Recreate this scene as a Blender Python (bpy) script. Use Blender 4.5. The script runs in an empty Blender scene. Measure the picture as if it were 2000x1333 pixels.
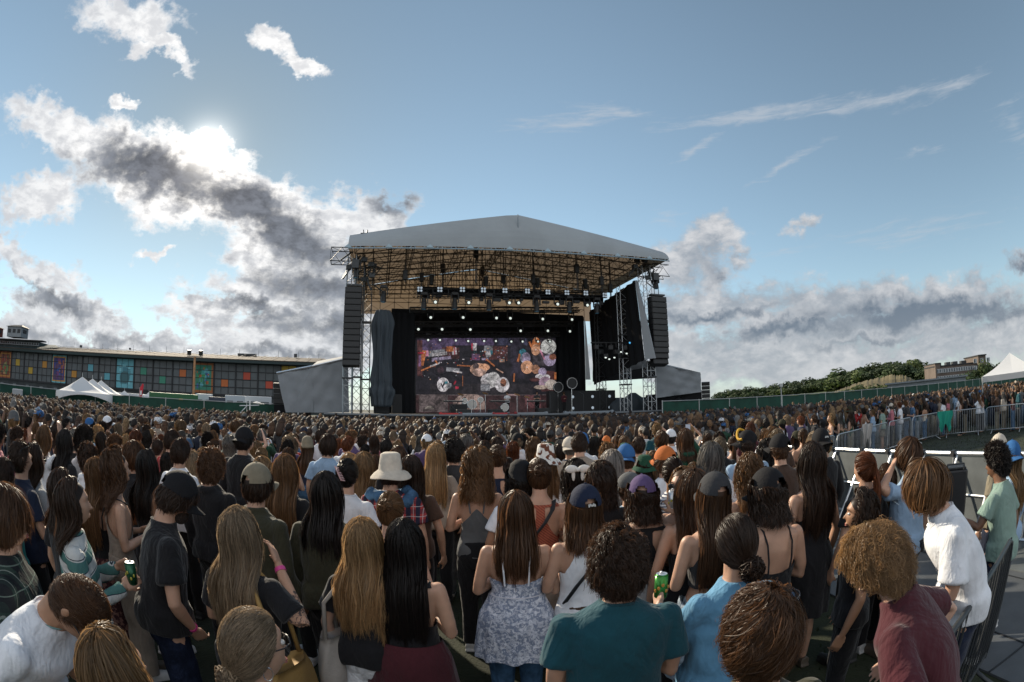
import bpy, bmesh, math, random
import numpy as np
from mathutils import Vector, Matrix
R = math.radians
rnd = random.Random(7)
rng = np.random.default_rng(11)

# ------------------------------------------------------------------ camera
FL = 1000.0; PITCH = R(7.7); ROLL = R(0.6); CH = 2.2
sc = bpy.context.scene
cd = bpy.data.cameras.new('camera'); cam = bpy.data.objects.new('camera', cd); sc.collection.objects.link(cam)
sc.camera = cam
cd.type = 'PANO'
cd.sensor_width = 36; cd.sensor_fit = 'HORIZONTAL'
cd.panorama_type = 'FISHEYE_EQUISOLID'
cd.fisheye_lens = 18.0
cd.fisheye_fov = math.pi
cd.clip_start = 0.05; cd.clip_end = 8000
cam.matrix_world = Matrix.Translation((0, 0, CH)) @ Matrix.Rotation(math.pi/2 + PITCH, 4, 'X') @ Matrix.Rotation(-ROLL, 4, 'Z')

SUN_AZ, SUN_EL = -38.4, 27.1
# ------------------------------------------------------------------ measuring helpers (photo pixel -> direction in the place)
def ray(x, y):
    u = x - 1000; v = 666.5 - y
    c, s = math.cos(-ROLL), math.sin(-ROLL); u, v = u*c - v*s, u*s + v*c
    r = math.hypot(u, v); th = 2*math.asin(min(1, r/(2*FL)))
    X = math.sin(th)*u/(r or 1); Z = math.sin(th)*v/(r or 1); Y = math.cos(th)
    return X, Y*math.cos(PITCH) - Z*math.sin(PITCH), Y*math.sin(PITCH) + Z*math.cos(PITCH)
def azel(x, y):
    X, Y, Z = ray(x, y); return math.degrees(math.atan2(X, Y)), math.degrees(math.asin(Z))
def pxD(x, y, D):
    X, Y, Z = ray(x, y); k = D/math.hypot(X, Y); return Vector((X*k, Y*k, CH + Z*k))
def pol(az, D, z=0.0):
    return Vector((D*math.sin(R(az)), D*math.cos(R(az)), z))

# ------------------------------------------------------------------ render settings
sc.render.engine = 'CYCLES'
cy = sc.cycles
cy.use_denoising = True
cy.max_bounces = 6; cy.diffuse_bounces = 2; cy.glossy_bounces = 2; cy.transmission_bounces = 4; cy.transparent_max_bounces = 8
cy.caustics_reflective = False; cy.caustics_refractive = False
cy.sample_clamp_indirect = 6
sc.view_settings.view_transform = 'Standard'; sc.view_settings.look = 'None'
sc.view_settings.exposure = 0.50; sc.view_settings.gamma = 1.0

# ------------------------------------------------------------------ node helpers
class NT:
    def __init__(s, tree): s.t = tree
    def n(s, typ, **kw):
        nd = s.t.nodes.new(typ)
        for k, v in kw.items(): setattr(nd, k, v)
        return nd
    def put(s, sock, v):
        if hasattr(v, 'is_output') or isinstance(v, bpy.types.NodeSocket): s.t.links.new(v, sock)
        elif v is not None:
            if isinstance(v, (tuple, list)) and sock.type == 'RGBA' and len(v) == 3: v = (*v, 1)
            if isinstance(v, (tuple, list)) and sock.type == 'VECTOR': v = v[:3]
            sock.default_value = v
    def m(s, op, a, b=None, c=None, clamp=False):
        nd = s.n('ShaderNodeMath', operation=op, use_clamp=clamp)
        s.put(nd.inputs[0], a)
        if b is not None: s.put(nd.inputs[1], b)
        if c is not None: s.put(nd.inputs[2], c)
        return nd.outputs[0]
    def v(s, op, a, b=None, out=0):
        nd = s.n('ShaderNodeVectorMath', operation=op)
        s.put(nd.inputs[0], a)
        if b is not None: s.put(nd.inputs[3] if op == 'SCALE' else nd.inputs[1], b)
        return nd.outputs[out]
    def mr(s, v, a, b, c=0.0, d=1.0, smooth=True):
        nd = s.n('ShaderNodeMapRange'); nd.interpolation_type = 'SMOOTHSTEP' if smooth else 'LINEAR'
        for i, x in enumerate((v, a, b, c, d)): s.put(nd.inputs[i], x)
        return nd.outputs[0]
    def mix(s, f, a, b, mode='MIX'):
        nd = s.n('ShaderNodeMix'); nd.data_type = 'RGBA'; nd.blend_type = mode
        s.put(nd.inputs[0], f); s.put(nd.inputs[6], a); s.put(nd.inputs[7], b)
        return nd.outputs[2]
    def noise(s, vec, scale, detail=4, rough=.5, dist=0.0, out=0):
        nd = s.n('ShaderNodeTexNoise')
        if vec is not None: s.put(nd.inputs['Vector'], vec)
        nd.inputs['Scale'].default_value = scale; nd.inputs['Detail'].default_value = detail
        nd.inputs['Roughness'].default_value = rough; nd.inputs['Distortion'].default_value = dist
        return nd.outputs[out]
    def mapping(s, vec, loc=(0,0,0), rot=(0,0,0), scale=(1,1,1), typ='POINT'):
        nd = s.n('ShaderNodeMapping'); nd.vector_type = typ
        s.put(nd.inputs[0], vec); nd.inputs[1].default_value = loc; nd.inputs[2].default_value = rot; nd.inputs[3].default_value = scale
        return nd.outputs[0]
    def comb(s, x, y, z=0.0):
        nd = s.n('ShaderNodeCombineXYZ')
        for i, q in enumerate((x, y, z)): s.put(nd.inputs[i], q)
        return nd.outputs[0]
    def sep(s, v):
        nd = s.n('ShaderNodeSeparateXYZ'); s.put(nd.inputs[0], v); return nd.outputs

# ------------------------------------------------------------------ world: sky texture with drifting cloud banks
world = bpy.data.worlds.new('World'); sc.world = world; world.use_nodes = True
wt = world.node_tree; wt.nodes.clear(); W = NT(wt)
SKY_K = 0.104
sky = W.n('ShaderNodeTexSky'); sky.sky_type = 'NISHITA'; sky.sun_disc = False
sky.sun_elevation = R(SUN_EL); sky.sun_rotation = R(SUN_AZ)
sky.air_density = 1.0; sky.dust_density = 0.15; sky.ozone_density = 1.6; sky.altitude = 50
tc = W.n('ShaderNodeTexCoord')
dirv = W.v('NORMALIZE', tc.outputs['Generated'])
dx, dy, dz = W.sep(dirv)
azn = W.m('MULTIPLY', W.m('ARCTAN2', dx, dy), 180/math.pi)
eln = W.m('MULTIPLY', W.m('ARCSINE', dz), 180/math.pi)
# warp so that cloud outlines billow
wn = W.noise(dirv, 7.0, 5, .6, out=1)
wn = W.v('SUBTRACT', wn, (.5, .5, .5))
w2 = W.noise(dirv, 26.0, 4, .6, out=1)
w2 = W.v('SUBTRACT', w2, (.5, .5, .5))
pos = W.v('ADD', W.comb(azn, eln), W.v('ADD', W.v('MULTIPLY', wn, (11.0, 7.5, 0)), W.v('MULTIPLY', w2, (4.5, 3.6, 0))))
def blobs(lst):
    acc = None
    for (x, y, rx, ry, rot, k) in lst:
        az, el = azel(x, y); c, s_ = math.cos(R(rot)), math.sin(R(rot))
        a1 = azel(x + rx*c, y + rx*s_); a0 = azel(x - rx*c, y - rx*s_); b1 = azel(x + ry*s_, y - ry*c); b0 = azel(x - ry*s_, y + ry*c)
        dxa, dya = (a1[0]-a0[0])/2, (a1[1]-a0[1])/2
        mp = W.mapping(pos, (az, el, 0), (0, 0, math.atan2(dya, dxa)), (math.hypot(dxa, dya), math.hypot(b1[0]-b0[0], b1[1]-b0[1])/2*(1 if abs(rot) < 20 else .85), 1), 'TEXTURE')
        d = W.v('LENGTH', mp, out=1)
        f = W.m('MULTIPLY_ADD', d, -k, k)
        acc = f if acc is None else W.m('MAXIMUM', acc, f)
    return acc
# (pixel x, y, half length, half height, tilt downwards to the right, strength)
left_bank = [(150,270,170,60,25,1.0),(60,390,95,55,-10,1.0),(330,350,260,95,18,1.3),(520,420,230,95,22,1.3),(700,430,110,50,0,.9),
  (610,530,190,110,20,1.25),(640,640,260,90,8,1.35),(430,600,130,28,0,.9),(520,570,160,45,0,.9),(60,520,130,45,25,1.0),(130,600,160,42,18,1.1),(200,680,260,46,3,1.25),(420,680,260,40,2,1.2),(60,640,120,40,5,1.1),
  (450,690,220,28,4,1.0),(230,45,110,50,12,.9),(310,85,80,26,35,.8),(275,100,34,24,0,.8),(540,95,50,32,30,.9),(610,140,60,22,24,.9),(250,200,30,14,0,.7),(405,300,90,34,0,1.0),(300,495,50,12,0,.6)]
left_dark = [(300,338,200,62,12,1.25),(480,410,170,70,28,1.25),(560,450,130,75,30,1.15),(600,480,150,45,25,.9),(630,560,170,46,10,1.05),(500,600,150,24,8,1.0),(640,630,220,30,5,.8),(120,590,120,24,18,1.0),
  (60,545,60,18,30,.8),(200,665,260,20,3,.7),(560,690,160,16,3,.8),(760,400,50,28,10,.7),(700,520,120,60,20,.8)]
right_bank = [(1390,480,70,50,15,1.0),(1340,520,110,60,0,1.1),(1440,505,40,18,0,.8),(1400,600,220,60,-3,1.3),(1620,600,220,48,-4,1.2),(1850,590,230,52,-2,1.2),(1700,640,420,55,-5,1.3),(1500,700,420,55,-2,1.2),
  (1900,660,260,60,-12,1.3),(1650,720,420,45,-4,1.3),(1980,510,50,24,10,.8),(1300,690,300,60,0,1.1),(1575,430,40,20,-35,.7),(1800,690,300,40,-12,1.0),(1000,700,500,50,0,1.0)]
right_dark = [(1760,615,260,42,-4,1.2),(1900,600,200,36,-2,1.1),(1400,615,190,18,-4,.9),(1560,650,260,26,-6,1.0),(1400,535,60,24,10,.5),(1985,515,50,22,10,.9),(1700,668,200,16,-6,.7)]
base_n = W.noise(W.v('MULTIPLY', dirv, (1, 1, 2.0)), 9.0, 9, .62, .3)
fine_n = W.noise(W.v('MULTIPLY', dirv, (1, 1, 1.8)), 30.0, 7, .6, .2)
nn = W.m('SUBTRACT', W.m('ADD', W.m('MULTIPLY', base_n, .7), W.m('MULTIPLY', fine_n, .45)), .575)
Lb = W.m('ADD', W.m('MULTIPLY_ADD', nn, 2.3, blobs(left_bank)), .14); Ld = W.m('MULTIPLY_ADD', nn, 2.2, blobs(left_dark))
Rb = W.m('ADD', W.m('MULTIPLY_ADD', nn, 2.3, blobs(right_bank)), .15); Rd = W.m('MULTIPLY_ADD', nn, 2.4, blobs(right_dark))
aL = W.mr(Lb, -.02, .50); aR = W.mr(Rb, -.05, .75)
sund = tuple(pol(SUN_AZ, math.cos(R(SUN_EL)), math.sin(R(SUN_EL))))
cs = W.v('DOT_PRODUCT', dirv, sund, out=1)
ang = W.m('MULTIPLY', W.m('ARCCOSINE', cs), 180/math.pi)
near = W.m('POWER', 2.718, W.m('MULTIPLY', ang, -1/11.0))     # scatter of the sun in the cloud edge
core = W.m('POWER', 2.718, W.m('MULTIPLY', ang, -1/1.0))
lit = W.mix(near, (.52, .54, .565), (1.4, 1.33, 1.24))
lit = W.mix(W.m('MULTIPLY', W.mr(fine_n, .35, .65), .5), lit, (.30, .32, .36))
dark = W.mix(near, (.125, .14, .165), (.10, .10, .112))
dark = W.mix(W.mr(fine_n, .32, .68), W.v('SCALE', dark, .82), W.v('SCALE', dark, 1.5))
cL = W.mix(W.mr(Ld, -.25, .85), lit, dark)
litR = W.mix(W.mr(nn, -.15, .2), (.23, .26, .30), (.52, .52, .53))
cR = W.mix(W.mr(Rd, -.05, 1.0), litR, (.085, .115, .16))
skyc = W.v('SCALE', sky.outputs[0], SKY_K)
# cool grade of the upper air, dimmed towards the sun to tame its halo
hsv = W.n('ShaderNodeHueSaturation'); hsv.inputs['Saturation'].default_value = .70; W.put(hsv.inputs['Color'], skyc)
skyc = W.v('MULTIPLY', hsv.outputs[0], (.88, 1.04, 1.02))
skyc = W.v('SCALE', skyc, W.m('DIVIDE', 1.0, W.m('MULTIPLY_ADD', W.m('POWER', 2.718, W.m('MULTIPLY', ang, -1/16.0)), 1.25, .98)))
# cirrus streaks
pos2 = W.v('ADD', W.comb(azn, eln), W.v('ADD', W.v('MULTIPLY', wn, (6.0, 2.0, 0)), W.v('MULTIPLY', w2, (2, .8, 0))))
pos_keep = pos; pos = pos2
cir = blobs([(1110,235,150,26,-6,1.0),(1200,222,120,18,8,1.0),(1480,225,230,20,-10,1.3),(1700,200,190,20,-12,1.2),(1860,170,110,22,-25,.9),(1540,320,110,12,-32,.9),(1360,290,60,12,-35,.8),(1800,450,190,36,-8,.6),(1990,240,60,60,10,.6),(1500,500,160,12,-12,.5),(1290,420,40,26,-10,.7),(1800,300,50,12,-10,.6)])
pos = pos_keep
stre = W.noise(W.mapping(W.comb(azn, eln), rot=(0, 0, R(-14)), scale=(.16, 1.15, 1)), 1.3, 6, .62, .6)
aC = W.m('MULTIPLY', W.mr(W.m('ADD', cir, W.m('MULTIPLY', W.m('SUBTRACT', stre, .5), 2.4)), .05, 1.35), .62)
col = W.mix(aC, skyc, (.38, .41, .45))
col = W.mix(W.m('MULTIPLY', aR, .96), col, cR)
col = W.mix(aL, col, cL)
glow = W.m('ADD', W.m('MULTIPLY', core, 4.0), W.m('MULTIPLY', near, .0))
col = W.v('ADD', col, W.v('SCALE', (1.0, .95, .86), glow))
# unseen broken cloud added behind the camera as soft frontal fill light
bk = W.m('MULTIPLY', W.mr(dy, -.05, -.45), W.mr(nn, -.12, .10, .35, 1.0))
col = W.mix(bk, col, (.80, .79, .80))
# pale air low on the horizon
hz = W.m('POWER', 2.718, W.m('MULTIPLY', W.m('ABSOLUTE', eln), -1/4.5))
col = W.mix(W.m('MULTIPLY', hz, .85), col, W.mix(near, (.35, .375, .40), (.62, .60, .58)))
bg = W.n('ShaderNodeBackground'); W.put(bg.inputs[0], col); bg.inputs[1].default_value = 1.0
wo = W.n('ShaderNodeOutputWorld'); wt.links.new(bg.outputs[0], wo.inputs[0])
world.cycles.sampling_method = 'MANUAL'; world.cycles.sample_map_resolution = 512

# ------------------------------------------------------------------ sun
sl = bpy.data.lights.new('sun', 'SUN'); sl.energy = 5.0; sl.angle = R(0.9); sl.color = (1.0, .87, .68)
so = bpy.data.objects.new('sun', sl); sc.collection.objects.link(so)
so.rotation_euler = Vector(sund).to_track_quat('Z', 'Y').to_euler()

# ------------------------------------------------------------------ materials
MATS = {}
def mat(name, col=None, rough=.6, metal=0.0, spec=.5, bump=0.0, bscale=40, var=0.0, vscale=6, emit=None, estr=1.0, objcol=False, trans=0.0, transcol=None, sheen=0.0, two=None, alpha=None):
    if name in MATS: return MATS[name]
    m = bpy.data.materials.new(name); m.use_nodes = True; t = m.node_tree; N = NT(t)
    b = t.nodes['Principled BSDF']; out = t.nodes['Material Output']
    c = (*col, 1) if col is not None else (.5, .5, .5, 1)
    src = None
    tcn = N.n('ShaderNodeTexCoord')
    if objcol:
        oi = N.n('ShaderNodeObjectInfo'); src = oi.outputs['Color']
    if var:
        nz = N.noise(tcn.outputs['Object'], vscale, 5, .6)
        k = N.mr(nz, .3, .7, 1 - var, 1 + var)
        a = src if src is not None else c
        src = N.v('SCALE', a, k)
    if src is not None: t.links.new(src, b.inputs['Base Color'])
    else: b.inputs['Base Color'].default_value = c
    b.inputs['Roughness'].default_value = rough; b.inputs['Metallic'].default_value = metal
    b.inputs['Specular IOR Level'].default_value = spec
    if sheen: b.inputs['Sheen Weight'].default_value = sheen
    if bump:
        nb = N.noise(tcn.outputs['Object'], bscale, 4, .6)
        bn = N.n('ShaderNodeBump'); bn.inputs['Strength'].default_value = bump; bn.inputs['Distance'].default_value = .02
        t.links.new(nb, bn.inputs['Height']); t.links.new(bn.outputs[0], b.inputs['Normal'])
    if emit is not None:
        b.inputs['Emission Color'].default_value = (*emit, 1); b.inputs['Emission Strength'].default_value = estr
    sh = b.outputs[0]
    if trans:
        tb = N.n('ShaderNodeBsdfTranslucent')
        if transcol is not None: tb.inputs[0].default_value = (*transcol, 1)
        elif src is not None: t.links.new(src, tb.inputs[0])
        else: tb.inputs[0].default_value = c
        mx = N.n('ShaderNodeMixShader'); mx.inputs[0].default_value = trans
        t.links.new(sh, mx.inputs[1]); t.links.new(tb.outputs[0], mx.inputs[2]); sh = mx.outputs[0]
        t.links.new(sh, out.inputs[0])
    if alpha is not None: b.inputs['Alpha'].default_value = alpha
    MATS[name] = m
    return m

# ------------------------------------------------------------------ mesh helpers
class MB:
    """collects shapes, builds them as one mesh object"""
    def __init__(s): s.V = []; s.F = []; s.nv = 0; s.C = []
    def add(s, v, f, c=None):
        v = np.asarray(v, dtype=float).reshape(-1, 3)
        s.V.append(v); o = s.nv
        s.F.extend([tuple(int(i) + o for i in q) for q in f]); s.nv += len(v)
        if c is not None: s.C.append(np.tile(np.array(c, dtype=float), (len(v), 1)))
        return s
    def box(s, c, sz, rz=0.0, rx=0.0, c3=None):
        x, y, z = sz[0]/2, sz[1]/2, sz[2]/2
        v = np.array([(-x,-y,-z),(x,-y,-z),(x,y,-z),(-x,y,-z),(-x,-y,z),(x,-y,z),(x,y,z),(-x,y,z)])
        if rx: ca, sa = math.cos(rx), math.sin(rx); v = v @ np.array([(1,0,0),(0,ca,sa),(0,-sa,ca)])
        if rz: ca, sa = math.cos(rz), math.sin(rz); v = v @ np.array([(ca,sa,0),(-sa,ca,0),(0,0,1)])
        return s.add(v + np.array(c), [(3,2,1,0),(4,5,6,7),(0,1,5,4),(1,2,6,5),(2,3,7,6),(3,0,4,7)], c3)
    def tube(s, a, b, r, n=6, r2=None, caps=True):
        a = np.array(a, float); b = np.array(b, float); d = b - a; L = np.linalg.norm(d)
        if L < 1e-9: return s
        d /= L; u = np.cross(d, (0,0,1) if abs(d[2]) < .9 else (1,0,0)); u /= np.linalg.norm(u); w = np.cross(d, u)
        r2 = r if r2 is None else r2
        t = np.arange(n)*2*math.pi/n
        ring = np.outer(np.cos(t), u) + np.outer(np.sin(t), w)
        v = np.vstack([a + ring*r, b + ring*r2])
        f = [(i, (i+1) % n, n + (i+1) % n, n + i) for i in range(n)]
        if caps: f += [tuple(range(n))[::-1], tuple(range(n, 2*n))]
        return s.add(v, f)
    def path(s, pts, r, n=6):
        pts = [np.array(p, float) for p in pts]; K = len(pts)
        rr = r if hasattr(r, '__len__') else [r]*K
        V = []; u = None
        for i, p in enumerate(pts):
            d = pts[min(i+1, K-1)] - pts[max(i-1, 0)]; d /= (np.linalg.norm(d) or 1)
            if u is None: u = np.cross(d, (0,0,1) if abs(d[2]) < .9 else (1,0,0))
            u = u - d*np.dot(u, d); u /= np.linalg.norm(u); w = np.cross(d, u)
            for k in range(n):
                t = 2*math.pi*k/n; V.append(p + (u*math.cos(t) + w*math.sin(t))*rr[i])
        F = [(i*n+k, i*n+(k+1) % n, (i+1)*n+(k+1) % n, (i+1)*n+k) for i in range(K-1) for k in range(n)]
        F += [tuple(range(n))[::-1], tuple(range((K-1)*n, K*n))]
        return s.add(V, F)
    def ball(s, c, r, n=10, m=7):
        r = r if hasattr(r, '__len__') else (r, r, r); V = []; F = []
        for j in range(m+1):
            p = math.pi*j/m
            for i in range(n):
                t = 2*math.pi*i/n; V.append((c[0]+r[0]*math.sin(p)*math.cos(t), c[1]+r[1]*math.sin(p)*math.sin(t), c[2]+r[2]*math.cos(p)))
        F = [(j*n+i, (j+1)*n+i, (j+1)*n+(i+1) % n, j*n+(i+1) % n) for j in range(m) for i in range(n)]
        return s.add(V, F)
    def disc(s, c, nrm, r, t=.02, n=20):
        nrm = np.array(nrm, float); nrm /= np.linalg.norm(nrm)
        return s.tube(np.array(c) - nrm*t/2, np.array(c) + nrm*t/2, r, n)
    def quad(s, *p): return s.add(p, [tuple(range(len(p)))])
    def prism(s, poly, d):
        """extrude a planar polygon (3d points) by vector d"""
        p = np.array(poly, float); n = len(p)
        return s.add(np.vstack([p, p + np.array(d)]), [tuple(range(n))[::-1], tuple(range(n, 2*n))] + [(i, (i+1) % n, n+(i+1) % n, n+i) for i in range(n)])
    def build(s, name, m, parent=None, smooth=False, loc=None, rz=0.0, bevel=0.0):
        me = bpy.data.meshes.new(name)
        me.from_pydata(np.vstack(s.V).tolist() if s.V else [], [], s.F)
        if s.C:
            ca = me.color_attributes.new('tint', 'FLOAT_COLOR', 'POINT')
            cc = np.vstack(s.C); cc = np.hstack([cc, np.ones((len(cc), 1))]) if cc.shape[1] == 3 else cc
            ca.data.foreach_set('color', cc.ravel())
        return mkobj(name, me, m, parent, smooth, loc, rz, bevel)
def build_multi(name, parts, parent=None):
    """one mesh from several collectors, each with its own material"""
    big = MB(); idx = []
    for k, (mb, m) in enumerate(parts):
        for v in mb.V: pass
        off = big.nv; big.V += mb.V; big.F += [tuple(i+off for i in f) for f in mb.F]; big.nv += mb.nv; idx += [k]*len(mb.F)
    o = big.build(name, None, parent)
    for mb, m in parts: o.data.materials.append(m)
    o.data.polygons.foreach_set('material_index', idx); return o
def mkobj(name, me, m, parent=None, smooth=False, loc=None, rz=0.0, bevel=0.0):
    o = bpy.data.objects.new(name, me); sc.collection.objects.link(o)
    if m is not None and not me.materials: me.materials.append(m)
    if smooth: me.polygons.foreach_set('use_smooth', [True]*len(me.polygons))
    if parent is not None: o.parent = parent
    if loc is not None: o.location = loc
    if rz: o.rotation_euler[2] = rz
    if bevel:
        bv = o.modifiers.new('b', 'BEVEL'); bv.width = bevel; bv.segments = 2; bv.limit_method = 'ANGLE'
    return o
def tag(o, label=None, cat=None, group=None, kind=None):
    if label: o['label'] = label
    if cat: o['category'] = cat
    if group: o['group'] = group
    if kind: o['kind'] = kind
    return o
def empty(name, loc=(0,0,0), rz=0.0):
    o = bpy.data.objects.new(name, None); sc.collection.objects.link(o); o.location = loc; o.rotation_euler[2] = rz
    o.empty_display_size = .2; return o
def truss(mb, a, b, w=.45, h=None, bay=.6, rc=.03, rl=.015, up=(0,0,1), n=4):
    """box truss: four chords and zigzag lacing on its four faces"""
    a = np.array(a, float); b = np.array(b, float); d = b - a; L = np.linalg.norm(d); d /= L
    h = h or w; up = np.array(up, float)
    if abs(np.dot(up, d)) > .95: up = np.array((1., 0, 0))
    u = np.cross(d, up); u /= np.linalg.norm(u); v = np.cross(u, d)
    cor = [(-1,-1), (1,-1), (1,1), (-1,1)]
    off = [u*w/2*i + v*h/2*j for i, j in cor]
    for o in off: mb.tube(a + o, b + o, rc, n, caps=False)
    k = max(2, int(round(L/bay)))
    for i in range(k):
        p = a + d*L*i/k; q = a + d*L*(i+1)/k
        for j in range(4):
            o1, o2 = off[j], off[(j+1) % 4]
            if i % 2: o1, o2 = o2, o1
            mb.tube(p + o1, q + o2, rl, 3, caps=False)
            if i % 2 == 0: mb.tube(p + off[j], p + off[(j+1) % 4], rl, 3, caps=False)
# ================================================================== THE PLACE
M_grass = mat('grass_field', (.016, .021, .008), .95, bump=.6, bscale=30, var=.45, vscale=1.4)
M_deck = mat('deck_panel', (.075, .082, .09), .55, bump=.15, bscale=60, var=.12, vscale=3)
M_black = mat('black_cloth', (.010, .011, .013), .9, spec=.2, bump=.3, bscale=4)
M_blk2 = mat('black_plastic', (.014, .015, .017), .5)
M_steel = mat('galvanised_steel', (.42, .44, .46), .42, metal=.75, var=.15, vscale=12)
M_alu = mat('bare_aluminium', (.68, .70, .72), .33, metal=.8, var=.1, vscale=9)
M_dkst = mat('dark_truss', (.05, .055, .06), .5, metal=.4)
M_front = mat('front_tarp', (.315, .345, .365), .75, spec=.2, var=.06, vscale=.35, bump=.12, bscale=1.2)
M_roof = mat('roof_tarp', (.22, .25, .28), .75, spec=.25, trans=.40, transcol=(.215, .16, .11), var=.05, vscale=.4, bump=.08, bscale=1.5)
M_tarp = mat('grey_scrim', (.22, .24, .26), .8, spec=.2, bump=.9, bscale=.55, var=.08, vscale=.8)
M_slate = mat('slate_cover', (.045, .06, .075), .75, bump=.9, bscale=2.5)
M_white = mat('white_canvas', (.78, .79, .80), .7, trans=.25, bump=.1, bscale=3)
M_green = mat('green_windscreen', (.008, .052, .036), .85, var=.25, vscale=1.0, bump=.2, bscale=3)
M_post = mat('post_grey', (.40, .42, .42), .5, metal=.4)
M_blackm = mat('speaker_black', (.012, .013, .015), .6, bump=.2, bscale=80)

# ground
g = MB(); NX = 40
gx = np.linspace(-900, 900, NX); gy = np.linspace(-60, 1500, NX)
gv = [(x, y, 0.0) for y in gy for x in gx]
g.add(gv, [(j*NX+i, j*NX+i+1, (j+1)*NX+i+1, (j+1)*NX+i) for j in range(NX-1) for i in range(NX-1)])
tag(g.build('ground', M_grass), 'dark trampled grass field under the crowd', 'ground', kind='structure')

# ---------------------------------------------------------------- stage frame
SA = pxD(705, 805, 36.0); SB = pxD(1264, 800, 41.5); SA.z = SB.z = 0
EX = (SB - SA).normalized(); EY = Vector((-EX.y, EX.x, 0)); SW = (SB - SA).length
SRZ = math.atan2(EX.y, EX.x)
def S(lx, ly, z=0.0):
    return SA + EX*lx + EY*ly + Vector((0, 0, z))
def onp(px, py, ly):
    """stage coordinates (along, up) of the point seen at a pixel on the plane ly behind the stage front"""
    d = Vector(ray(px, py)); o = Vector((0, 0, CH))
    t = (SA + EY*ly - o).dot(EY)/d.dot(EY); p = o + d*t - SA
    return p.dot(EX), p.z
def P3(px, py, ly):
    a, z = onp(px, py, ly); return (a, ly, z)
def along(px, py, lx):
    d = Vector(ray(px, py)); o = Vector((0, 0, CH)); n = EX
    t = (SA + EX*lx - o).dot(n)/d.dot(n); p = o + d*t - SA; return (lx, p.dot(EY), p.z)
def sroot(name, label, cat, group=None, loc=(0,0,0)):
    e = empty(name, S(*loc), SRZ); return tag(e, label, cat, group)

# roof
roof = sroot('stage_roof', 'grey peaked canopy roof over the concert stage with truss grid beneath', 'roof')
L0 = onp(680, 481, -2); L1 = onp(680, 452, -2); PK = onp(1014, 411, -2); R1 = onp(1306, 487, -2); R0 = onp(1307, 507, -2); M0 = onp(1012, 486, -2)
zb = (L0[1] + R0[1] + M0[1])/3
RD = 15.5       # depth
fr = MB(); nseg = 26
top = []; bot = []
for i in range(nseg+1):
    f = i/nseg; x = L0[0] + (R0[0]-L0[0])*f
    zt = L1[1] + (PK[1]-L1[1])*((x-L1[0])/(PK[0]-L1[0])) if x < PK[0] else PK[1] + (R1[1]-PK[1])*((x-PK[0])/(R1[0]-PK[0]))
    z0 = L0[1] + (M0[1]-L0[1])*((x-L0[0])/(M0[0]-L0[0])) if x < M0[0] else M0[1] + (R0[1]-M0[1])*((x-M0[0])/(R0[0]-M0[0]))
    top.append((x, zt)); bot.append((x, z0))
sag = lambda x: .06*math.sin(x*2.1)
for i in range(nseg):
    for j in range(6):
        a, b = j/6, (j+1)/6
        def pt(k, q): return (top[k][0], -2 + .9*q - .18*math.sin(q*math.pi), bot[k][1] + (top[k][1]-bot[k][1])*q)
        fr.quad(pt(i, a), pt(i+1, a), pt(i+1, b), pt(i, b))
fr.build('front_gable', M_front, roof, True)
sk = MB(); ND = 12
for i in range(nseg):
    for j in range(ND):
        def pt(k, q):
            y = -1.1 + q*(RD)
            return (top[k][0], y, top[k][1] - .10*abs(math.sin(q*math.pi*5)) - .02 + 0*q)
        sk.quad(pt(i, j/ND), pt(i+1, j/ND), pt(i+1, (j+1)/ND), pt(i, (j+1)/ND))
sk.build('roof_skin', M_roof, roof, True)
gb = MB(); yb = RD - 1.15
for i in range(nseg):
    gb.quad((top[i][0], yb, 11.6), (top[i+1][0], yb, 11.6), (top[i+1][0], yb, top[i+1][1]-.1), (top[i][0], yb, top[i][1]-.1))
gb.build('rear_gable', M_roof, roof)
sd = MB()
for xx, zz, zt in ((L0[0]+.02, L0[1], L1[1]), (R0[0]-.02, R0[1], R1[1])):
    sd.quad((xx, -1.95, zz), (xx, yb, zz-.2), (xx, yb, zt), (xx, -1.1, zt))
sd.build('side_flap', M_roof, roof)
M_trs = mat('roof_truss_steel', (.10, .085, .07), .5, metal=.3)
tr = MB()
zg = M0[1] - .25
for k, ly in enumerate(np.linspace(-.7, yb-.5, 9)):      # rafters that follow the gable, with their lower chord
    zt = [(x, z-.3) for x, z in top]
    n = 18; xs = np.linspace(L0[0]+.4, R0[0]-.4, n+1)
    lo = zg - (.0 if k < 2 else .35); prev = None
    for i, x in enumerate(xs):
        ztp = np.interp(x, [q[0] for q in top], [q[1] for q in top]) - .25
        zl = np.interp(x, [q[0] for q in bot], [q[1] for q in bot]) - .12 - (.0 if k < 1 else .12)
        tr.tube((x, ly, zl), (x, ly, ztp), .028, 4, caps=False)
        if prev: 
            tr.tube(prev[0], (x, ly, zl), .045, 4, caps=False); tr.tube(prev[1], (x, ly, ztp), .045, 4, caps=False)
            tr.tube(prev[0] if i % 2 else prev[1], (x, ly, ztp if i % 2 else zl), .025, 3, caps=False)
            if k: tr.tube((prev[0][0], ly, (prev[0][2]+prev[1][2])/2), (x, ly, (zl+ztp)/2), .022, 3, caps=False)
        prev = ((x, ly, zl), (x, ly, ztp))
tr.build('rafter_truss', M_trs, roof)
pu = MB()
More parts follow.
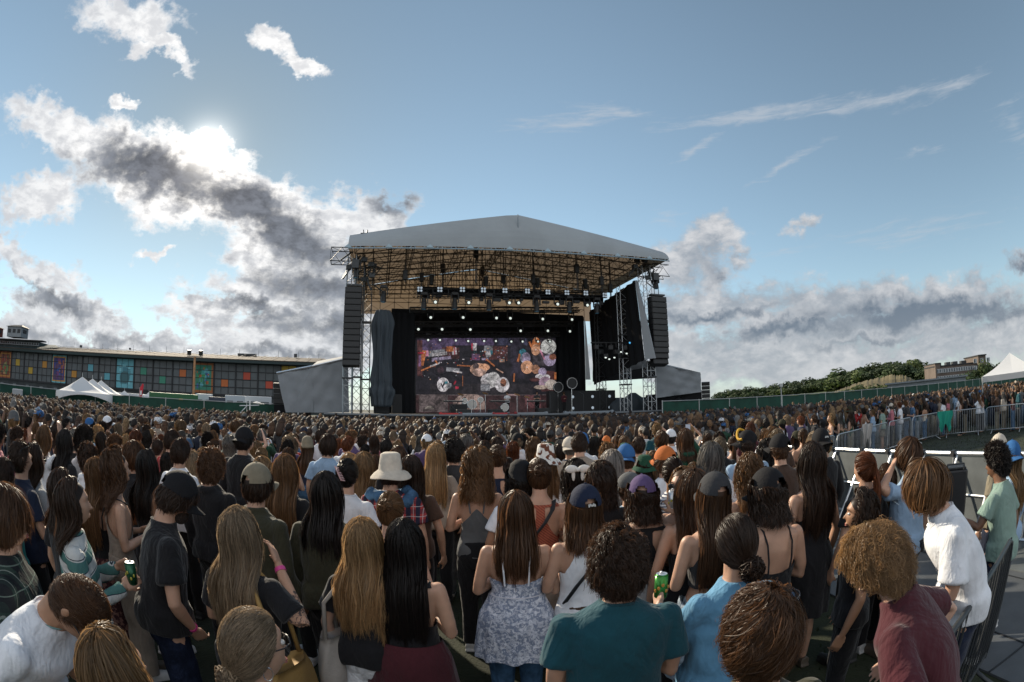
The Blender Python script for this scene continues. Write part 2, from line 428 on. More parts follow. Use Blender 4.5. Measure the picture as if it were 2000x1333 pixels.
for i, x in enumerate(np.linspace(L0[0]+1, R0[0]-1, 13)):
    ztp = float(np.interp(x, [q[0] for q in top], [q[1] for q in top])) - .5
    pu.tube((x, -.8, ztp), (x, yb-.3, ztp), .04, 4, caps=False); pu.tube((x, -.8, ztp-.9), (x, yb-.3, ztp-.9), .03, 4, caps=False)
    for j in range(14):
        y0 = -.8 + j*(yb+.5)/14; y1 = y0 + (yb+.5)/14
        pu.tube((x, y0, ztp if j % 2 else ztp-.9), (x, y1, ztp-.9 if j % 2 else ztp), .018, 3, caps=False)
pu.build('purlin', M_trs, roof)
rg = MB()                                              # back wall bracing in front of the rear gable
xs = np.linspace(top[1][0], top[-2][0], 17)
for x in xs: rg.tube((x, yb-.25, 11.7), (x, yb-.25, float(np.interp(x, [q[0] for q in top], [q[1] for q in top]))-.2), .03, 4, caps=False)
for z in (11.9, 12.8, 13.7, 14.5): rg.tube((xs[0], yb-.25, z), (xs[-1], yb-.25, z), .03, 4, caps=False)
for i in range(16):
    for z in (11.9, 12.8, 13.7):
        a, b = (z, z+.88) if i % 2 else (z+.88, z)
        rg.tube((xs[i], yb-.3, a), (xs[i+1], yb-.3, b), .018, 3, caps=False)
rg.build('bracing_grid', M_trs, roof)
ed = MB()                                             # pale edge tube with small brackets under the front tarp
for i in range(nseg): ed.tube((bot[i][0], -2.02, bot[i][1]-.16), (bot[i+1][0], -2.02, bot[i+1][1]-.16), .05, 5, caps=False)
for i in range(0, nseg*2+1):
    x = L0[0] + (R0[0]-L0[0])*i/(nseg*2); z = float(np.interp(x, [q[0] for q in bot], [q[1] for q in bot]))
    ed.tube((x, -2.02, z-.16), (x + (.14 if i % 2 else -.14), -1.98, z+.02), .02, 4, caps=False)
    if i % 6 == 0: ed.add([(x-.28, -2.06, z-.1), (x+.28, -2.06, z-.1), (x, -2.08, z+.14), (x-.28, -1.98, z-.1), (x+.28, -1.98, z-.1), (x, -1.98, z+.14)], [(0,1,2), (5,4,3), (0,3,4,1), (1,4,5,2), (2,5,3,0)])
ed.build('edge_rail', mat('pale_blue_steel', (.34, .45, .52), .5, metal=.3), roof)
sm = MB(); sm.box((PK[0], -1.62, (PK[1]+M0[1])/2), (.07, .03, PK[1]-M0[1]-.4)); sm.build('center_seam', mat('seam', (.22, .26, .29), .8), roof)
cr = MB()
for k in range(3): cr.tube((L1[0]+1.1+k*.14, -1.0, L1[1]+.1), (L1[0]+1.1+k*.14+(.1 if k % 2 else -.06), -1.0, L1[1]+.5), .035, 5)
cr.box((L1[0]+1.2, -1.0, L1[1]+.16), (.7, .3, .12)); cr.build('ridge_clamp', M_dkst, roof)
for sgn, a, b in ((-1, P3(648, 489, -.8), P3(690, 489, -.8)), (1, P3(1270, 520, -.6), P3(1300, 521, -.6))):
    o = MB(); za = (a[2]+b[2])/2 - .45
    truss(o, (a[0], a[1], za), (b[0], b[1], za), 1.0, 1.0, .85, .035, .022); o.build('outrigger', M_dkst, roof)

# dark hanging chain motors and vertical cables in the roof
for i in range(11):
    x = 3.2 + i*1.72 + rnd.uniform(-.5, .5); ly = rnd.uniform(0, 8)
    e = tag(sroot('chain_hoist', 'black chain hoist hanging in the roof truss, %s of the eleven from the left' % ('first','second','third','fourth','fifth','sixth','seventh','eighth','ninth','tenth','last')[i], 'hoist', 'chain hoists in the roof', (x, ly, 0)))
    zt = float(np.interp(x, [q[0] for q in top], [q[1] for q in top])) - .5
    MB().tube((0, 0, 11.6), (0, 0, zt), .05, 5).tube((.09, 0, 11.6), (.09, 0, zt-1), .02, 4).build('chain', M_blk2, e)
    MB().box((0, 0, zt-rnd.uniform(1.6, 3.0)), (.34, .3, .75)).build('motor', M_blk2, e, bevel=.03)

# towers: (pixel x, pixel y of top, ly, size, label)
def tower(px, pyt, ly, w, name_label, pyb=None, m=M_steel, zb0=0.0):
    if px in (1214, 1169): ly = along(px, 680, SW-1.0)[1] - .75      # stands on the deck side of the black side wall
    x, z = onp(px, pyt, ly)
    e = sroot('truss_tower', name_label, 'tower', 'steel truss towers that carry the roof')
    f = MB(); truss(f, (x, ly, zb0+.1), (x, ly, z), w, w, .62, .036, .02); f.build('mast', m, e)
    MB().box((x, ly, zb0+.05), (w+.5, w+.5, .1)).build('base_plate', M_dkst, e)
    for q in (.33, .66): MB().box((x, ly, z*q), (w+.12, w+.12, .1)).build('collar', M_dkst, e)
    return x
tower(689, 500, -.3, .62, 'pale steel truss tower directly beside the left hanging speaker column')
tower(706, 500, 1.6, .6, 'dark steel truss tower behind the left speaker column', m=M_dkst)
tower(722, 520, 4.5, .6, 'thin dark tower just left of the slate drape', m=M_dkst)
tower(1257, 520, -.1, .78, 'pale steel truss tower beside the right hanging speaker column')
tower(1214, 560, 5.0, .7, 'steel truss tower standing midway along the black right side wall', m=M_steel)
tower(1169, 592, 10.2, .65, 'rear steel truss tower near the right end of the backdrop', m=M_dkst)
# black junk of gear where the masts meet the roof
for (px, py, ly, n, lab) in ((712, 520, 0, 26, 'dark knot of rigging where the left towers meet the roof'), (1256, 520, 0, 26, 'dark knot of rigging where the right tower meets the roof')):
    x, z = onp(px, py, ly); o = MB(); r2 = random.Random(n)
    for k in range(n):
        a = (x+r2.uniform(-1.2, 1.2), ly+r2.uniform(-.6, .9), z+r2.uniform(-1.2, .9)); b = (a[0]+r2.uniform(-.9, .9), a[1]+r2.uniform(-.3, .3), a[2]+r2.uniform(-.8, .8))
        o.tube(a, b, r2.uniform(.025, .07), 5)
        if k % 4 == 0: o.box(a, (.4, .35, .3), r2.uniform(0, 1))
    q = o.build('rigging_joint', M_dkst, None, loc=S(0, 0, 0), rz=SRZ); tag(q, lab, 'rigging')

# hanging speaker columns
def line_array(px0, px1, py0, py1, ly, n, label, curve, gap):
    x0, zt = onp(px0, py0, ly); x1, _ = onp(px1, py0, ly); _, zb_ = onp(px0, py1, ly)
    w = x1 - x0; hh = (zt - zb_)/n
    e = sroot('line_array', label, 'speaker column', 'hanging speaker columns', ((x0+x1)/2, ly, 0))
    y = 0.0; z = zt; tilt = 0.0
    for k in range(n):
        tilt = curve*max(0, (k - n*.45)/(n*.55))**1.6
        zc = z - hh/2
        c = MB().box((0, 0, 0), (w, .72, hh - gap)); 
        o = c.build('cabinet', M_blackm, e, loc=(0, y, zc), bevel=.03); o.rotation_euler[0] = -tilt
        fg = MB().box((0, -.37, 0), (w-.1, .02, hh-gap-.08)).build('grille', M_blk2, o)
        z -= hh*math.cos(tilt*.4); y += hh*math.sin(tilt)
    fr = MB(); fr.box((0, 0, zt+.16), (w*.9, .5, .12)); fr.tube((-.2, 0, zt+.2), (-.2, 0, zt+1.6), .03, 5).tube((.2, 0, zt+.2), (.2, 0, zt+1.6), .03, 5).box((0, 0, zt+1.7), (.5, .35, .6))
    fr.build('flying_frame', M_dkst, e)
line_array(675, 708, 562, 716, -1.3, 13, 'tall black column of speakers hung left of the stage', .18, .012)
line_array(1268, 1297, 580, 714, -1.3, 12, 'curved black column of speakers hung right of the stage', .34, .02)

# stage deck
dk = sroot('stage_deck', 'long black stage platform with a scrim front below the band', 'stage')
DZ = 1.9
MB().box((SW/2, 6.0, DZ-.1), (SW+5, 14.6, .2)).build('platform', M_blk2, dk)
MB().box((SW/2, -1.35, DZ/2-.1), (SW+5, .08, DZ-.2)).build('front_skirt', M_black, dk)
el = MB(); el.box((SW/2, -1.36, DZ-.05), (SW+5, .1, .1)); el.build('edge_trim', mat('trim', (.16, .18, .2), .5), dk)
# backdrop of black drapes: folded sheets with thickness
def drape(x0, x1, z0, z1, ly, name_label, m=M_black, amp=.12, fold=1.1, cat='curtain', taper=None, side=None, dep=1.0):
    o = MB(); n = int(abs(x1-x0)*7) + 8; rows = 7; V = []
    for lay in (0, 1):
        for j in range(rows+1):
            for i in range(n+1):
                f = i/n; q = j/rows; xx = x0 + (x1-x0)*f
                yy = ly + lay*.05 + amp*math.sin(f*n*fold + .7*math.sin(q*3+f*9)) 
                if taper: xx = (x0+x1)/2 + (xx-(x0+x1)/2)*(1 + taper*(math.sin(q*3.1)) - .15*abs(2*q-1))
                V.append((xx, yy, z0 + (z1-z0)*q))
    B = (rows+1)*(n+1); F = []
    for j in range(rows):
        for i in range(n):
            a = j*(n+1)+i; F.append((a, a+1, a+n+2, a+n+1)); a += B; F.append((a+n+1, a+n+2, a+1, a))
    o.add(V, F); q = o.build('curtain', m, None, True, loc=S(0, 0, 0), rz=SRZ); tag(q, name_label, cat); return q
x0, zt = onp(765, 606, 11.5); x1, _ = onp(1139, 606, 11.5)
drape(x0, x1, DZ, zt, 11.5, 'wide black backdrop curtain behind the video wall')
xa, za = onp(760, 610, 6); xb, _ = onp(811, 610, 6)
drape(xa, xb, DZ, za, 6, 'black side curtain just left of the video wall', amp=.06)
xa, za = onp(1088, 620, 9.5); xb, _ = onp(1128, 620, 9.5)
drape(xa, xb, DZ, za, 9.5, 'black side curtain just right of the video wall', amp=.06)
xa, za = onp(765, 603, 9.0); xb, zb2 = onp(1139, 628, 9.0)
tag(MB().box(((xa+xb)/2, 9.0, (za+zb2)/2), (xb-xa, .08, za-zb2)).build('border_curtain', M_black, None, loc=S(0,0,0), rz=SRZ), 'black border curtain across the top above the lit lamps', 'curtain')
# slate drape bundle at the left mouth of the stage
xa, za = onp(729, 606, 1.2); xb, zc = onp(764, 795, 1.2)
bd = MB(); NN = 88; rows = 40; V = []
for j in range(rows+1):
    q = j/rows
    wob = .92 + .10*math.sin(q*9) - .38*max(0, q-.86)/.14 - .10*max(0, .2-q)/.2 + (.10 if .12 < q < .18 else 0) - .1*math.exp(-((q-.22)/.03)**2)
    for i in range(NN):
        t = 2*math.pi*i/NN; rr = (1 + .15*math.sin(t*7+q*3) + .12*math.sin(t*13-q*5+1) + .07*math.sin(t*3+q*15) + .05*math.sin(t*19+q*9))*wob
        V.append(((xa+xb)/2 + math.cos(t)*rr*(xb-xa)/2, 1.2 + math.sin(t)*rr*.5, zc + (za-zc)*q))
bd.add(V, [(j*NN+i, j*NN+(i+1) % NN, (j+1)*NN+(i+1) % NN, (j+1)*NN+i) for j in range(rows) for i in range(NN)] + [tuple(range(rows*NN, rows*NN+NN)), tuple(range(NN))[::-1]])
tag(bd.build('stage_drape', M_slate, None, True, loc=S(0,0,0), rz=SRZ), 'slate grey gathered drape hanging at the left mouth of the stage', 'drape')
# right side wall: slanted black drape running back along the wing, pale liner edge
sw = MB(); xr = SW - .6
pf_t = along(1240, 548, SW-1.0); pf_b = along(1260, 702, SW-1.0); pb_t = along(1149, 610, SW-1.0); pb_b = along(1160, 752, SW-1.0)
n = 60; V = []
for lay in (0, 1):
    for j in range(9):
        q = j/8
        a = np.array(pb_b)*(1-q) + np.array(pb_t)*q; b = np.array(pf_b)*(1-q) + np.array(pf_t)*q
        for i in range(n+1):
            f = i/n; p = a*(1-f) + b*f; p[0] += .09*math.sin(f*55+q) + lay*.05; V.append(tuple(p))
B = 9*(n+1); F = []
for j in range(8):
    for i in range(n): a = j*(n+1)+i; F += [(a+n+1, a+n+2, a+1, a), (B+a, B+a+1, B+a+n+2, B+a+n+1)]
sw.add(V, F); tag(sw.build('side_curtain', M_black, None, True, loc=S(0,0,0), rz=SRZ), 'slanting black curtain wall along the right side of the stage', 'curtain')
M_liner = mat('pale_liner', (.40, .43, .46), .8, trans=.3)
for (A, Bp, C, D, lab) in (((pf_t), (pf_b), along(1281, 700, SW-.5), along(1245, 548, SW-.5), 'pale grey liner strip at the front edge of the right black curtain'),
                       (P3(1141, 622, 11.4), P3(1144, 742, 11.4), P3(1153, 742, 11.4), P3(1143, 628, 11.4), 'thin pale liner strip right of the black backdrop')):
    tag(MB().prism([A, Bp, C, D], (.03, .03, 0)).build('liner_strip', M_liner, None, loc=S(0,0,0), rz=SRZ), lab, 'tarp')

# ---------------------------------------------------------------- video wall with overhead camera picture
vx0, vzt = onp(812, 660, 10.2); vx1, _ = onp(1085, 660, 10.2); _, vzb = onp(900, 771, 10.2); _, vzl = onp(900, 806, 10.2)
vw = sroot('video_wall', 'large lit video screen showing the band filmed from above', 'screen', loc=(0, 10.2, 0))
MB().box(((vx0+vx1)/2, .12, (vzt+DZ+.1)/2), (vx1-vx0+.1, .2, vzt-DZ-.1)).build('screen_frame', M_blk2, vw)
def em(c, s=1.0):
    k = 'lit_%d_%d_%d' % tuple(int(q*255) for q in c)
    new = k not in MATS; m = mat(k, (.012, .012, .014), .35, spec=.2, emit=c, estr=.50*s)
    if new:
        N = NT(m.node_tree); tcn = N.n('ShaderNodeTexCoord'); b = m.node_tree.nodes['Principled BSDF']; v = tcn.outputs['Object']
        f = N.m('MULTIPLY', N.mr(N.noise(v, 1.6, 9, .72, .8), .32, .68, .30, 1.7), N.mr(N.noise(v, 9, 4, .7), .35, .62, .5, 1.25)); m.node_tree.links.new(N.v('SCALE', (*c, 1), f), b.inputs['Emission Color'])
    return m
def vpt(px, py, off=0.0):
    a, z = onp(px, py, 10.2); return (a, -off, z)
def vsheet(pts, c, off, name='picture_shape'):
    vs = [vpt(x, y, off) for x, y in pts]; return (vs, c)
pic = {}
lay = [0]
def shp(pts, c):
    lay[0] += 1; off = .004 + lay[0]*.0012
    pic.setdefault(c, MB()).add([vpt(x, y, off) for x, y in pts], [tuple(range(len(pts)))])
def el_(x, y, rx, ry, c, n=18, a0=0, a1=360):
    shp([(x + rx*math.cos(R(a0+(a1-a0)*i/n)), y - ry*math.sin(R(a0+(a1-a0)*i/n))) for i in range(n)][::-1], c)
def rect(x, y, w, h, c, rot=0):
    ca, sa = math.cos(R(rot)), math.sin(R(rot))
    shp([(x+a*ca-b*sa, y+a*sa+b*ca) for a, b in ((-w/2, h/2), (w/2, h/2), (w/2, -h/2), (-w/2, -h/2))], c)
BK = (.018, .016, .022); DR = (.09, .035, .035); PU = (.085, .06, .12); OR = (.42, .14, .05); SK = (.50, .30, .22); WH = (.60, .56, .58); LV = (.34, .28, .40); TE = (.05, .22, .28); RD_ = (.45, .03, .06); CP = (.58, .30, .18); GY = (.22, .22, .24); PK_ = (.60, .25, .36)
rect(948.5, 715, 273, 110, BK)
for (x, y, w, h, c) in ((850, 675, 70, 22, PU), (905, 668, 120, 14, PU), (1000, 668, 60, 14, (.05,.05,.09)), (820, 700, 10, 70, DR), (880, 690, 34, 22, DR), (968, 690, 46, 26, DR), (1010, 700, 26, 80, (.03,.025,.04)), (940, 760, 200, 20, (.03,.025,.03)), (1070, 745, 26, 40, DR), (1060, 690, 40, 50, (.06,.05,.06))): rect(x, y, w, h, c)
rect(852, 690, 34, 12, GY, -7); rect(858, 692, 30, 6, WH, -7); rect(862, 701, 38, 7, LV, -7); rect(864, 705, 34, 3, BK, -7)
for i in range(12): rect(848+i*2.6, 693-i*.3, .9, 4, BK, -7); rect(848+i*2.9, 704-i*.3, .9, 3, BK, -7)
rect(833, 691, 8, 11, PK_, -5); rect(887, 686, 9, 14, WH, -6); rect(879, 682, 14, 10, OR); rect(888, 685, 2, 16, RD_)
rect(826, 700, 8, 30, OR, 12); rect(822, 690, 12, 3, RD_, 0); rect(820, 705, 5, 22, (.2,.1,.2), 0)
rect(926, 678, 10, 14, WH, 3); rect(922, 678, 3, 14, RD_); rect(955, 682, 20, 12, GY, 3); rect(956, 689, 12, 8, TE, 3); rect(953, 692, 10, 12, WH, -12); rect(947, 702, 13, 4, LV, 3); rect(975, 685, 26, 16, DR, 2); rect(929, 698, 16, 12, (.12,.06,.12), 3); rect(980, 705, 10, 6, SK)
for i in range(46): rect(rnd.uniform(918, 990), rnd.uniform(676, 706), rnd.uniform(1, 3), rnd.uniform(.8, 2), rnd.choice((WH, OR, RD_, TE, LV, CP)))
for i in range(34): rect(rnd.uniform(822, 905), rnd.uniform(672, 745), rnd.uniform(1, 4), rnd.uniform(.8, 2), rnd.choice((WH, OR, RD_, GY, LV, CP)), rnd.uniform(-40, 40))
rect(836, 719, 30, 3, OR, -22); rect(849, 713, 20, 3, WH, -20); rect(852, 708, 8, 3, OR, 60); rect(884, 723, 26, 8, GY, 5); rect(893, 727, 18, 3, WH, 10); rect(905, 715, 26, 2.4, OR, 3); rect(957, 709, 22, 3, OR, 40); rect(975, 725, 16, 2.5, SK, 30)
el_(934, 722, 17, 12, SK); el_(944, 718, 12, 7, CP); el_(929, 716, 6, 6, (.10, .07, .07)); el_(935, 728, 13, 8, (.55, .36, .30))
el_(858, 724, 12, 9, BK); el_(860, 723, 7, 7, (.05, .03, .04))
el_(865, 752, 12, 14, WH); rect(866, 752, 3, 12, BK, 30); rect(863, 754, 2, 12, BK, -25); rect(871, 748, 6, 5, TE); rect(877, 754, 8, 10, GY, 5)
el_(953, 745, 15, 15, WH); el_(963, 742, 13, 15, (.5, .48, .48)); el_(980, 752, 14, 15, WH); el_(982, 748, 6, 8, (.25, .10, .06)); rect(980, 752, 10, 2, BK, 40); rect(947, 757, 18, 14, GY); el_(952, 740, 5, 3, (.35, .35, .36))
rect(892, 758, 6, 5, RD_); rect(888, 748, 3, 8, RD_, 30); rect(903, 745, 1, 20, OR)
rect(1003, 738, 3, 16, OR, 4)
for (x, y, rx, ry, c) in ((1046, 672, 8, 12, OR), (1045, 684, 9, 11, CP), (1070, 678, 15, 15, (.46, .46, .44)), (1022, 700, 7, 10, (.3,.35,.4)), (1020, 690, 7, 8, TE), (1026, 700, 9, 11, LV), (1028, 718, 12, 13, CP), (1045, 722, 8, 9, (.32,.16,.1)), (1072, 704, 12, 12, LV), (1078, 698, 7, 6, (.2,.08,.05)), (1058, 727, 8, 8, LV), (1052, 737, 8, 6, WH), (1066, 737, 7, 5, WH), (1063, 748, 12, 12, (.30,.20,.26)), (1043, 742, 10, 4, DR), (1075, 752, 12, 10, (.44,.38,.34))):
    el_(x, y, rx, ry, c)
for (x, y, w, h, c, r) in ((1035, 674, 4, 12, OR, -20), (1045, 664, 5, 8, CP, 0), (1062, 688, 20, 3, WH, 20), (1058, 694, 3, 20, PK_, -25), (1012, 700, 4, 16, OR, 15), (1028, 718, 2, 2, WH, 0), (1045, 684, 2, 2, WH, 0), (1068, 672, 14, 1, BK, 40), (1072, 680, 14, 1, BK, -40), (1083, 735, 4, 14, OR, 0), (1063, 748, 3, 3, GY, 0)): rect(x, y, w, h, c, r)
rect(948.5, 789, 273, 36, (.05, .025, .027)); rect(948.5, 771.5, 273, .8, (.2, .17, .18)); rect(846, 788, 56, 34, (.11, .085, .085)); el_(838, 800, 9, 7, (.22, .19, .17), a1=180)
shp([(884, 800), (884, 786), (892, 776), (904, 770), (930, 771), (942, 776), (946, 786), (946, 800)], (.30, .215, .19)); rect(1040, 785, 30, 26, (.13, .055, .06)); rect(1000, 772, 20, 3, (.3, .2, .2), 4)
el_(1055, 757, 14, 4, (.46,.36,.3))
build_multi('picture', [(mb, em(c)) for c, mb in pic.items()], vw)

# ---------------------------------------------------------------- lighting rig
def rig(lab, p0, p1, w=.5):
    e = sroot('lighting_truss', lab, 'truss', 'lighting trusses above the stage'); o = MB(); truss(o, p0, p1, w, w, .6, .04, .022); o.build('beam', M_dkst, e); 
    c = MB(); c.tube((p0[0], p0[1]-.3, p0[2]-.1), (p1[0], p1[1]-.3, p1[2]-.1), .06, 6); c.build('cable', M_blk2, e); return e
a = P3(815, 574, 3); b = P3(1180, 577, 3)
e_ = rig('black front lighting truss with four lamp blinders along it', a, b, .6)
MB().box(((a[0]+b[0])/2, 3.25, (a[2]+b[2])/2), (b[0]-a[0], .12, .62)).build('cable_tray', M_black, e_)
for k in range(14): MB().box((a[0]+(b[0]-a[0])*(k+.5)/14+rnd.uniform(-.3,.3), 3.0, (a[2]+b[2])/2-.35-rnd.uniform(0,.25)), (rnd.uniform(.25,.6), .3, rnd.uniform(.15,.4))).build('control_box', M_blk2, e_)
for py, ly, xs_, lab in ((606, 6, (800, 1130), 'second lighting truss behind the blinder truss'), (634, 7.8, (800, 1120), 'third lighting truss just above the video screen'), (654, 9.2, (808, 1092), 'lowest lighting truss right against the top of the video screen')):
    a = P3(xs_[0], py, ly); b = P3(xs_[1], py, ly); rig(lab, a, b, .4)
M_lens = mat('dim_lens', (.3, .33, .36), .2, emit=(.30, .36, .42), estr=.6)
M_lit = mat('lit_lamp', (.8, .85, .8), .2, emit=(.9, 1.0, .92), estr=.5)
M_bl = mat('blue_glass', (.10, .25, .38), .15)
for i in range(10):
    px = (820, 859, 903, 944, 986, 1030, 1070, 1107, 1144, 1181)[i]; py = (565.5, 566, 566, 567, 568, 569, 571, 572, 573, 577)[i]
    x, z = onp(px, py, 2.6)
    e = sroot('blinder_light', 'four cell blinder lamp on the front truss, %s from the left' % ('first','second','third','fourth','fifth','sixth','seventh','eighth','ninth','tenth')[i], 'stage lamp', 'blinder lamps on the front truss', (x, 2.6, z))
    MB().box((0, .08, 0), (.46, .2, .46)).build('housing', M_blk2, e, bevel=.02)
    for a in (-.11, .11):
        for b in (-.11, .11): MB().disc((a, -.04, b), (0, 1, 0), .085, .05, 14).build('lens', M_lens, e)
def moving(px, py, ly, label, lit, s=1.0, glass=M_bl, up=False):
    x, z = onp(px, py, ly); e = sroot('moving_light', label, 'stage lamp', 'lit stage lamps' if lit else 'unlit stage lamps', (x, ly, z))
    k = 1 if not up else -1
    MB().box((0, 0, .62*s*k), (.44*s, .36*s, .2*s)).build('base', M_blk2, e, bevel=.02)
    MB().box((-.25*s, 0, .3*s*k), (.06*s, .16*s, .6*s)).box((.25*s, 0, .3*s*k), (.06*s, .16*s, .6*s)).box((0, 0, .58*s*k), (.5*s, .15*s, .06*s)).build('yoke', M_blk2, e)
    if lit:
        MB().tube((0, .30*s, .06*s), (0, -.16*s, -.05*s), .15*s, 12, .18*s).build('head', M_blk2, e)
        MB().ball((0, -.17*s, -.055*s), (.12*s, .05*s, .12*s), 12, 8).build('lens', M_lit, e, True)
    else:
        MB().tube((0, 0, .30*s*k), (0, 0, -.42*s*k), .15*s, 12, .20*s).ball((0, 0, 0), (.19*s, .19*s, .24*s)).build('head', M_blk2, e)
        MB().ball((0, 0, -.44*s*k), (.16*s, .16*s, .05*s), 12, 6).build('lens', glass, e, True)
rows_ = [('under the front truss', 2.9, 1.0, [(850,590),(915,591),(994,591.5),(1012,591.5),(1088,594),(1146,596)]),
  ('in the upper row behind the truss', 6, .95, [(841,620),(904,620),(969,621),(996,621.5),(1059,623),(1116,624)]),
  ('in the middle row above the screen', 7.8, .95, [(817,643),(863,643),(918,643.5),(1016,646),(1069,646),(1112,647)]),
  ('in the lowest row against the screen top', 9.2, .8, [(836,664),(859,664),(890,665),(914,666),(945,666),(968,666),(998,667),(1020,667),(1050,667),(1073,667)])]
ordn = ('first','second','third','fourth','fifth','sixth','seventh','eighth','ninth','tenth')
for lab, ly, s, pts in rows_:
    for i, (px, py) in enumerate(pts): moving(px, py, ly, 'lit round lamp %s, %s from the left' % (lab, ordn[i]), True, s)
for i, (px, py) in enumerate([(828,592),(888,592),(955,594),(1048,597),(1112,598),(1166,601)]): moving(px, py, 2.5, 'unlit black moving lamp hanging from the front truss, %s from the left' % ordn[i], False, 1.15)
for i, (px, py, ly) in enumerate([(843,549,4),(949,552,4),(1050,555,4),(1143,557,4)]): moving(px, py, ly, 'unlit lamp standing up on top of the truss, %s of four from the left' % ordn[i], False, 1.1, up=True)
for px, py, ly, lab in ((749, 578, 1.0, 'unlit lamp hanging above the slate drape'), (696, 530, -.9, 'unlit lamp above the left speaker column'), (1281, 553, -.9, 'unlit lamp hanging alone above the right speaker column'), (1232, 640, 4.4, 'unlit lamp on the middle right tower')): moving(px, py, ly, lab, False, 1.1)
# side booms on the right wing
bm = sroot('lamp_boom', 'dark cluster of side lamps on the middle right tower', 'lamp rack'); o = MB()
BY = along(1214, 680, SW-1.0)[1] - 1.3
x, z = onp(1215, 675, BY+.1)
for k in range(9): o.box((x-2.4+k*.45, BY+.1*(k % 2), z-.2-(k % 3)*.35), (.3, .35, .32), k*.4); o.tube((x-2.4+k*.45, BY, z+.2), (x-2.4+k*.45, BY, z-.2), .03, 5)
o.tube((x-2.8, BY+.1, z+.15), (x+1.2, BY+.1, z+.25), .06, 6); o.build('lamp_body', M_blk2, bm)
for k, (px, py) in enumerate(((1183, 699), (1190, 702), (1200, 699), (1213, 688), (1224, 691))):
    xx, zz = onp(px, py, BY-.4); MB().ball((xx, BY-.4, zz), (.10, .05, .06)).build('lens', M_lit, bm, True)
for k, (px, py) in enumerate(((1230, 670), (1237, 670))):
    xx, zz = onp(px, py, BY-.4); MB().ball((xx, BY-.4, zz), (.08, .05, .08)).build('lens', mat('blue_lamp', (.1,.4,.7), .3, emit=(.08,.4,.75), estr=.8), bm, True)

# ---------------------------------------------------------------- wings
def sheet(corners, label, m, name='scrim_wall', thick=.06, nu=26, nv=10, amp=.09, sd=0, group=None):
    """wrinkled tarp between four stage coordinates: bottom left, bottom right, top right, top left"""
    c = [np.array(q, float) for q in corners]; nrm = np.cross(c[1]-c[0], c[3]-c[0]); nrm /= np.linalg.norm(nrm)
    o = MB(); V = []; r2 = random.Random(sd); ph = [r2.uniform(0, 6) for _ in range(6)]
    for lay_ in (0, 1):
        for j in range(nv+1):
            for i in range(nu+1):
                f, q = i/nu, j/nv
                p = (c[0]*(1-f)+c[1]*f)*(1-q) + (c[3]*(1-f)+c[2]*f)*q
                w = math.sin(f*9+q*5+ph[0])*.5 + math.sin(f*17-q*9+ph[1])*.35 + math.sin(q*19+f*7+ph[2])*.4 + .3*math.sin(f*31+q*25+ph[3])
                V.append(tuple(p + nrm*(w*amp*(.3+math.sin(f*math.pi)*.7) - lay_*thick)))
    B = (nu+1)*(nv+1); F = []
    for j in range(nv):
        for i in range(nu): a = j*(nu+1)+i; F += [(a, a+1, a+nu+2, a+nu+1), (B+a+nu+1, B+a+nu+2, B+a+1, B+a)]
    o.add(V, F); q = o.build(name, m, None, True, loc=S(0,0,0), rz=SRZ); return tag(q, label, 'tarp wall', group)
sheet((P3(569, 806, .4), P3(682, 806, .4), P3(680, 700, .4), P3(609, 716, .4)), 'grey tarp wall of the left wing, part nearest the speakers', M_tarp, sd=1, group='grey tarp walls of the wings')
sheet((P3(558, 806, 1.6), P3(612, 806, .4), P3(610, 716, .4), P3(541, 729, 2.4)), 'grey tarp wall of the left wing, sloping outer part', M_tarp, sd=2, nu=14, group='grey tarp walls of the wings')
sheet((P3(1280, 778, .4), P3(1370, 766, .4), P3(1368, 728, .4), P3(1280, 710, .4)), 'grey wrinkled tarp wall of the right wing', M_tarp, sd=3, amp=.14, group='grey tarp walls of the wings')
sheet((P3(1262, 808, .9), P3(1372, 806, .9), P3(1370, 762, .9), P3(1262, 772, .9)), 'black tarp skirt under the right wing', M_black, sd=4, amp=.12)
for (c0, c1, lab) in ((P3(541, 729, 2.4), P3(609, 716, .4), 'pale awning edge on the far left wing'), (P3(609, 716, .4), P3(682, 699, .4), 'pale awning edge beside the left speakers')):
    q = MB().tube((c0[0], c0[1], c0[2]), (c1[0], c1[1], c1[2]), .09, 6).build('roof_edge', M_alu, None, loc=S(0,0,0), rz=SRZ); tag(q, lab, 'edge pole')
# wing roofs
for (c, lab) in (([P3(609, 715, .4), P3(682, 699, .4), P3(682, 694, 7), P3(620, 706, 7)], 'low grey roof tarp of the left wing'), ([P3(1280, 710, .4), P3(1368, 728, .4), P3(1360, 727, 8), P3(1275, 706, 8)], 'low grey roof tarp of the right wing')):
    tag(MB().prism(c, (0, 0, -.06)).build('wing_roof', M_tarp, None, loc=S(0,0,0), rz=SRZ), lab, 'roof')
# low roof piece in the right wing seen through the side: brownish flap
sheet((P3(1172, 735, 9), P3(1262, 718, 6), P3(1262, 702, 6), P3(1172, 724, 9)), 'small grey tarp flap under the black right curtain', M_tarp, name='tarp_flap', sd=6, nu=12, nv=4)
sheet(((P3(1150, 806, 11)), P3(1262, 806, 7), P3(1262, 776, 7), P3(1150, 778, 11)), 'low black scrim at the back of the right side of the deck', M_black, name='scrim', sd=8, nu=14, nv=5)
sheet((P3(1158, 746, 13), P3(1292, 738, 13), P3(1292, 704, 13), P3(1158, 712, 13)), 'black sheet added as the dark wing interior behind the right side wall', M_black, name='scrim', sd=9, nu=14, nv=4)  # added black sheet stands in for the shade inside the wing
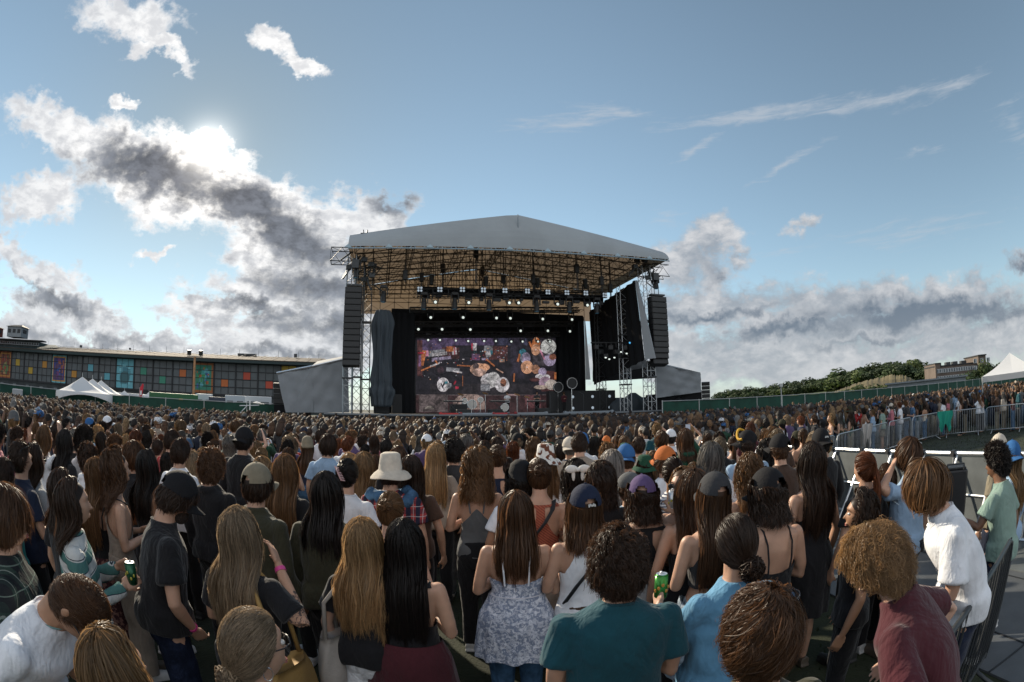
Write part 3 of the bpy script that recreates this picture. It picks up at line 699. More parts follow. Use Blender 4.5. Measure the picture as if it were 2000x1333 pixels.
# covered gear at the right side of the deck and behind it
for i, (px, py, ly, sx, sz, lab, m) in enumerate(((1238, 790, 5, 2.6, 1.5, 'dark covered gear heap on the right side of the deck', M_slate), (1208, 792, 6, 2.0, 1.1, 'smaller covered gear heap beside the right wing', M_slate), (1328, 792, .9, 3.0, .9, 'black covered cases below the right wing tarp', M_black))):
    x, _ = onp(px, py, ly); o = MB(); NN = 26; V = []
    for j in range(10):
        q = j/9
        for k in range(NN):
            t = 2*math.pi*k/NN; rr = (1-q**3*.75)*(1+.12*math.sin(t*5+i+q*4)+.07*math.sin(t*9-q*6))
            V.append((x+math.cos(t)*rr*sx/2, ly+math.sin(t)*rr*.9, DZ + sz*q + .1*math.sin(t*3+i)*q))
    o.add(V, [(j*NN+k, j*NN+(k+1) % NN, (j+1)*NN+(k+1) % NN, (j+1)*NN+k) for j in range(9) for k in range(NN)] + [tuple(range(9*NN, 10*NN))])
    tag(o.build('covered_gear', m, None, True, loc=S(0,0,0), rz=SRZ), lab, 'covered gear')

# guitar amplifiers, drums, keyboards, wedges on the deck
def ggrp(px, py, ly): x, z = onp(px, py, ly); return x
def boxthing(name, px, ly, sz, label, m=M_blk2, cat='amplifier', extra=None, group=None):
    x, _ = onp(px, 800, ly); e = sroot(name, label, cat, group, (x, ly, DZ))
    MB().box((0, 0, sz[2]/2), sz).build('cabinet', m, e, bevel=.03)
    MB().box((0, -sz[1]/2-.005, sz[2]/2), (sz[0]-.1, .02, sz[2]-.1)).build('grille', M_blackm, e)
    if extra:
        for (a, b, r) in extra: MB().ball((a, -sz[1]/2-.03, b), (r, .03, r), 12, 7).build('lamp', M_lens, e, True)
x6 = [(-1.0, .35, .13), (-1.0, 1.35, .13), (.9, .35, .13), (.9, 1.35, .13), (2.6, .35, .13), (2.6, 1.35, .13)]
boxthing('lamp_riser', 1136, 6.4, (6.4, .8, 1.9), 'low black riser box with six dim round lamps at stage right', extra=x6, cat='riser')
for i, (px, ly, sz, lab) in enumerate(((745, 3, (1.2, .7, .9), 'black flight case beside the foot of the slate drape'), (775, 5, (.8, .6, 1.5), 'tall black rack left of the video screen'), (895, 3.0, (1.3, .7, .75), 'black keyboard case near centre left of the deck'), (1060, 1.0, (.9, .6, .4), 'black floor wedge at the right front of the deck'), (967, .3, (1.0, .6, .35), 'black floor wedge at the front middle of the deck'), (905, .2, (1.0, .6, .35), 'black floor wedge left of the middle wedge'))):
    boxthing('stage_case' if sz[2] > .5 else 'floor_wedge', px, ly, sz, lab, cat='case' if sz[2] > .5 else 'monitor')
# drum kit with big bass drums standing, right
M_chr = mat('chrome', (.7, .72, .74), .2, metal=.9); M_cym = mat('cymbal_brass', (.55, .38, .14), .3, metal=.9); M_shell = mat('drum_blue', (.03, .20, .30), .3); M_skin = mat('drum_skin', (.55, .53, .50), .6)
def drum(px, ly, z, r, d, label, m, tilt=0.0, ring=M_chr):
    x, _ = onp(px, 800, ly); e = sroot('drum', label, 'drum', 'drums on the stage', (x, ly, DZ+z))
    MB().tube((0, -d/2, 0), (0, d/2, 0), r, 24).build('shell', m, e)
    MB().disc((0, -d/2-.01, 0), (0, 1, 0), r*.93, .01, 24).build('drum_head', M_skin if tilt == 0 else m, e)
    t = MB(); pts = [(r*1.03*math.cos(a), -d/2-.02, r*1.03*math.sin(a)) for a in np.linspace(0, 2*math.pi, 25)]; t.path(pts, .025, 5).build('hoop', ring, e)
    MB().tube((0, 0, -z), (0, 0, -r), .03, 5).tube((-.3, 0, -z), (0, 0, -z+.3), .02, 4).tube((.3, 0, -z), (0, 0, -z+.3), .02, 4).build('stand', M_chr, e)
drum(921, 3.5, .75, .34, .4, 'blue drum of the left drum kit', M_shell); drum(907, 3.2, 1.0, .2, .25, 'small blue tom above the left kit', M_shell); drum(938, 3.6, 1.1, .2, .25, 'small dark tom of the left kit', M_blk2)
drum(1090, 6.0, 2.2, .42, .3, 'brass ringed drum hung high right of the video screen', M_blk2, 1, ring=M_white); drum(1117, 5.0, 2.5, .45, .3, 'white ringed drum hung high at stage right', M_blk2, 1, ring=M_white); drum(985, 3.5, .5, .3, .35, 'pale drum at the middle of the deck', M_skin)
for i, (px, ly, z, lab) in enumerate(((900, 3.0, 1.5, 'tilted brass cymbal left of the kit'), (948, 3.1, 1.6, 'brass cymbal right of the left kit'), (1010, 3, 1.5, 'brass cymbal over the middle player'), (1030, 3.2, 1.3, 'low brass cymbal near the right keyboard'))):
    x, _ = onp(px, 800, ly); e = sroot('cymbal', lab, 'cymbal', 'cymbals on stands', (x, ly, DZ))
    MB().tube((0, 0, 0), (0, 0, z), .018, 5).build('stand', M_chr, e); MB().disc((0, 0, z), (.25, -.35, 1), .24, .015, 20).build('plate', M_cym, e)
for i, (px, ly, lab) in enumerate(((1048, 2.5, 'long black keyboard on a stand right of the middle player'), (885, 1.8, 'black keyboard on a stand left of the kit'), (975, 1.6, 'black keyboard on a stand at the middle'))):
    x, _ = onp(px, 800, ly); e = sroot('keyboard', lab, 'keyboard', 'keyboards on stands', (x, ly, DZ))
    MB().box((0, 0, .95), (1.5, .4, .1)).build('case', M_blk2, e); MB().box((0, -.1, 1.006), (1.4, .15, .012)).build('key_row', mat('ivory', (.7,.68,.62), .4), e)
    MB().tube((-.5, 0, 0), (.4, 0, .9), .025, 5).tube((.5, 0, 0), (-.4, 0, .9), .025, 5).build('stand', M_dkst, e)
for i, (px, ly) in enumerate(((873, .6), (925, .4), (1012, .5), (1075, .8), (1140, .4))):
    x, _ = onp(px, 800, ly); e = sroot('microphone_stand', 'thin black microphone stand at the deck front, %s from the left' % ordn[i], 'microphone stand', 'microphone stands', (x, ly, DZ))
    MB().tube((0, 0, 0), (0, 0, 1.4), .015, 5).tube((0, 0, 1.4), (-.35, 0, 1.6), .012, 5).build('pole', M_dkst, e); MB().ball((-.37, 0, 1.61), .035).build('microphone', M_blk2, e); MB().disc((0, 0, .02), (0, 0, 1), .14, .03, 12).build('base', M_dkst, e)
for i, (px, w, c) in enumerate(((880, 1.6, (.5, .03, .03)), (930, 2.6, (.25, .3, .35)), (985, 1.8, (.45, .04, .05)), (1030, 3.0, (.22, .25, .28)), (1150, 4.0, (.2, .24, .28)))):
    x, _ = onp(px, 800, -1.0); tag(MB().box((0, 0, .05), (w, .35, .1)).box((-w/2+.1, 0, .12), (.12, .3, .06)).box((w/2-.1, 0, .12), (.12, .3, .06)).build('footlight_strip', mat('strip_%d' % i, c, .4), None, loc=S(x, -1.0, DZ), rz=SRZ), '%s floor strip along the deck edge, %s from the left' % (('red', 'grey', 'dark red', 'pale grey', 'long grey')[i], ordn[i]), 'floor strip', 'strips along the deck edge')

# small speaker stacks on the ground each side
def stack(px, py0, py1, D, w, n, lab, label_up):
    p = pxD(px, py1, D); e = tag(empty('speaker_stack', (p.x, p.y, 0), -math.atan2(p.x, p.y)*1.0), lab, 'speaker stack', 'small speaker stacks beside the wings')
    zt = pxD(px, py0, D).z; zb_ = p.z; hh = (zt-zb_)/n
    for k in range(n): c = MB().box((0, 0, 0), (w, .8, hh-.05)).build('cabinet', M_blackm, e, loc=(0, 0, zb_+hh*(k+.5)), bevel=.02); c.rotation_euler[0] = .05*(k-1)
    MB().box((0, 0, zb_/2), (w*.9, .7, max(.1, zb_-.06))).build('plinth', M_black, e)
stack(546.5, 748, 790, 41, 1.05, 4, 'black speaker stack at the left end of the left wing', 1)
stack(1379, 746, 778, 46, .75, 4, 'black speaker stack at the right end of the right wing', 1)
for px, D, h, lab in ((589, 40, 1.6, 'dark equipment cabinet with a small white notice by the left wing'),):
    p = pxD(px, 800, D); e = tag(empty('equipment_cabinet', (p.x, p.y, 0), -.3), lab, 'cabinet')
    MB().box((0, 0, 1.2), (1.3, .8, 2.4)).build('body', M_blk2, e, bevel=.02); MB().box((0, -.41, 1.75), (.16, .01, .22)).build('notice', M_white, e)
# ================================================================== LEFT: glazed grandstand, tents, fence
M_gl = mat('smoky_glass', (.085, .10, .11), .35, spec=.35, var=.25, vscale=.12)
M_mul = mat('dark_mullion', (.012, .014, .018), .6)
M_fas = mat('dark_green_fascia', (.010, .028, .030), .6)
M_rfm = mat('tan_metal_roof', (.085, .07, .06), .85, spec=.1, var=.12, vscale=.15)
BA = Vector((-213.05, 129.79, 0)); BD = Vector((8.51, 2.924, 0)); BU = BD.normalized(); BNm = Vector((BU.y, -BU.x, 0))
brz = math.atan2(BU.y, BU.x)
gs = tag(empty('grandstand', BA, brz), 'long glass fronted grandstand with coloured panes behind the tents', 'building')
I0, I1 = -4, 17; BW = 9.0; z0, z1 = 5.7, 17.5; RH = (z1-z0)/4
MB().box(((I0+I1)/2*BW, 14, z1/2), ((I1-I0)*BW, 27, z1)).build('wall', mat('dark_base', (.035, .042, .045), .8, var=.3, vscale=.3), gs)
gl = MB(); gl.box(((I0+I1)/2*BW, .40, (z0+z1)/2), ((I1-I0)*BW, .12, z1-z0)); gl.build('glass_front', M_gl, gs)
mu = MB()
for i in range(I0, I1+1):
    mu.box((i*BW, .2, (z0+z1)/2), (.55, .5, z1-z0))
    if i < I1:
        for k in (1, 2): mu.box((i*BW + k*BW/3, .27, (z0+z1)/2), (.13, .2, z1-z0-.3))
for r in range(5): mu.box(((I0+I1)/2*BW, .24, z0 + r*RH), ((I1-I0)*BW, .3, .30 if r else .7))
mu.build('mullion_grid', M_mul, gs)
r3 = random.Random(5); M_bli = mat('faded_blind', (.105, .115, .122), .8)
for i in range(I0, I1):
    bl_ = MB()
    for k in range(3):
        for r in range(4):
            if r3.random() < .4 or (k, r) == (1, 1): bl_.box((i*BW+(k+.5)*BW/3, .31, z0+(r+.5)*RH), (BW/3-.35, .03, RH-.45))
    bl_.build('window_blind', M_bli, gs)
PC = {'yellow': (.42, .28, .03), 'ochre': (.42, .20, .03), 'cyan': (.10, .34, .42), 'green': (.04, .22, .15), 'orange': (.45, .12, .03), 'red': (.42, .06, .03)}
for (i, k, r, c) in ((0,1,1,'yellow'), (1,1,2,'yellow'), (2,1,1,'ochre'), (4,1,2,'ochre'), (5,1,1,'cyan'), (6,1,2,'cyan'), (8,1,1,'green'), (9,1,2,'green'), (10,1,1,'orange'), (12,1,2,'orange'), (13,1,1,'red'), (14,1,2,'red'), (15,0,0,'yellow'), (15,1,0,'yellow'), (-2,1,1,'red'), (-3,1,2,'ochre')):
    p = MB().box(((i+(k+.5)/3)*BW, .26, z1-(r+.5)*RH), (BW/3-.2, .08, RH-.3)).build('coloured_pane', mat('pane_'+c, PC[c], .6), gs); p['label'] = c + ' coloured pane'
def poster(i, bgc, rim, cols, sd, lab, oval=False, inner=None):
    p = MB().box(((i+.5)*BW, .21, (z0+z1)/2+.1), (BW-.7, .08, z1-z0-.6)).build('poster', mat('poster_bg%d' % sd, bgc, .7), gs); p['label'] = lab
    q = {}; r4 = random.Random(sd)
    cx, cz = (i+.5)*BW, (z0+z1)/2+.1; hw, hh = (BW-.7)/2, (z1-z0-.6)/2
    def put(c, x, z, w, h, dy): q.setdefault(c, MB()).box((cx+x, dy, cz+z), (w, .03, h))
    if rim:
        for s in (-1, 1): put(rim, s*(hw-.6), 0, .5, 2*hh-1.2, .15); put(rim, 0, s*(hh-.8), 2*hw-1.2, .5, .14)
    if inner: put(inner, 0, .1, 2*hw-1.5, 2*hh-1.8, .165)
    for k in range(46):
        c = r4.choice(cols); w = r4.uniform(.3, 1.7); h = r4.uniform(.4, 2.2)
        put(c, r4.uniform(-hw+1.2+w/2, hw-1.2-w/2), r4.uniform(-hh+1.3+h/2, hh-1.3-h/2), w, h, .145 - .0015*k)
    if oval:
        o = MB(); o.tube((cx, .12, cz-1.5), (cx, .05, cz-1.5), 2.4, 24); o.build('print', mat('poster_oval', (.05, .13, .15), .7), p)
    build_multi('print', [(m_, mat('ink_%d_%d_%d' % tuple(int(a*255) for a in c), c, .7)) for c, m_ in q.items()], p)
    mb = MB()
    for r in (1, 2, 3): mb.box((cx, .03, z0+r*RH), (BW-.5, .06, .16))
    for k in (1, 2): mb.box((i*BW+k*BW/3, .025, cz), (.1, .05, 2*hh))
    mb.build('glazing_bar', M_mul, p)
poster(3, (.15, .42, .48), (.50, .24, .06), [(.05,.05,.22), (.16,.05,.16), (.04,.10,.35), (.35,.12,.06), (.10,.06,.12)], 21, 'tall blue poster with an orange border', inner=(.05, .05, .16))
poster(7, (.14, .40, .48), None, [(.10,.33,.40), (.20,.50,.58), (.07,.22,.28), (.30,.50,.50)], 22, 'tall pale blue poster with a dark oval', True)
poster(11, (.30, .11, .04), None, [(.03,.20,.14), (.05,.28,.26), (.35,.10,.04), (.10,.35,.40), (.02,.15,.10), (.06,.12,.30), (.05,.24,.08)], 23, 'tall green and orange poster behind the lamp pole', inner=(.035, .19, .13))
poster(-1, (.30, .08, .03), (.42, .20, .05), [(.30,.05,.03), (.12,.20,.08), (.40,.22,.10), (.16,.06,.05)], 24, 'tall red poster at the left end of the facade', inner=(.16, .05, .03))
ff = MB(); ff.box(((I0+I1)/2*BW, -1.2, z1+.75), ((I1-I0)*BW+4, 4.4, 1.3)); ff.box(((I0+I1)/2*BW, .2, z1+.05), ((I1-I0)*BW, 1.4, .35)); ff.build('fascia', M_fas, gs)
rf = MB(); xa, xb = I0*BW-2, I1*BW+2
rf.prism([(xa, -3.5, z1+1.42), (xb, -3.5, z1+1.42), (xb-4, 19, 22.4), (xa, 19, 22.4)], (0, 0, -.3)); rfo = rf.build('roof', M_rfm, gs)
sm_ = MB()
for k in range(int((xb-xa)/4.5)): sm_.box((xa+3+k*4.5, 7.7, z1+1.42+2.4), (.12, 22, .12), rx=math.atan2(22.4-z1-1.42, 22.5))
sm_.build('roof_seam', mat('seam_tan', (.14, .12, .105), .7), rfo)
for k in range(22): MB().tube((xa+6+k*8.6, 18.5, 22.2), (xa+6+k*8.6, 18.5, 24.8), .06, 4).build('lightning_rod', M_dkst, rfo)
for x, s in ((34, .7), (139, .9), (62, .5)): MB().box((x, 16, 22.9), (s*1.4, 1, s*1.5)).build('roof_vent', M_dkst, rfo)
MB().box((118, 17, 22.6), (8, 2, .8)).build('roof_vent', M_dkst, rfo)
# lower storey: doors, pale panels, stairs
for i in range(I0, I1):
    MB().box((i*BW+2.2, .35, 2.4), (.9, .2, 3.2)).box((i*BW+3.2, .36, 2.4), (.9, .2, 3.2)).build('door', mat('door_grey', (.15, .17, .18), .5), gs); MB().box((i*BW+6.3, .42, 2.6), (2.4, .1, 1.6)).build('panel', mat('panel_dim', (.075, .085, .09), .7), gs)
# cabins on the roof: rooftop boxes with hipped lids and windows
def cabin(x, y, w, d, h, zb_, mats, lab):
    e = tag(empty('rooftop_cabin', BA + BU*x - BNm*y + Vector((0,0,zb_)), brz), lab, 'cabin', 'cabins on the grandstand roof')
    MB().box((0, 0, h/2), (w, d, h)).build('wall', mats, e)
    for k, xx in enumerate(np.linspace(-w*.33, w*.33, 3)): MB().box((xx, -d/2-.03, h*.58), (w*.2, .12, h*.38)).build('window', M_mul, e)
    MB().box((w/2+.03, 0, h*.6), (.12, d*.5, h*.35)).build('window', M_mul, e)
    v = [(-w/2-.7, -d/2-.7, h), (w/2+.7, -d/2-.7, h), (w/2+.7, d/2+.7, h), (-w/2-.7, d/2+.7, h), (-w*.3, 0, h+1.1), (w*.3, 0, h+1.1)]
    MB().add(v, [(3,2,1,0), (0,1,5,4), (1,2,5), (2,3,4,5), (3,0,4)]).build('roof', M_mul, e)
M_cab = mat('cabin_paint', (.20, .22, .24), .7, var=.1, vscale=1); M_brk = mat('brick_red', (.16, .04, .03), .85, var=.25, vscale=2)
cabin(9.5, -8, 9.5, 6, 4.2, 22.6, M_cab, 'grey rooftop cabin with a dark lid, right one of the pair')
cabin(-9.5, -9, 14, 6, 3.6, 22.6, M_brk, 'brick red rooftop cabin at the far left edge')
pl = tag(empty('roof_platform', BA, brz), 'pale railed terrace on the roof below the two cabins', 'terrace')
MB().prism([(-36, -2.5, 19.2), (20, -2.5, 19.2), (27, 6, 21.0), (20, 13, 22.6), (-36, 13, 22.6)], (0, 0, -.3)).box((-9, 6.5, 21.0), (50, 9, 3.0)).build('deck', M_fas, pl)
MB().box((-9, 1.6, 21.3), (52, .5, 1.3)).build('parapet', M_cab, pl)
for k in range(30): MB().box((-33+k*1.7, 1.28, 21.4), (1.0, .2, .7)).build('opening', M_mul, pl)
MB().box((-9, 2.2, 22.75), (58, 3.6, .5)).build('roof', M_mul, pl)

# lamp pole
p = pxD(378, 785, 78); zt = pxD(382, 697, 78).z
lp = tag(empty('floodlight_pole', (p.x, p.y, 0), .45), 'tall wooden pole with two black floodlights before the grandstand', 'lamp pole')
MB().tube((0, 0, 0), (0, 0, zt), .24, 8, .17).build('pole', mat('pole_wood', (.38, .20, .10), .8, var=.2, vscale=2), lp)
MB().box((0, 0, zt), (2.6, .12, .12)).build('crossarm', M_dkst, lp)
for s in (-1, 1): MB().box((s*.95, -.1, zt+.55), (.62, .4, .75), rx=.25).tube((s*.95, 0, zt), (s*.95, 0, zt+.3), .05, 5).build('floodlight', M_blk2, lp, bevel=.04)

# tents
def tent(px, pyp, D, w, label, wall=None, eave=2.35, rz=None, steep=1.0, group='white peaked tents'):
    p = pxD(px, 770, D); zp = pxD(px, pyp, D).z
    e = tag(empty('tent', (p.x, p.y, 0), -math.atan2(p.x, p.y) if rz is None else rz), label, 'tent', group)
    o = MB(); n = 8; V = []; K = 32
    for j in range(n+1):
        q = j/n; s = (1-q); z = eave + (zp-eave)*(q**1.45 if steep > 0 else q)
        for i in range(K):
            side, f = divmod(i, K//4); f = f/(K//4)*2-1
            c = [(f, -1), (1, f), (-f, 1), (-1, -f)][side]
            sc_ = .10*(1-q)*(1-f*f)*.2
            V.append((c[0]*w/2*s*(1-sc_), c[1]*w/2*s*(1-sc_), z))
    F = [(j*K+i, j*K+(i+1) % K, (j+1)*K+(i+1) % K, (j+1)*K+i) for j in range(n) for i in range(K)]
    # scalloped valance
    b0 = len(V)
    for i in range(K):
        side, f = divmod(i, K//4); f = f/(K//4)*2-1; c = [(f, -1), (1, f), (-f, 1), (-1, -f)][side]
        V.append((c[0]*w/2, c[1]*w/2, eave - .15 - .55*f*f))
    F += [(b0+i, b0+(i+1) % K, (i+1) % K, i) for i in range(K)]
    o.add(V, F).build('canopy', M_white, e, True)
    MB().tube((0, 0, zp-.1), (0, 0, zp+.35), .03, 5).build('finial', M_post, e)
    for sx in (-1, 1):
        for sy in (-1, 1): MB().tube((sx*w/2*.98, sy*w/2*.98, 0), (sx*w/2*.98, sy*w/2*.98, eave), .05, 6).build('leg', M_post, e)
    if wall: MB().box((0, w/2-.2, eave/2), (w-.3, .04, eave)).build('wall', M_green, e)
tent(160, 736, 47, 5.4, 'largest white peaked tent, leftmost of the row by the green fence', wall=1, rz=.95)
tent(180, 740, 51, 5.2, 'second white tent of the row, half behind the largest one', rz=.95)
tent(197, 743, 55, 5.2, 'third white tent of the row, behind the second', rz=.95)
tent(243, 763, 74, 3.6, 'small white tent standing apart right of the three big tents', eave=2.2)
tent(291, 766, 86, 4.6, 'small white tent half hidden by the green container', eave=2.0)
tent(502, 784, 60, 2.4, 'tiny white canopy near the left wing of the stage', eave=2.4)
# red feather flag
p = pxD(271, 785, 60); e = tag(empty('feather_flag', (p.x, p.y, 0), .5), 'narrow red feather flag beside the small tents', 'flag'); za = pxD(272, 781, 60).z; zc = pxD(278, 750, 60).z
MB().tube((0, 0, 0), (.1, 0, zc-.4), .03, 5).build('pole', M_post, e)
fv = [(0, 0, za+.1), (.35, .02, za), (.60, 0, zc-.1), (.45, -.02, zc+.05), (.1, 0, zc-.5)]
MB().prism(fv, (0, .03, 0)).build('cloth', mat('flag_red', (.50, .02, .04), .7), e)
MB().prism([(.14, -.02, za+.5), (.34, -.02, za+.5), (.38, -.02, za+1.0), (.18, -.02, za+1.0)], (0, .01, 0)).build('mark', M_white, e)
# containers, trailers and vans behind the fence
def van(px0, px1, py0, D, label, col, kind='trailer', zb_=.4, stripe=None):
    a = pxD(px0, 780, D); b = pxD(px1, 780, D); zt = pxD((px0+px1)/2, py0, D).z; w = (b-a).length
    e = tag(empty(kind, ((a.x+b.x)/2, (a.y+b.y)/2, 0), math.atan2(b.y-a.y, b.x-a.x)), label, kind, 'vehicles and boxes beyond the left fence')
    m = mat('paint_%d_%d_%d' % tuple(int(q*255) for q in col), col, .4)
    MB().box((0, 0, (zt+zb_)/2), (w, 2.4, zt-zb_)).build('body', m, e, bevel=.08)
    n = max(2, int(w/1.4)); o = MB()
    for k in range(n): o.box((-w/2+w*(k+.5)/n, -1.21, zb_+(zt-zb_)*.62), (w/n*.6, .03, (zt-zb_)*.28))
    if kind != 'container': o.build('window', M_gl, e)
    else:
        r_ = MB()
        for k in range(int(w/.35)): r_.box((-w/2+.2+k*.35, -1.22, (zt+zb_)/2), (.12, .06, zt-zb_-.3))
        r_.build('rib', m, e)
        MB().box((w*.15, -1.27, zb_+(zt-zb_)*.75), (w*.08, .02, .35)).build('emblem', mat('emblem_yellow', (.5, .35, .04), .6), e)
    for s in (-1, 1): MB().tube((s*w*.33, -1.25, .4), (s*w*.33, -.95, .4), .38, 14).build('wheel', M_blk2, e)
van(292, 386, 769, 66, 'long green shipping container by the foot of the lamp pole', (.02, .13, .045), 'container', .2)
van(382, 415, 770, 70, 'white trailer with dark windows just right of the lamp pole', (.50, .55, .60), zb_=.3)
van(408, 440, 776, 64, 'dark blue van between two white trailers', (.03, .04, .07), 'van')
van(440, 478, 773, 72, 'white trailer second right of the lamp pole', (.45, .50, .55))
van(478, 530, 775, 76, 'long white trailer nearest the left wing of the stage', (.48, .51, .55))
van(228, 290, 769, 90, 'row like white trailer behind the small tents', (.50, .52, .55))
van(24, 44, 760, 44, 'small white box trailer at the left behind the fence', (.34, .36, .38), zb_=.3)
# satellite frame silhouettes by the fence
p = pxD(488, 806, 41); e = tag(empty('aerial_stand', (p.x, p.y, 0), .2), 'bright metal aerial stand in front of the left fence', 'stand')
MB().tube((0, 0, 0), (0, 0, 2.6), .06, 6).tube((-1.1, 0, 1.3), (-.2, 0, 2.2), .05, 5).tube((-1.1, 0, 1.3), (-1.1, 0, 0), .05, 5).tube((-.9, 0, 2.15), (.8, 0, 2.25), .04, 5).build('frame', M_alu, e)

def fence(pts, step, h, label, m=M_green, first=0.0, name='fence'):
    e = tag(empty(name, pts[0]), label, 'fence'); o = Vector(pts[0])
    pan = MB(); L = 0
    for a, b in zip(pts[:-1], pts[1:]):
        a = Vector(a); b = Vector(b); d = b-a; n = max(1, round(d.length/step))
        for k in range(n):
            p = a + d*k/n - o; q = a + d*(k+1)/n - o; nr = Vector((-d.y, d.x, 0)).normalized()*.05
            j = 6; V = []
            for t in range(j+1):
                f = t/j; c = p.lerp(q, f) + nr*math.sin(f*math.pi)*1.5
                V += [(c.x, c.y, .06), (c.x, c.y, h - .06*math.sin(f*math.pi))]
            pan.add(V, [(2*t, 2*t+2, 2*t+3, 2*t+1) for t in range(j)])
            if k % 1 == 0: MB().tube((p.x, p.y, 0), (p.x, p.y, h+.06), .04, 6).build('post', M_post, e)
            MB()
    rl = MB()
    for a, b in zip(pts[:-1], pts[1:]):
        a = Vector(a)-o; b = Vector(b)-o; rl.tube((a.x, a.y, h), (b.x, b.y, h), .03, 5)
    pan.build('windscreen', m, e, True); rl.build('top_rail', M_post, e)
a_ = pol(-64, 46); b_ = pol(-48, 46); c_ = pol(-35, 43); d_ = pol(-25, 42.5)
fence([a_, b_, c_, d_], 3.05, 2.42, 'green cloth fence in front of the white tents, left of the stage')
fence([(9.5+1.5, 36.5, 0), (14.5, 37.9, 0), (29.4, 41.2, 0), (44.3, 44.4, 0), (75, 51, 0), (100, 50, 0)], 3.05, 2.55, 'long green cloth fence running to the right of the stage')
p = pxD(1526, 775, 43); e = tag(empty('flag_mast', (p.x, p.y, 0)), 'thin mast with a small box rising behind the right fence', 'mast')
MB().tube((0, 0, 0), (0, 0, pxD(1526, 754, 43).z), .05, 5).build('pole', M_post, e); MB().box((0, 0, pxD(1526, 753, 43).z), (.3, .2, .25)).build('box', M_post, e)

# ================================================================== RIGHT: hills, trees, flats
M_hill = mat('hill_grass', (.075, .085, .03), .95, var=.5, vscale=.05, bump=.5, bscale=.5)
def hill(pts, D0, D1, z_extra, label, m, name='hills', jag=.5, sd=1):
    """ridge line given in pixels, laid at real distances, sloping up from the flat"""
    r5 = random.Random(sd); V = []; n = len(pts)
    xs = np.linspace(pts[0][0], pts[-1][0], 90); ys = np.interp(xs, [p[0] for p in pts], [p[1] for p in pts])
    rows_ = 8
    for i, (x, y) in enumerate(zip(xs, ys)):
        t = i/89; D = D0 + (D1-D0)*t; P = pxD(x, y, D); P.z += r5.uniform(-jag, jag); dr_ = Vector((P.x, P.y, 0)).normalized()
        for j in range(rows_):
            q = j/(rows_-1); k = D*(.72+.28*q); V.append((dr_.x*k, dr_.y*k, -.3 + (P.z+.3)*(q**.9) + (r5.uniform(-1, 1)*.02*P.z if 0 < q < 1 else 0)))
        V.append((dr_.x*D*1.25, dr_.y*D*1.25, -.3))
    R_ = rows_+1; o = MB(); o.add(V, [(i*R_+j, (i+1)*R_+j, (i+1)*R_+j+1, i*R_+j+1) for i in range(89) for j in range(R_-1)])
    return tag(o.build(name, m, None, True), label, 'hill', kind='structure')
hill([(1395,780),(1450,774),(1500,768),(1560,758),(1640,747),(1700,735),(1760,728),(1830,733),(1900,738),(1990,735)], 420, 300, 0, 'dark wooded ridge behind the right fence', mat('wood_floor', (.045, .065, .025), .95, var=.4, vscale=.05))
hill([(1630,765),(1665,752),(1700,742),(1740,733),(1765,733),(1785,741),(1800,753)], 175, 150, 0, 'brown green mound rising behind the right fence', mat('mound_scrub', (.105, .085, .038), .95, var=.4, vscale=.12, bump=.8, bscale=.8), jag=.25, sd=4)
M_leaf = [mat('foliage_a', (.042, .070, .022), .8, var=.5, vscale=.3, trans=.25), mat('foliage_b', (.075, .105, .03), .8, var=.5, vscale=.3, trans=.25), mat('foliage_c', (.030, .052, .02), .8, var=.5, vscale=.3, trans=.2)]
M_bark = mat('bark', (.05, .035, .025), .9)
def crown_mesh(sd, n=620):
    r = np.random.default_rng(sd); k = 9; cs = []
    for i in range(k): a = r.uniform(0, 6.28); q = r.uniform(.0, .75); cs.append((math.cos(a)*q*.7, math.sin(a)*q*.7, r.uniform(-.35, .55), r.uniform(.28, .5)))
    V = []; F = []
    for i in range(n):
        c = cs[r.integers(k)]; d = r.normal(size=3); d /= np.linalg.norm(d); rad = c[3]*(.75+.3*r.random()); p = np.array(c[:3]) + d*rad
        u = np.cross(d, r.normal(size=3)); u /= np.linalg.norm(u); w = np.cross(d, u) + d*r.uniform(-.6, .6); s = r.uniform(.05, .12)
        b = len(V); V += [p+u*s, p+w*s, p-u*s*.9, p-w*s]; F.append((b, b+1, b+2, b+3))
    me = bpy.data.meshes.new('crown'); me.from_pydata([tuple(v) for v in V], [], F); return me
crowns = [crown_mesh(s) for s in range(5)]
trunkm = MB(); trunkm.tube((0, 0, 0), (.02, .02, .55), .04, 6, .025).tube((0, 0, .5), (.2, .1, .95), .02, 5, .008).tube((0, 0, .45), (-.18, -.05, .9), .02, 5, .008)
trunk_proto = trunkm.build('trunk', M_bark); trunk_me = trunk_proto.data; bpy.data.objects.remove(trunk_proto)
treeinfo = []
def tree(x, y, zb_, h, w, k, ci, label, group):
    e = tag(empty('tree', (x, y, zb_)), label, 'tree', group)
    t = bpy.data.objects.new('trunk', trunk_me); sc.collection.objects.link(t); t.parent = e; t.scale = (h, h, h*.9)
    c = bpy.data.objects.new('crown', crowns[ci]); sc.collection.objects.link(c); c.parent = e; c.location = (0, 0, h*.62); c.scale = (w, w, h*.5); c.rotation_euler[2] = x*3.7
    c.active_material_index = 0
    if not crowns[ci].materials: crowns[ci].materials.append(M_leaf[0])
    c.material_slots[0].link = 'OBJECT'; c.material_slots[0].material = M_leaf[k]
r6 = random.Random(3)
desc = ['dark green round tree', 'lighter green leafy tree', 'very dark dense tree']; hp = ['tall', 'low', 'medium']
NTR = 84
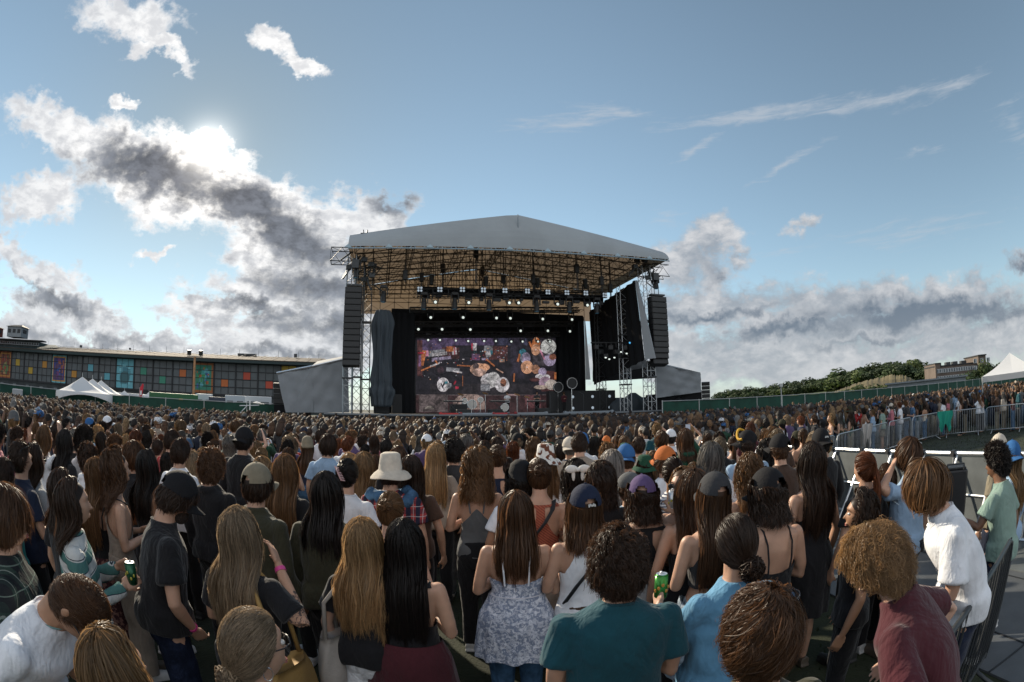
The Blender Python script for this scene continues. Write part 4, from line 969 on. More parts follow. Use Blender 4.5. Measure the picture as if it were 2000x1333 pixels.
for i in range(NTR):
    f = i/(NTR-1); x = 1404 + f*492 + r6.uniform(-5, 5); lay_ = i % 2
    ry = float(np.interp(x, [1395,1450,1500,1560,1640,1700,1760,1830,1900,1990], [780,774,768,758,747,735,728,733,738,735]))
    D = 400 - 120*f - lay_*25; P = pxD(x, ry + lay_*9 + r6.uniform(0, 2), D)
    h = r6.uniform(8, 13)*(1.12 if x > 1640 else .85)*(.85 if x > 1790 else 1); k = r6.choice((0, 1, 2, 0)); 
    if x > 1795 and x < 1925 and not lay_: h *= .45
    seg = 'left end of the wooded ridge' if f < .25 else 'middle left of the wooded ridge' if f < .5 else 'ridge behind the brown mound' if f < .75 else 'ridge below the brick flats'
    tree(P.x, P.y, P.z-h*.45, h, h*r6.uniform(.8, 1.1), k, i % 5, '%s on the wooded ridge, number %d of its %s row' % (desc[k], i//2+1, 'nearer' if lay_ else 'skyline'), 'trees along the wooded ridge')
for i, (px, py, h, w) in enumerate(((1918,706,15,9),(1932,703,19,10),(1945,709,14,9),(1958,712,12,9),(1905,722,9,8),(1890,727,7,8),(1970,718,11,9),(1875,731,6,7))):
    D = 150; P = pxD(px, py, D); hh = h*.55; tree(P.x, P.y, P.z-hh*1.05, hh, w*.45, 1 if i % 3 == 0 else 0, i % 5, 'leafy tree between the brick flats and white tent, number %d listed from the %s' % (i+1, 'flats'), 'trees behind the right fence near the tent')
for i in range(26):
    px = 1640+i*13+r6.uniform(-5, 5); D = 118+r6.uniform(-8, 12); P = pxD(px, 768-(px-1640)*.085, D); tree(P.x, P.y, -.5, r6.uniform(2.6, 4.8), r6.uniform(3, 4.5), 0 if i % 3 else 1, i % 5, 'low bush just behind the right fence, number %d from the left' % (i+1), 'bushes behind the right fence')
# brick flats on the hill
a = pxD(1816, 742, 235); b = pxD(1911, 729, 250); w = (b-a).length; zr = pxD(1816, 722, 235).z; zr2 = pxD(1905, 708, 248).z; zb2 = a.z-6
fl = tag(empty('apartment_block', ((a.x+b.x)/2, (a.y+b.y)/2, zb2), math.atan2(b.y-a.y, b.x-a.x)), 'brick apartment block with rows of windows on the hill', 'building')
M_brick = mat('brick_wall', (.125, .098, .082), .85, var=.15, vscale=.3, bump=.2, bscale=3)
H = (zr+zr2)/2 - zb2 
MB().box((-w*.08, 0, H/2), (w*.84, 11, H)).box((-w*.455, -.6, H/2+.6), (w*.09, 12, H+1.2)).build('wall', M_brick, fl)
MB().box((w*.42, -1.0, H/2+1.4), (w*.16, 14, H+2.8)).build('wall', M_brick, fl)
MB().box((w*.42, -1.0, H+3.0), (w*.18, 15, .5)).box((-w*.08, 0, H+.2), (w*.85, 11.6, .5)).box((-w*.455, -.6, H+1.4), (w*.1, 12.4, .4)).build('roof', M_mul, fl)
wn_ = MB(); sl_ = MB(); nb = 17
for r in range(5):
    for k in range(nb):
        x = -w*.5 + w*.84*(k+.6)/nb + .5; wn_.box((x, -5.62 if k > 1 else -6.7, H-1.8-r*3.0), (1.35, .2, 1.7)); sl_.box((x-.24, -5.72 if k > 1 else -6.8, H-1.8-r*3.0), (.6, .08, 1.3))
    for k in range(3): wn_.box((w*.42-4.5+k*4.2, -8.05, H+.8-r*3.0), (2.0, .2, 1.8)); sl_.box((w*.42-4.9+k*4.2, -8.15, H+.8-r*3.0), (.8, .08, 1.4))
wn_.build('window', mat('window_white', (.36, .38, .40), .4), fl); sl_.build('window_glass', mat('window_dark', (.04, .06, .08), .2), fl)
for i, x in enumerate((-.3, -.12, .02, .2)): MB().box((w*x, 1, H+1.1), (2.2+i*.3, 2.2, 1.5)).build('roof_box', M_dkst, fl)
# white low shed and big white tent
p = pxD(1810, 747, 110); e = tag(empty('low_shed', (p.x, p.y, 0), -.8), 'low pale roofed shed behind the fence below the flats', 'shed'); zz = pxD(1810, 742, 110).z
MB().box((0, 0, zz/2), (18, 5, zz-.3)).build('wall', M_cab, e); MB().box((0, 0, zz-.1), (19, 6, .3)).build('roof', M_tarp, e)
p = pxD(1975, 740, 36)
e = tag(empty('tent', (p.x, p.y, 0), -.95), 'big white pitched tent beyond the crowd at the right edge', 'tent')
zp = pxD(1975, 689, 36).z; ze = pxD(1948, 733, 36).z; w = 4.6
V = [(-w/2, -w/2, ze), (w/2, -w/2, ze), (w/2, w/2, ze), (-w/2, w/2, ze), (0, 0, zp)]
o = MB(); n = 8
for s in range(4):
    A, B = np.array(V[s]), np.array(V[(s+1) % 4]); P_ = np.array(V[4])
    for i in range(n):
        for j in range(n):
            def q(u, v): 
                c = (A*(1-u)+B*u)*(1-v)+P_*v; c[2] -= .18*math.sin(v*math.pi)*(1-.3*abs(2*u-1)); return c
            o.quad(q(i/n, j/n), q((i+1)/n, j/n), q((i+1)/n, (j+1)/n), q(i/n, (j+1)/n))
o.build('canopy', M_white, e, False)
o = MB()
for s in range(4): A, B = V[s], V[(s+1) % 4]; o.prism([A, B, (B[0], B[1], B[2]-.35), (A[0], A[1], A[2]-.35)], (0, 0, 0.001))
o.build('valance', M_white, e)
for s in range(4): MB().tube((V[s][0], V[s][1], 0), V[s], .05, 6).build('leg', M_post, e)

# ================================================================== barriers
def steel_panel(a, b, label, group='steel crowd barriers', h=1.1, m=M_steel, nb=None):
    a = Vector(a); b = Vector(b); d = b-a; L = d.length
    e = tag(empty('crowd_barrier', a, math.atan2(d.y, d.x)), label, 'barrier', group)
    o = MB(); r = .02
    o.path([(.06, 0, .12), (.02, 0, .3), (.02, 0, h-.18), (.07, 0, h-.05), (.2, 0, h), (L-.2, 0, h), (L-.07, 0, h-.05), (L-.02, 0, h-.18), (L-.02, 0, .3), (L-.06, 0, .12)], r, 7)
    o.tube((.05, 0, .16), (L-.05, 0, .16), .018, 6); o.build('frame', m, e, True)
    n = nb or int(L/.115); br = MB()
    for k in range(1, n): br.tube((L*k/n, 0, .16), (L*k/n, 0, h), .0085, 5, caps=False)
    br.build('bars', m, e)
    for x in (.35, L-.35): MB().path([(x, -.32, .02), (x, -.12, .1), (x, 0, .16), (x, .12, .1), (x, .32, .02)], .018, 6).build('foot', m, e, True)
    return e
bp = [(5.9, 10.6), (6.76, 10.95), (9.0, 12.05), (11.1, 13.2), (13.3, 14.3), (15.5, 15.1), (17.8, 15.4), (19.3, 13.6), (20.2, 11.6), (21.3, 9.6)]
for i, (a, b) in enumerate(zip(bp[:-1], bp[1:])):
    steel_panel((a[0], a[1], 0), (b[0]-.05, b[1], 0), 'grey steel crowd barrier before the right crowd, %s panel from the left' % ordn[i])
steel_panel((1.30, 1.12, 0), (3.45, 2.03, 0), 'near steel crowd barrier at the lower right, under the leaning boys', m=M_dkst)
# front barrier of aluminium panels with sloping braces
mp = [(4.6, 13.6), (5.14, 12.0), (5.62, 10.4), (5.92, 8.9), (6.10, 7.4), (6.28, 5.9), (6.42, 4.4), (6.55, 2.9), (6.6, 1.4)]
M_mesh = mat('perforated_panel', (.13, .145, .15), .5, metal=.3, var=.2, vscale=2)
for i, (a, b) in enumerate(zip(mp[:-1], mp[1:])):
    a = Vector((*a, 0)); b = Vector((*b, 0)); d = b-a; L = d.length
    e = tag(empty('stage_barrier', a, math.atan2(d.y, d.x)), 'silver aluminium barrier panel with slanted braces, %s from the stage end' % ordn[i], 'barrier', 'aluminium barrier panels')
    MB().tube((0, 0, 1.2), (L, 0, 1.2), .032, 8).build('top_rail', M_alu, e)
    MB().box((L/2, .02, .62), (L-.06, .015, 1.06)).build('panel', M_mesh, e)
    MB().tube((0, 0, .06), (L, 0, .06), .03, 6).tube((0, 0, .6), (L, 0, .6), .018, 6).build('lower_rail', M_alu, e)
    for x in (.08, L*.5): 
        MB().tube((x, 0, 0), (x, 0, 1.2), .022, 6).build('upright', M_alu, e)
        MB().box((x, -.02, 1.2), (.07, .1, .09)).build('clamp', M_blk2, e)
    for x in (.1, L*.55): MB().tube((x, .0, 1.17), (x+.02, -.62, .05), .022, 6).build('brace', M_alu, e)
    MB().box((L/2, -.55, .02), (L-.04, 1.0, .03)).build('foot_plate', M_mesh, e)
MB_ = MB().box((6.0, 5.2, .012), (5.2, 14, .02)); o = MB_.build('lane_floor', M_deck); tag(o, 'grey panelled service lane floor between the barriers', 'floor', kind='structure')
o = MB()
for k in range(9): o.box((6.0, -1.0+k*1.45, .026), (5.2, .02, .006))
for k in range(4): o.box((4.0+k*1.3, 5.2, .0265), (.02, 14, .006))
tag(o.build('lane_floor_lines', M_mul), 'dark joints between the lane floor panels', 'floor', kind='structure')
p = pxD(1862, 940, 7.2)
e = tag(empty('flight_case', (p.x, p.y, 0), -.75), 'black wheeled speaker case standing before the silver barrier', 'case')
MB().box((0, 0, .62), (.40, .32, 1.0)).build('body', M_blk2, e, bevel=.03); MB().box((0, -.02, 1.135), (.34, .26, .03)).build('lid', M_blackm, e, bevel=.01)
for s in (-1, 1):
    MB().tube((s*.13, -.17, 1.12), (s*.13, -.17, 1.2), .012, 5).build('latch', M_dkst, e); MB().tube((s*.15, .1, .06), (s*.19, .1, .06), .055, 10).build('wheel', M_blk2, e)
MB().tube((-.13, -.17, 1.2), (.13, -.17, 1.2), .012, 5).build('handle', M_dkst, e)
# garments hung over the far barrier
def garment(px, py0, py1, D, w, col, label):
    p = pxD(px, py0, D); zl = pxD(px, py1, D).z; e = MB(); n = 14; V = []
    for lay_ in (0, 1):
        for j in range(9):
            q = j/8
            for i in range(n+1):
                f = i/n; V.append(((f-.5)*w*(1-.25*q+.1*math.sin(q*7)), -.05 - .05*math.sin(f*13+q*3) - lay_*.02, p.z + .02 + (zl-p.z)*q*(.6+.4*math.sin(f*5+.5)**2)))
    B = 9*(n+1); F = []
    for j in range(8):
        for i in range(n): a = j*(n+1)+i; F += [(a, a+1, a+n+2, a+n+1), (B+a+n+1, B+a+n+2, B+a+1, B+a)]
    e.add(V, F); tag(e.build('hung_garment', mat('garment_%d' % px, col, .85, bump=.5, bscale=8), None, True, loc=(p.x, p.y, 0), rz=-math.atan2(p.x, p.y)), label, 'garment')
garment(1846, 804, 845, 23.3, .75, (.02, .32, .23), 'turquoise garment hung over the far steel barrier')
garment(1694, 829, 876, 17.2, .35, (.50, .48, .46), 'pale cloth hanging from the steel barrier')
# ================================================================== PEOPLE
def lerp(a, b, t): return a + (b-a)*t
def sstep(x, a, b): t = np.clip((x-a)/(b-a), 0, 1); return t*t*(3-2*t)
def raw_mesh(mb, name='m'):
    me = bpy.data.meshes.new(name); me.from_pydata(np.vstack(mb.V).tolist(), [], mb.F); return me
def remesh(mb, voxel, smooth=3, name='body'):
    """joins overlapping closed shapes into one continuous skin"""
    me = raw_mesh(mb); o = bpy.data.objects.new('tmp', me); sc.collection.objects.link(o)
    r = o.modifiers.new('r', 'REMESH'); r.mode = 'VOXEL'; r.voxel_size = voxel; r.use_smooth_shade = True
    s = o.modifiers.new('s', 'SMOOTH'); s.iterations = smooth; s.factor = .5
    dg = bpy.context.evaluated_depsgraph_get(); out = bpy.data.meshes.new_from_object(o.evaluated_get(dg)); out.name = name
    bpy.data.objects.remove(o); bpy.data.meshes.remove(me); return out
def get_co(me): a = np.empty(len(me.vertices)*3); me.vertices.foreach_get('co', a); return a.reshape(-1, 3)
def set_co(me, a): me.vertices.foreach_set('co', a.ravel()); me.update()
def get_no(me): a = np.empty(len(me.vertices)*3); me.vertices.foreach_get('normal', a); return a.reshape(-1, 3)
def swave(p, seed, f=1.0):
    r = np.random.default_rng(seed); out = 0
    for k in range(6):
        d = r.normal(size=3); d /= np.linalg.norm(d); fr = f*(14 + 11*k); out = out + np.sin(p @ d*fr + r.uniform(0, 6) + 1.8*np.sin(p @ np.roll(d, 1)*fr*.45 + k))/(1+k*.7)
    return out
def loft(mb, rings, n=22, e=2.3):
    """rings: (x, y, z, rx, ry)"""
    V = []
    for (x, y, z, rx, ry) in rings:
        for i in range(n):
            t = 2*math.pi*i/n; c, s = math.cos(t), math.sin(t)
            V.append((x + rx*math.copysign(abs(c)**(2/e), c), y + ry*math.copysign(abs(s)**(2/e), s), z))
    K = len(rings); F = [(j*n+i, j*n+(i+1) % n, (j+1)*n+(i+1) % n, (j+1)*n+i) for j in range(K-1) for i in range(n)]
    F += [tuple(range(n))[::-1], tuple(range((K-1)*n, K*n))]
    mb.add(V, F)
def limb(mb, pts, rr, n=12):
    mb.path(pts, rr, n); mb.ball(pts[0], rr[0]*.98, n, 7); mb.ball(pts[-1], rr[-1]*.98, n, 7)

def hand(mb, w, d, nrm, side, curl=.5, s=1.0, spread=.1):
    """palm, four fingers of different length and a thumb; w wrist, d pointing direction, nrm out of the palm"""
    w = np.array(w, float); d = np.array(d, float); d /= np.linalg.norm(d); nrm = np.array(nrm, float); nrm -= d*np.dot(d, nrm); nrm /= np.linalg.norm(nrm)
    lat = np.cross(d, nrm)*side                     # towards the thumb
    for k in range(-3, 4):
        a = w + lat*k*.0095*s; b = w + d*.085*s + lat*k*.0112*s; mb.tube(a, b, .0125*s, 8); 
    mb.ball(w + d*.085*s, (.012*s,)*3, 8, 6)
    for i, (L, o) in enumerate(((.072, 1.5), (.080, .5), (.074, -.5), (.058, -1.5))):
        p = w + d*(.083 - .004*abs(o))*s + lat*o*.0215*s; dd = d + lat*o*spread; dd /= np.linalg.norm(dd); pts = [p - dd*.02*s, p]; a = 0
        for k, f in enumerate((.45, .31, .24)):
            a += curl*(.75 + .15*i)*(1 if k else .7); q = dd*math.cos(a) + nrm*math.sin(a); p = p + q*L*f*s; pts.append(p)
        limb(mb, pts, [.0098*s, .0096*s, .0088*s, .0080*s, .0070*s], 8)
    b = w + d*.02*s + lat*.026*s; q = d*.62 + lat*.62 + nrm*.45; q /= np.linalg.norm(q); p2 = b + q*.038*s; q2 = d*.85 + lat*.15 + nrm*(.5+curl*.3); q2 /= np.linalg.norm(q2)
    limb(mb, [b - q*.01, p2, p2 + q2*.028*s, p2 + q2*.048*s], [.014*s, .0118*s, .0105*s, .009*s], 8)

def head_mesh(mb, jaw=1.0, nose=1.0):
    """head in its own frame: centre at the origin, face towards +y, chin near z=-.12"""
    n, m = 34, 26; V = []
    for j in range(m+1):
        ph = math.pi*j/m
        for i in range(n):
            t = 2*math.pi*i/n; x, y, z = math.sin(ph)*math.cos(t), math.sin(ph)*math.sin(t), math.cos(ph)
            lo = max(0, -z); fr = max(0, y)
            px = .075*x*(1 - .34*lo**1.5*jaw*(.4+.6*fr)); py = .094*y; pz = .118*z
            py += .014*lo*fr - .022*lo*max(0, -y)*1.2
            py += -.010*math.exp(-((z-.12)/.13)**2)*fr*(1-.6*math.exp(-(x/.16)**2))       # eye hollows
            py += .006*math.exp(-((z-.33)/.12)**2)*fr                                       # brow
            py += .010*math.exp(-((z+.9)/.2)**2)*fr*math.exp(-(x/.3)**2)                     # chin
            V.append((px, py, pz))
    F = [(j*n+i, (j+1)*n+i, (j+1)*n+(i+1) % n, j*n+(i+1) % n) for j in range(m) for i in range(n)]
    mb.add(V, F)
    mb.add([(0, .088, .022), (-.010, .086, .012), (.010, .086, .012), (-.019, .082, -.030), (.019, .082, -.030), (0, .122*nose**.2, -.026), (0, .086, -.042), (0, .05, 0)],
           [(0,1,5),(0,5,2),(1,3,5),(2,5,4),(3,6,5),(4,5,6),(0,7,1),(0,2,7),(1,7,3),(2,4,7),(3,7,6),(4,6,7)])
    mb.ball((0, .088, -.060), (.024, .011, .007), 10, 6); mb.ball((0, .086, -.071), (.020, .010, .007), 10, 6)
    for s in (-1, 1): mb.ball((s*.077, -.008, -.004), (.011, .020, .033), 10, 7); mb.ball((s*.086, -.016, .008), (.006, .014, .022), 8, 6)

def profile(z, T):
    zs = [t[0] for t in T]; return [float(np.interp(z, zs, [t[k] for t in T])) for k in range(1, len(T[0]))]
class Fig:
    """one figure: joints, lean and pose; everything is made upright and then bent at the hip"""
    def __init__(s, h=1.72, sex='f', w=1.0, lean=0, side=0, twist=0, yaw=0, pitch=0, hroll=0, arms='down', larm=None, rarm=None, fine=False, wide=1.0, curl=.5):
        s.k = h/1.75; s.h = h; s.w = w; s.lean = R(lean); s.side = R(side); s.twist = R(twist); s.yaw = R(yaw); s.pitch = R(pitch); s.hroll = R(hroll); s.fine = fine; s.curl = curl
        f = sex == 'f'
        s.sw = (.182 if f else .208)*w**.6; s.cw = (.142 if f else .165)*w; s.ww = (.122 if f else .150)*w; s.hw = (.172 if f else .160)*w; s.dp = (.92 if f else 1.0)*w**.8
        s.sh = [np.array((x*(s.sw-.022), -.008, 1.378)) for x in (-1, 1)]
        ar = {'down': ((.245, -.03, 1.13), (.255, .05, .89)), 'front': ((.232, -.02, 1.12), (.09, .19, 1.17)), 'crossed': ((.25, .0, 1.15), (.02, .20, 1.20)), 'pocket': ((.27, -.06, 1.14), (.19, .06, .96)),
              'phone': ((.24, .16, 1.22), (.08, .26, 1.46)), 'up': ((.30, .12, 1.52), (.13, .20, 1.72)), 'hip': ((.33, -.05, 1.17), (.18, .05, 1.0)), 'drink': ((.25, .02, 1.12), (.17, .25, 1.22)), 'behind': ((.24, -.10, 1.14), (.06, -.16, .96)), 'head': ((.34, .06, 1.56), (.12, .08, 1.70))}
        s.arm = []
        for i, (sg, ov) in enumerate(((-1, larm), (1, rarm))):
            q = ov if ov is not None else arms
            if isinstance(q, str): e, w_ = ar[q]; e = (sg*e[0]*w**.35, e[1], e[2]); w_ = (sg*w_[0]*w**.3, w_[1], w_[2])
            else: e, w_ = q
            s.arm.append((np.array(e, float), np.array(w_, float)))
        s.hc = np.array((0, .022, 1.632)); s.T = [
            (.80, s.hw*.80, .088*s.dp, 0), (.90, s.hw, .118*s.dp, -.012), (.96, s.hw*.98, .112*s.dp, -.014), (1.08, s.ww*1.04, .090*s.dp, 0), (1.14, s.ww, .092*s.dp, 0), (1.24, (s.ww+s.cw)/2+.012, .106*s.dp, .002),
            (1.32, s.cw+.004, .112*s.dp, 0), (1.385, s.sw*.90, .094*s.dp, -.008), (1.418, s.sw*.72, .078*s.dp, -.014), (1.45, s.sw*.46, .064, -.014), (1.485, .058, .058, -.010), (1.56, .054*(1 if not f else .9), .056, .006), (1.60, .052, .054, .014)]
    def bend(s, p):
        p = np.array(p, float).reshape(-1, 3).copy()
        f = sstep(p[:, 2], .92, 1.40)
        a = s.lean*f; z0 = .95; y, z = p[:, 1].copy(), p[:, 2]-z0
        # curved spine: points swing forward about the hip
        p[:, 1] = y*np.cos(a) + z*np.sin(a); p[:, 2] = z0 + z*np.cos(a) - y*np.sin(a)
        b = s.side*f; x, z = p[:, 0].copy(), p[:, 2]-z0
        p[:, 0] = x*np.cos(b) + z*np.sin(b); p[:, 2] = z0 + z*np.cos(b) - x*np.sin(b)
        c = s.twist*f; x, y = p[:, 0].copy(), p[:, 1].copy()
        p[:, 0] = x*np.cos(c) - y*np.sin(c); p[:, 1] = x*np.sin(c) + y*np.cos(c)
        return p*s.k
    def head_matrix(s):
        Rm = Matrix.Rotation(s.yaw, 4, 'Z') @ Matrix.Rotation(-s.pitch, 4, 'X') @ Matrix.Rotation(s.hroll, 4, 'Y')
        piv = Vector((0, .0, 1.53)); L = Matrix.Translation(piv) @ Rm @ Matrix.Translation(Vector(s.hc) - piv)
        o = s.bend([s.hc - np.array((0, 0, 0))])[0]
        # base orientation from the bent spine
        M = Matrix.Rotation(s.twist, 4, 'Z') @ Matrix.Rotation(s.side, 4, 'Y') @ Matrix.Rotation(-s.lean, 4, 'X')
        pv = Vector(s.bend([tuple(piv)])[0]); M2 = Matrix.Translation(pv) @ M @ Rm @ Matrix.Translation((Vector(s.hc)-piv)*s.k) @ Matrix.Scale(s.k, 4)
        return M2
    def body(s, voxel=.011):
        mb = MB()
        loft(mb, [(0, y, z, rx, ry) for z, rx, ry, y in s.T])
        for i, sg in enumerate((-1, 1)):
            e, w = s.arm[i]; S_ = s.sh[i]; k = s.w**.5
            limb(mb, [S_, lerp(S_, e, .35), lerp(S_, e, .8), e, lerp(e, w, .3), lerp(e, w, .75), w], [.046*k, .044*k, .038*k, .036*k, .038*k, .029*k, .0235])
            d = w - e; d /= np.linalg.norm(d); nr = np.array((-sg*.8, .35, -.2)) if w[2] < 1.1 else np.array((-sg*.5, -.3, -.4))
            hand(mb, w + d*.012, d, nr, -sg, s.curl, 1.0)
            hx = s.hw*.52
            limb(mb, [(sg*hx, 0, .86), (sg*hx*.98, .005, .7), (sg*hx*.9, .012, .48), (sg*hx*.92, -.01, .33), (sg*hx*.95, -.015, .10)], [.088*s.w, .080*s.w, .054, .052, .036])
            limb(mb, [(sg*hx*.95, -.03, .045), (sg*hx*1.0, .10, .035), (sg*hx*1.05, .17, .03)], [.036, .034, .028])
        n0 = mb.nv
        hb = MB(); head_mesh(hb); 
        me = remesh(mb, voxel, 3, 'body')
        co = s.bend(get_co(me)); set_co(me, co)
        # join head and neck in posed space, then one final skin
        M = s.head_matrix(); f = MB(); f.add(co, [tuple(p.vertices) for p in me.polygons]); bpy.data.meshes.remove(me)
        hv = np.vstack(hb.V); hv = np.array([tuple(M @ Vector(v)) for v in hv]); f.add(hv, hb.F)
        a = s.bend([(0, -.008, 1.44)])[0]; b = np.array(tuple(M @ Vector((0, -.018, -.065)))); limb(f, [a, (a+b)/2, b], [.060*s.k, .055*s.k, .056*s.k])
        return remesh(f, voxel*.9, 2, 'body')
    def top(s, kind='tee', loose=.5, z0=.90, sleeve=.62, voxel=.012, seed=1, wr=1.0):
        mb = MB(); g = .012 + .006*loose
        if kind in ('tank', 'cami', 'halter', 'crop', 'racer', 'bare'): g = .007 + .004*loose
        zs = [z for z in np.arange(z0, 1.401, .04)] + [1.425, 1.455, 1.485]
        if kind in ('tank', 'cami', 'halter', 'bare', 'racer'): zs = [z for z in zs if z < 1.46]
        rg = []
        for z in zs:
            rx, ry, y = profile(z, s.T)
            if loose and z < 1.3: rx = max(rx, lerp(rx, max(s.cw, s.hw*.97)+.008, loose)); ry = max(ry, lerp(ry, .115*s.dp, loose))
            rg.append((0, y, z, rx+g+((.014+.012*loose)*(z < 1.04) if kind in ('tee','shirt','sweater','hoodie','jacket') else 0), ry+g+((.014+.010*loose)*(z < 1.04) if kind in ('tee','shirt','sweater','hoodie','jacket') else 0)))
        rg = [(0, rg[0][1], z0-.004, rg[0][3]*.9, rg[0][4]*.9)] + rg
        loft(mb, rg)
        if kind in ('tee', 'shirt', 'hoodie', 'jacket', 'sweater'):
            long_ = kind != 'tee' and sleeve >= 1
            for i in (0, 1):
                e, w = s.arm[i]; S_ = s.sh[i]; k = s.w**.5; q = g*.6 + .004*loose
                if long_:
                    pts = [lerp(S_, S_*0+np.array((0, S_[1], S_[2])), .25), S_, lerp(S_, e, .5), e, lerp(e, w, .5), lerp(e, w, .97)]; rr = [.045*k+q, .048*k+q, .045*k+q*1.2, .044*k+q, .040*k+q, .030*k+q]
                else:
                    t = lerp(S_, e, sleeve); pts = [lerp(S_, np.array((0, S_[1], S_[2])), .25), S_, lerp(S_, e, sleeve*.5), t, t + (t-S_)*.02]; rr = [.044*k+q, .047*k+q, .050*k+q*1.5, .052*k+q*2.0, .040*k+q]
                mb.path(pts, rr, 14); mb.ball(pts[1], rr[1], 12, 8)
                if long_: mb.ball(pts[3], rr[3], 10, 7)
            if kind in ('hoodie', 'jacket'):
                for a in np.linspace(-2.4, -.7, 9) if kind == 'hoodie' else np.linspace(-3.1, .0, 12):
                    r_ = .075 if kind == 'hoodie' else .068
                    mb.ball((math.cos(a)*r_*1.1, math.sin(a)*r_-.012, 1.475 - (.0 if kind == 'jacket' else .02)), (.038, .036, .034) if kind == 'hoodie' else (.020, .018, .03), 8, 6)
        me = remesh(mb, voxel, 2, 'top'); co = get_co(me); no = get_no(me)
        amp = .0062*wr*(.35+loose) ; w_ = swave(co*np.array((1, 1, .55)), seed); co = co + no*(w_*amp*(.4+sstep(-co[:, 2], -1.35, -1.0)))[:, None]
        bare = None; ax = np.abs(co[:, 0]); z = co[:, 2]; bk = co[:, 1] < 0
        sx = s.sw
        if kind == 'tank': bare = (z > 1.10) & ((ax > lerp(s.cw*.98, sx*.42, sstep(z, 1.20, 1.38))) & (z > 1.24)) | (z > np.where(bk, 1.405, 1.33) + .9*np.clip(ax-.055, 0, .05))
        elif kind == 'racer': bare = (z > 1.18) & (ax > .035 + .5*np.clip(1.33-z, 0, .3)) & (z < 1.40) & (ax > lerp(.13, .02, sstep(z, 1.16, 1.32))) | (z > 1.43)
        elif kind == 'halter': bare = z > 1.17 + 1.15*np.clip(s.cw-.01-ax, 0, .2)
        elif kind == 'cami': bare = z > (1.20 + .25*np.clip(ax-.04, 0, .1) if True else 1)
        elif kind == 'bare': bare = z > 1.16
        elif kind == 'crop': bare = (ax > lerp(s.cw, sx*.60, sstep(z, 1.22, 1.36))) & (z > 1.24) | (z > 1.44)
        if bare is not None:
            bm = bmesh.new(); bm.from_mesh(me)
            for v, c in zip(bm.verts, co): v.co = c
            bm.verts.ensure_lookup_table(); bmesh.ops.delete(bm, geom=[bm.verts[i] for i in np.nonzero(bare)[0]], context='VERTS')
            for _ in range(3):
                bd_ = [v for v in bm.verts if v.is_boundary]; new = {}
                for v in bd_:
                    nb = [e.other_vert(v).co for e in v.link_edges if e.is_boundary]
                    if len(nb) == 2: new[v] = v.co*.4 + (nb[0]+nb[1])*.3
                for v, c in new.items(): v.co = c
            bm.to_mesh(me); bm.free(); co = get_co(me)
        set_co(me, s.bend(co)); 
        me.polygons.foreach_set('use_smooth', [True]*len(me.polygons)); return me
    def straps(s, kind='cami'):
        mb = MB()
        if kind == 'cami':
            for sg in (-1, 1): mb.path([tuple(s.bend([p])[0]) for p in ((sg*.070, -.125*s.dp, 1.19), (sg*.076, -.128*s.dp, 1.28), (sg*.082, -.112*s.dp, 1.37), (sg*.085, -.07, 1.437), (sg*.085, -.01, 1.455), (sg*.082, .06, 1.42), (sg*.075, .105*s.dp, 1.34))], .0055, 6)
        elif kind == 'halter':
            for sg in (-1, 1): mb.path([tuple(s.bend([p])[0]) for p in ((sg*.05, -.120*s.dp, 1.27), (sg*.06, -.118*s.dp, 1.36), (sg*.066, -.07, 1.45), (sg*.07, .02, 1.45))], .007, 6)
        elif kind == 'cross':
            pts = [(-.13, -.098, 1.06), (-.06, -.122, 1.18), (.03, -.130, 1.30), (.085, -.105, 1.39), (.10, -.04, 1.45), (.09, .07, 1.40)]
            for d in np.linspace(-.012, .012, 4): mb.path([tuple(s.bend([(p[0]+d, p[1]*1.02-.008, p[2]+d*.6)])[0]) for p in pts], .006, 5)
        return mb
    def legs(s, kind='slim', voxel=.014, seed=3):
        mb = MB(); q = {'slim': .012, 'jeans': .018, 'wide': .045, 'shorts': .030}[kind]; zt = 1.0
        rg = [(0, -.01, z, rx+.012, ry+.012) for z in (.80, .86, .92, .98, 1.03) for rx, ry, y in (profile(z, s.T),)]
        loft(mb, rg); hx = s.hw*.52
        for sg in (-1, 1):
            if kind == 'shorts': pts = [(sg*hx, 0, .86), (sg*hx*1.02, .005, .70), (sg*hx*1.05, .005, .60)]; rr = [.095*s.w, .088*s.w+q*.6, .088*s.w+q]
            else: pts = [(sg*hx, 0, .86), (sg*hx, .005, .70), (sg*hx*.93, .012, .48), (sg*hx*.95, -.005, .28), (sg*hx*.98, -.01, .07)]; rr = [.092*s.w, .084*s.w+q*.6, .060*s.w+q, .054+q, .046+q*1.15]
            mb.path(pts, rr, 14)
        me = remesh(mb, voxel, 2, 'trousers'); co = get_co(me); no = get_no(me)
        co = co + no*(swave(co*np.array((1, 1, .8)), seed, .9)*(.003 if kind == 'slim' else .0055))[:, None]
        set_co(me, s.bend(co)); return me
    def skirt(s, z0=.62, z1=1.06, flare=1.25, seed=5, n=72, ruff=.03):
        V = []; rows = 16
        for lay_ in (0, 1):
            for j in range(rows+1):
                q = j/rows; z = z1 + (z0-z1)*q; rx, ry, y = profile(max(z, .9), s.T); fl = 1 + (flare-1)*q**1.2
                for i in range(n):
                    t = 2*math.pi*i/n; rf = 1 + ruff*q*(math.sin(t*11+seed)+.6*math.sin(t*17+2*seed+q*2)); r_ = (.034 - lay_*.006)
                    V.append(((rx+r_)*fl*math.cos(t)*rf, y+(ry+r_)*fl*math.sin(t)*rf, z + (.008*math.sin(t*9+seed) if j == rows else 0)))
        B = (rows+1)*n; F = []
        for j in range(rows):
            for i in range(n):
                a, b, c, d = j*n+i, j*n+(i+1) % n, (j+1)*n+(i+1) % n, (j+1)*n+i; F += [(d, c, b, a), (B+a, B+b, B+c, B+d)]
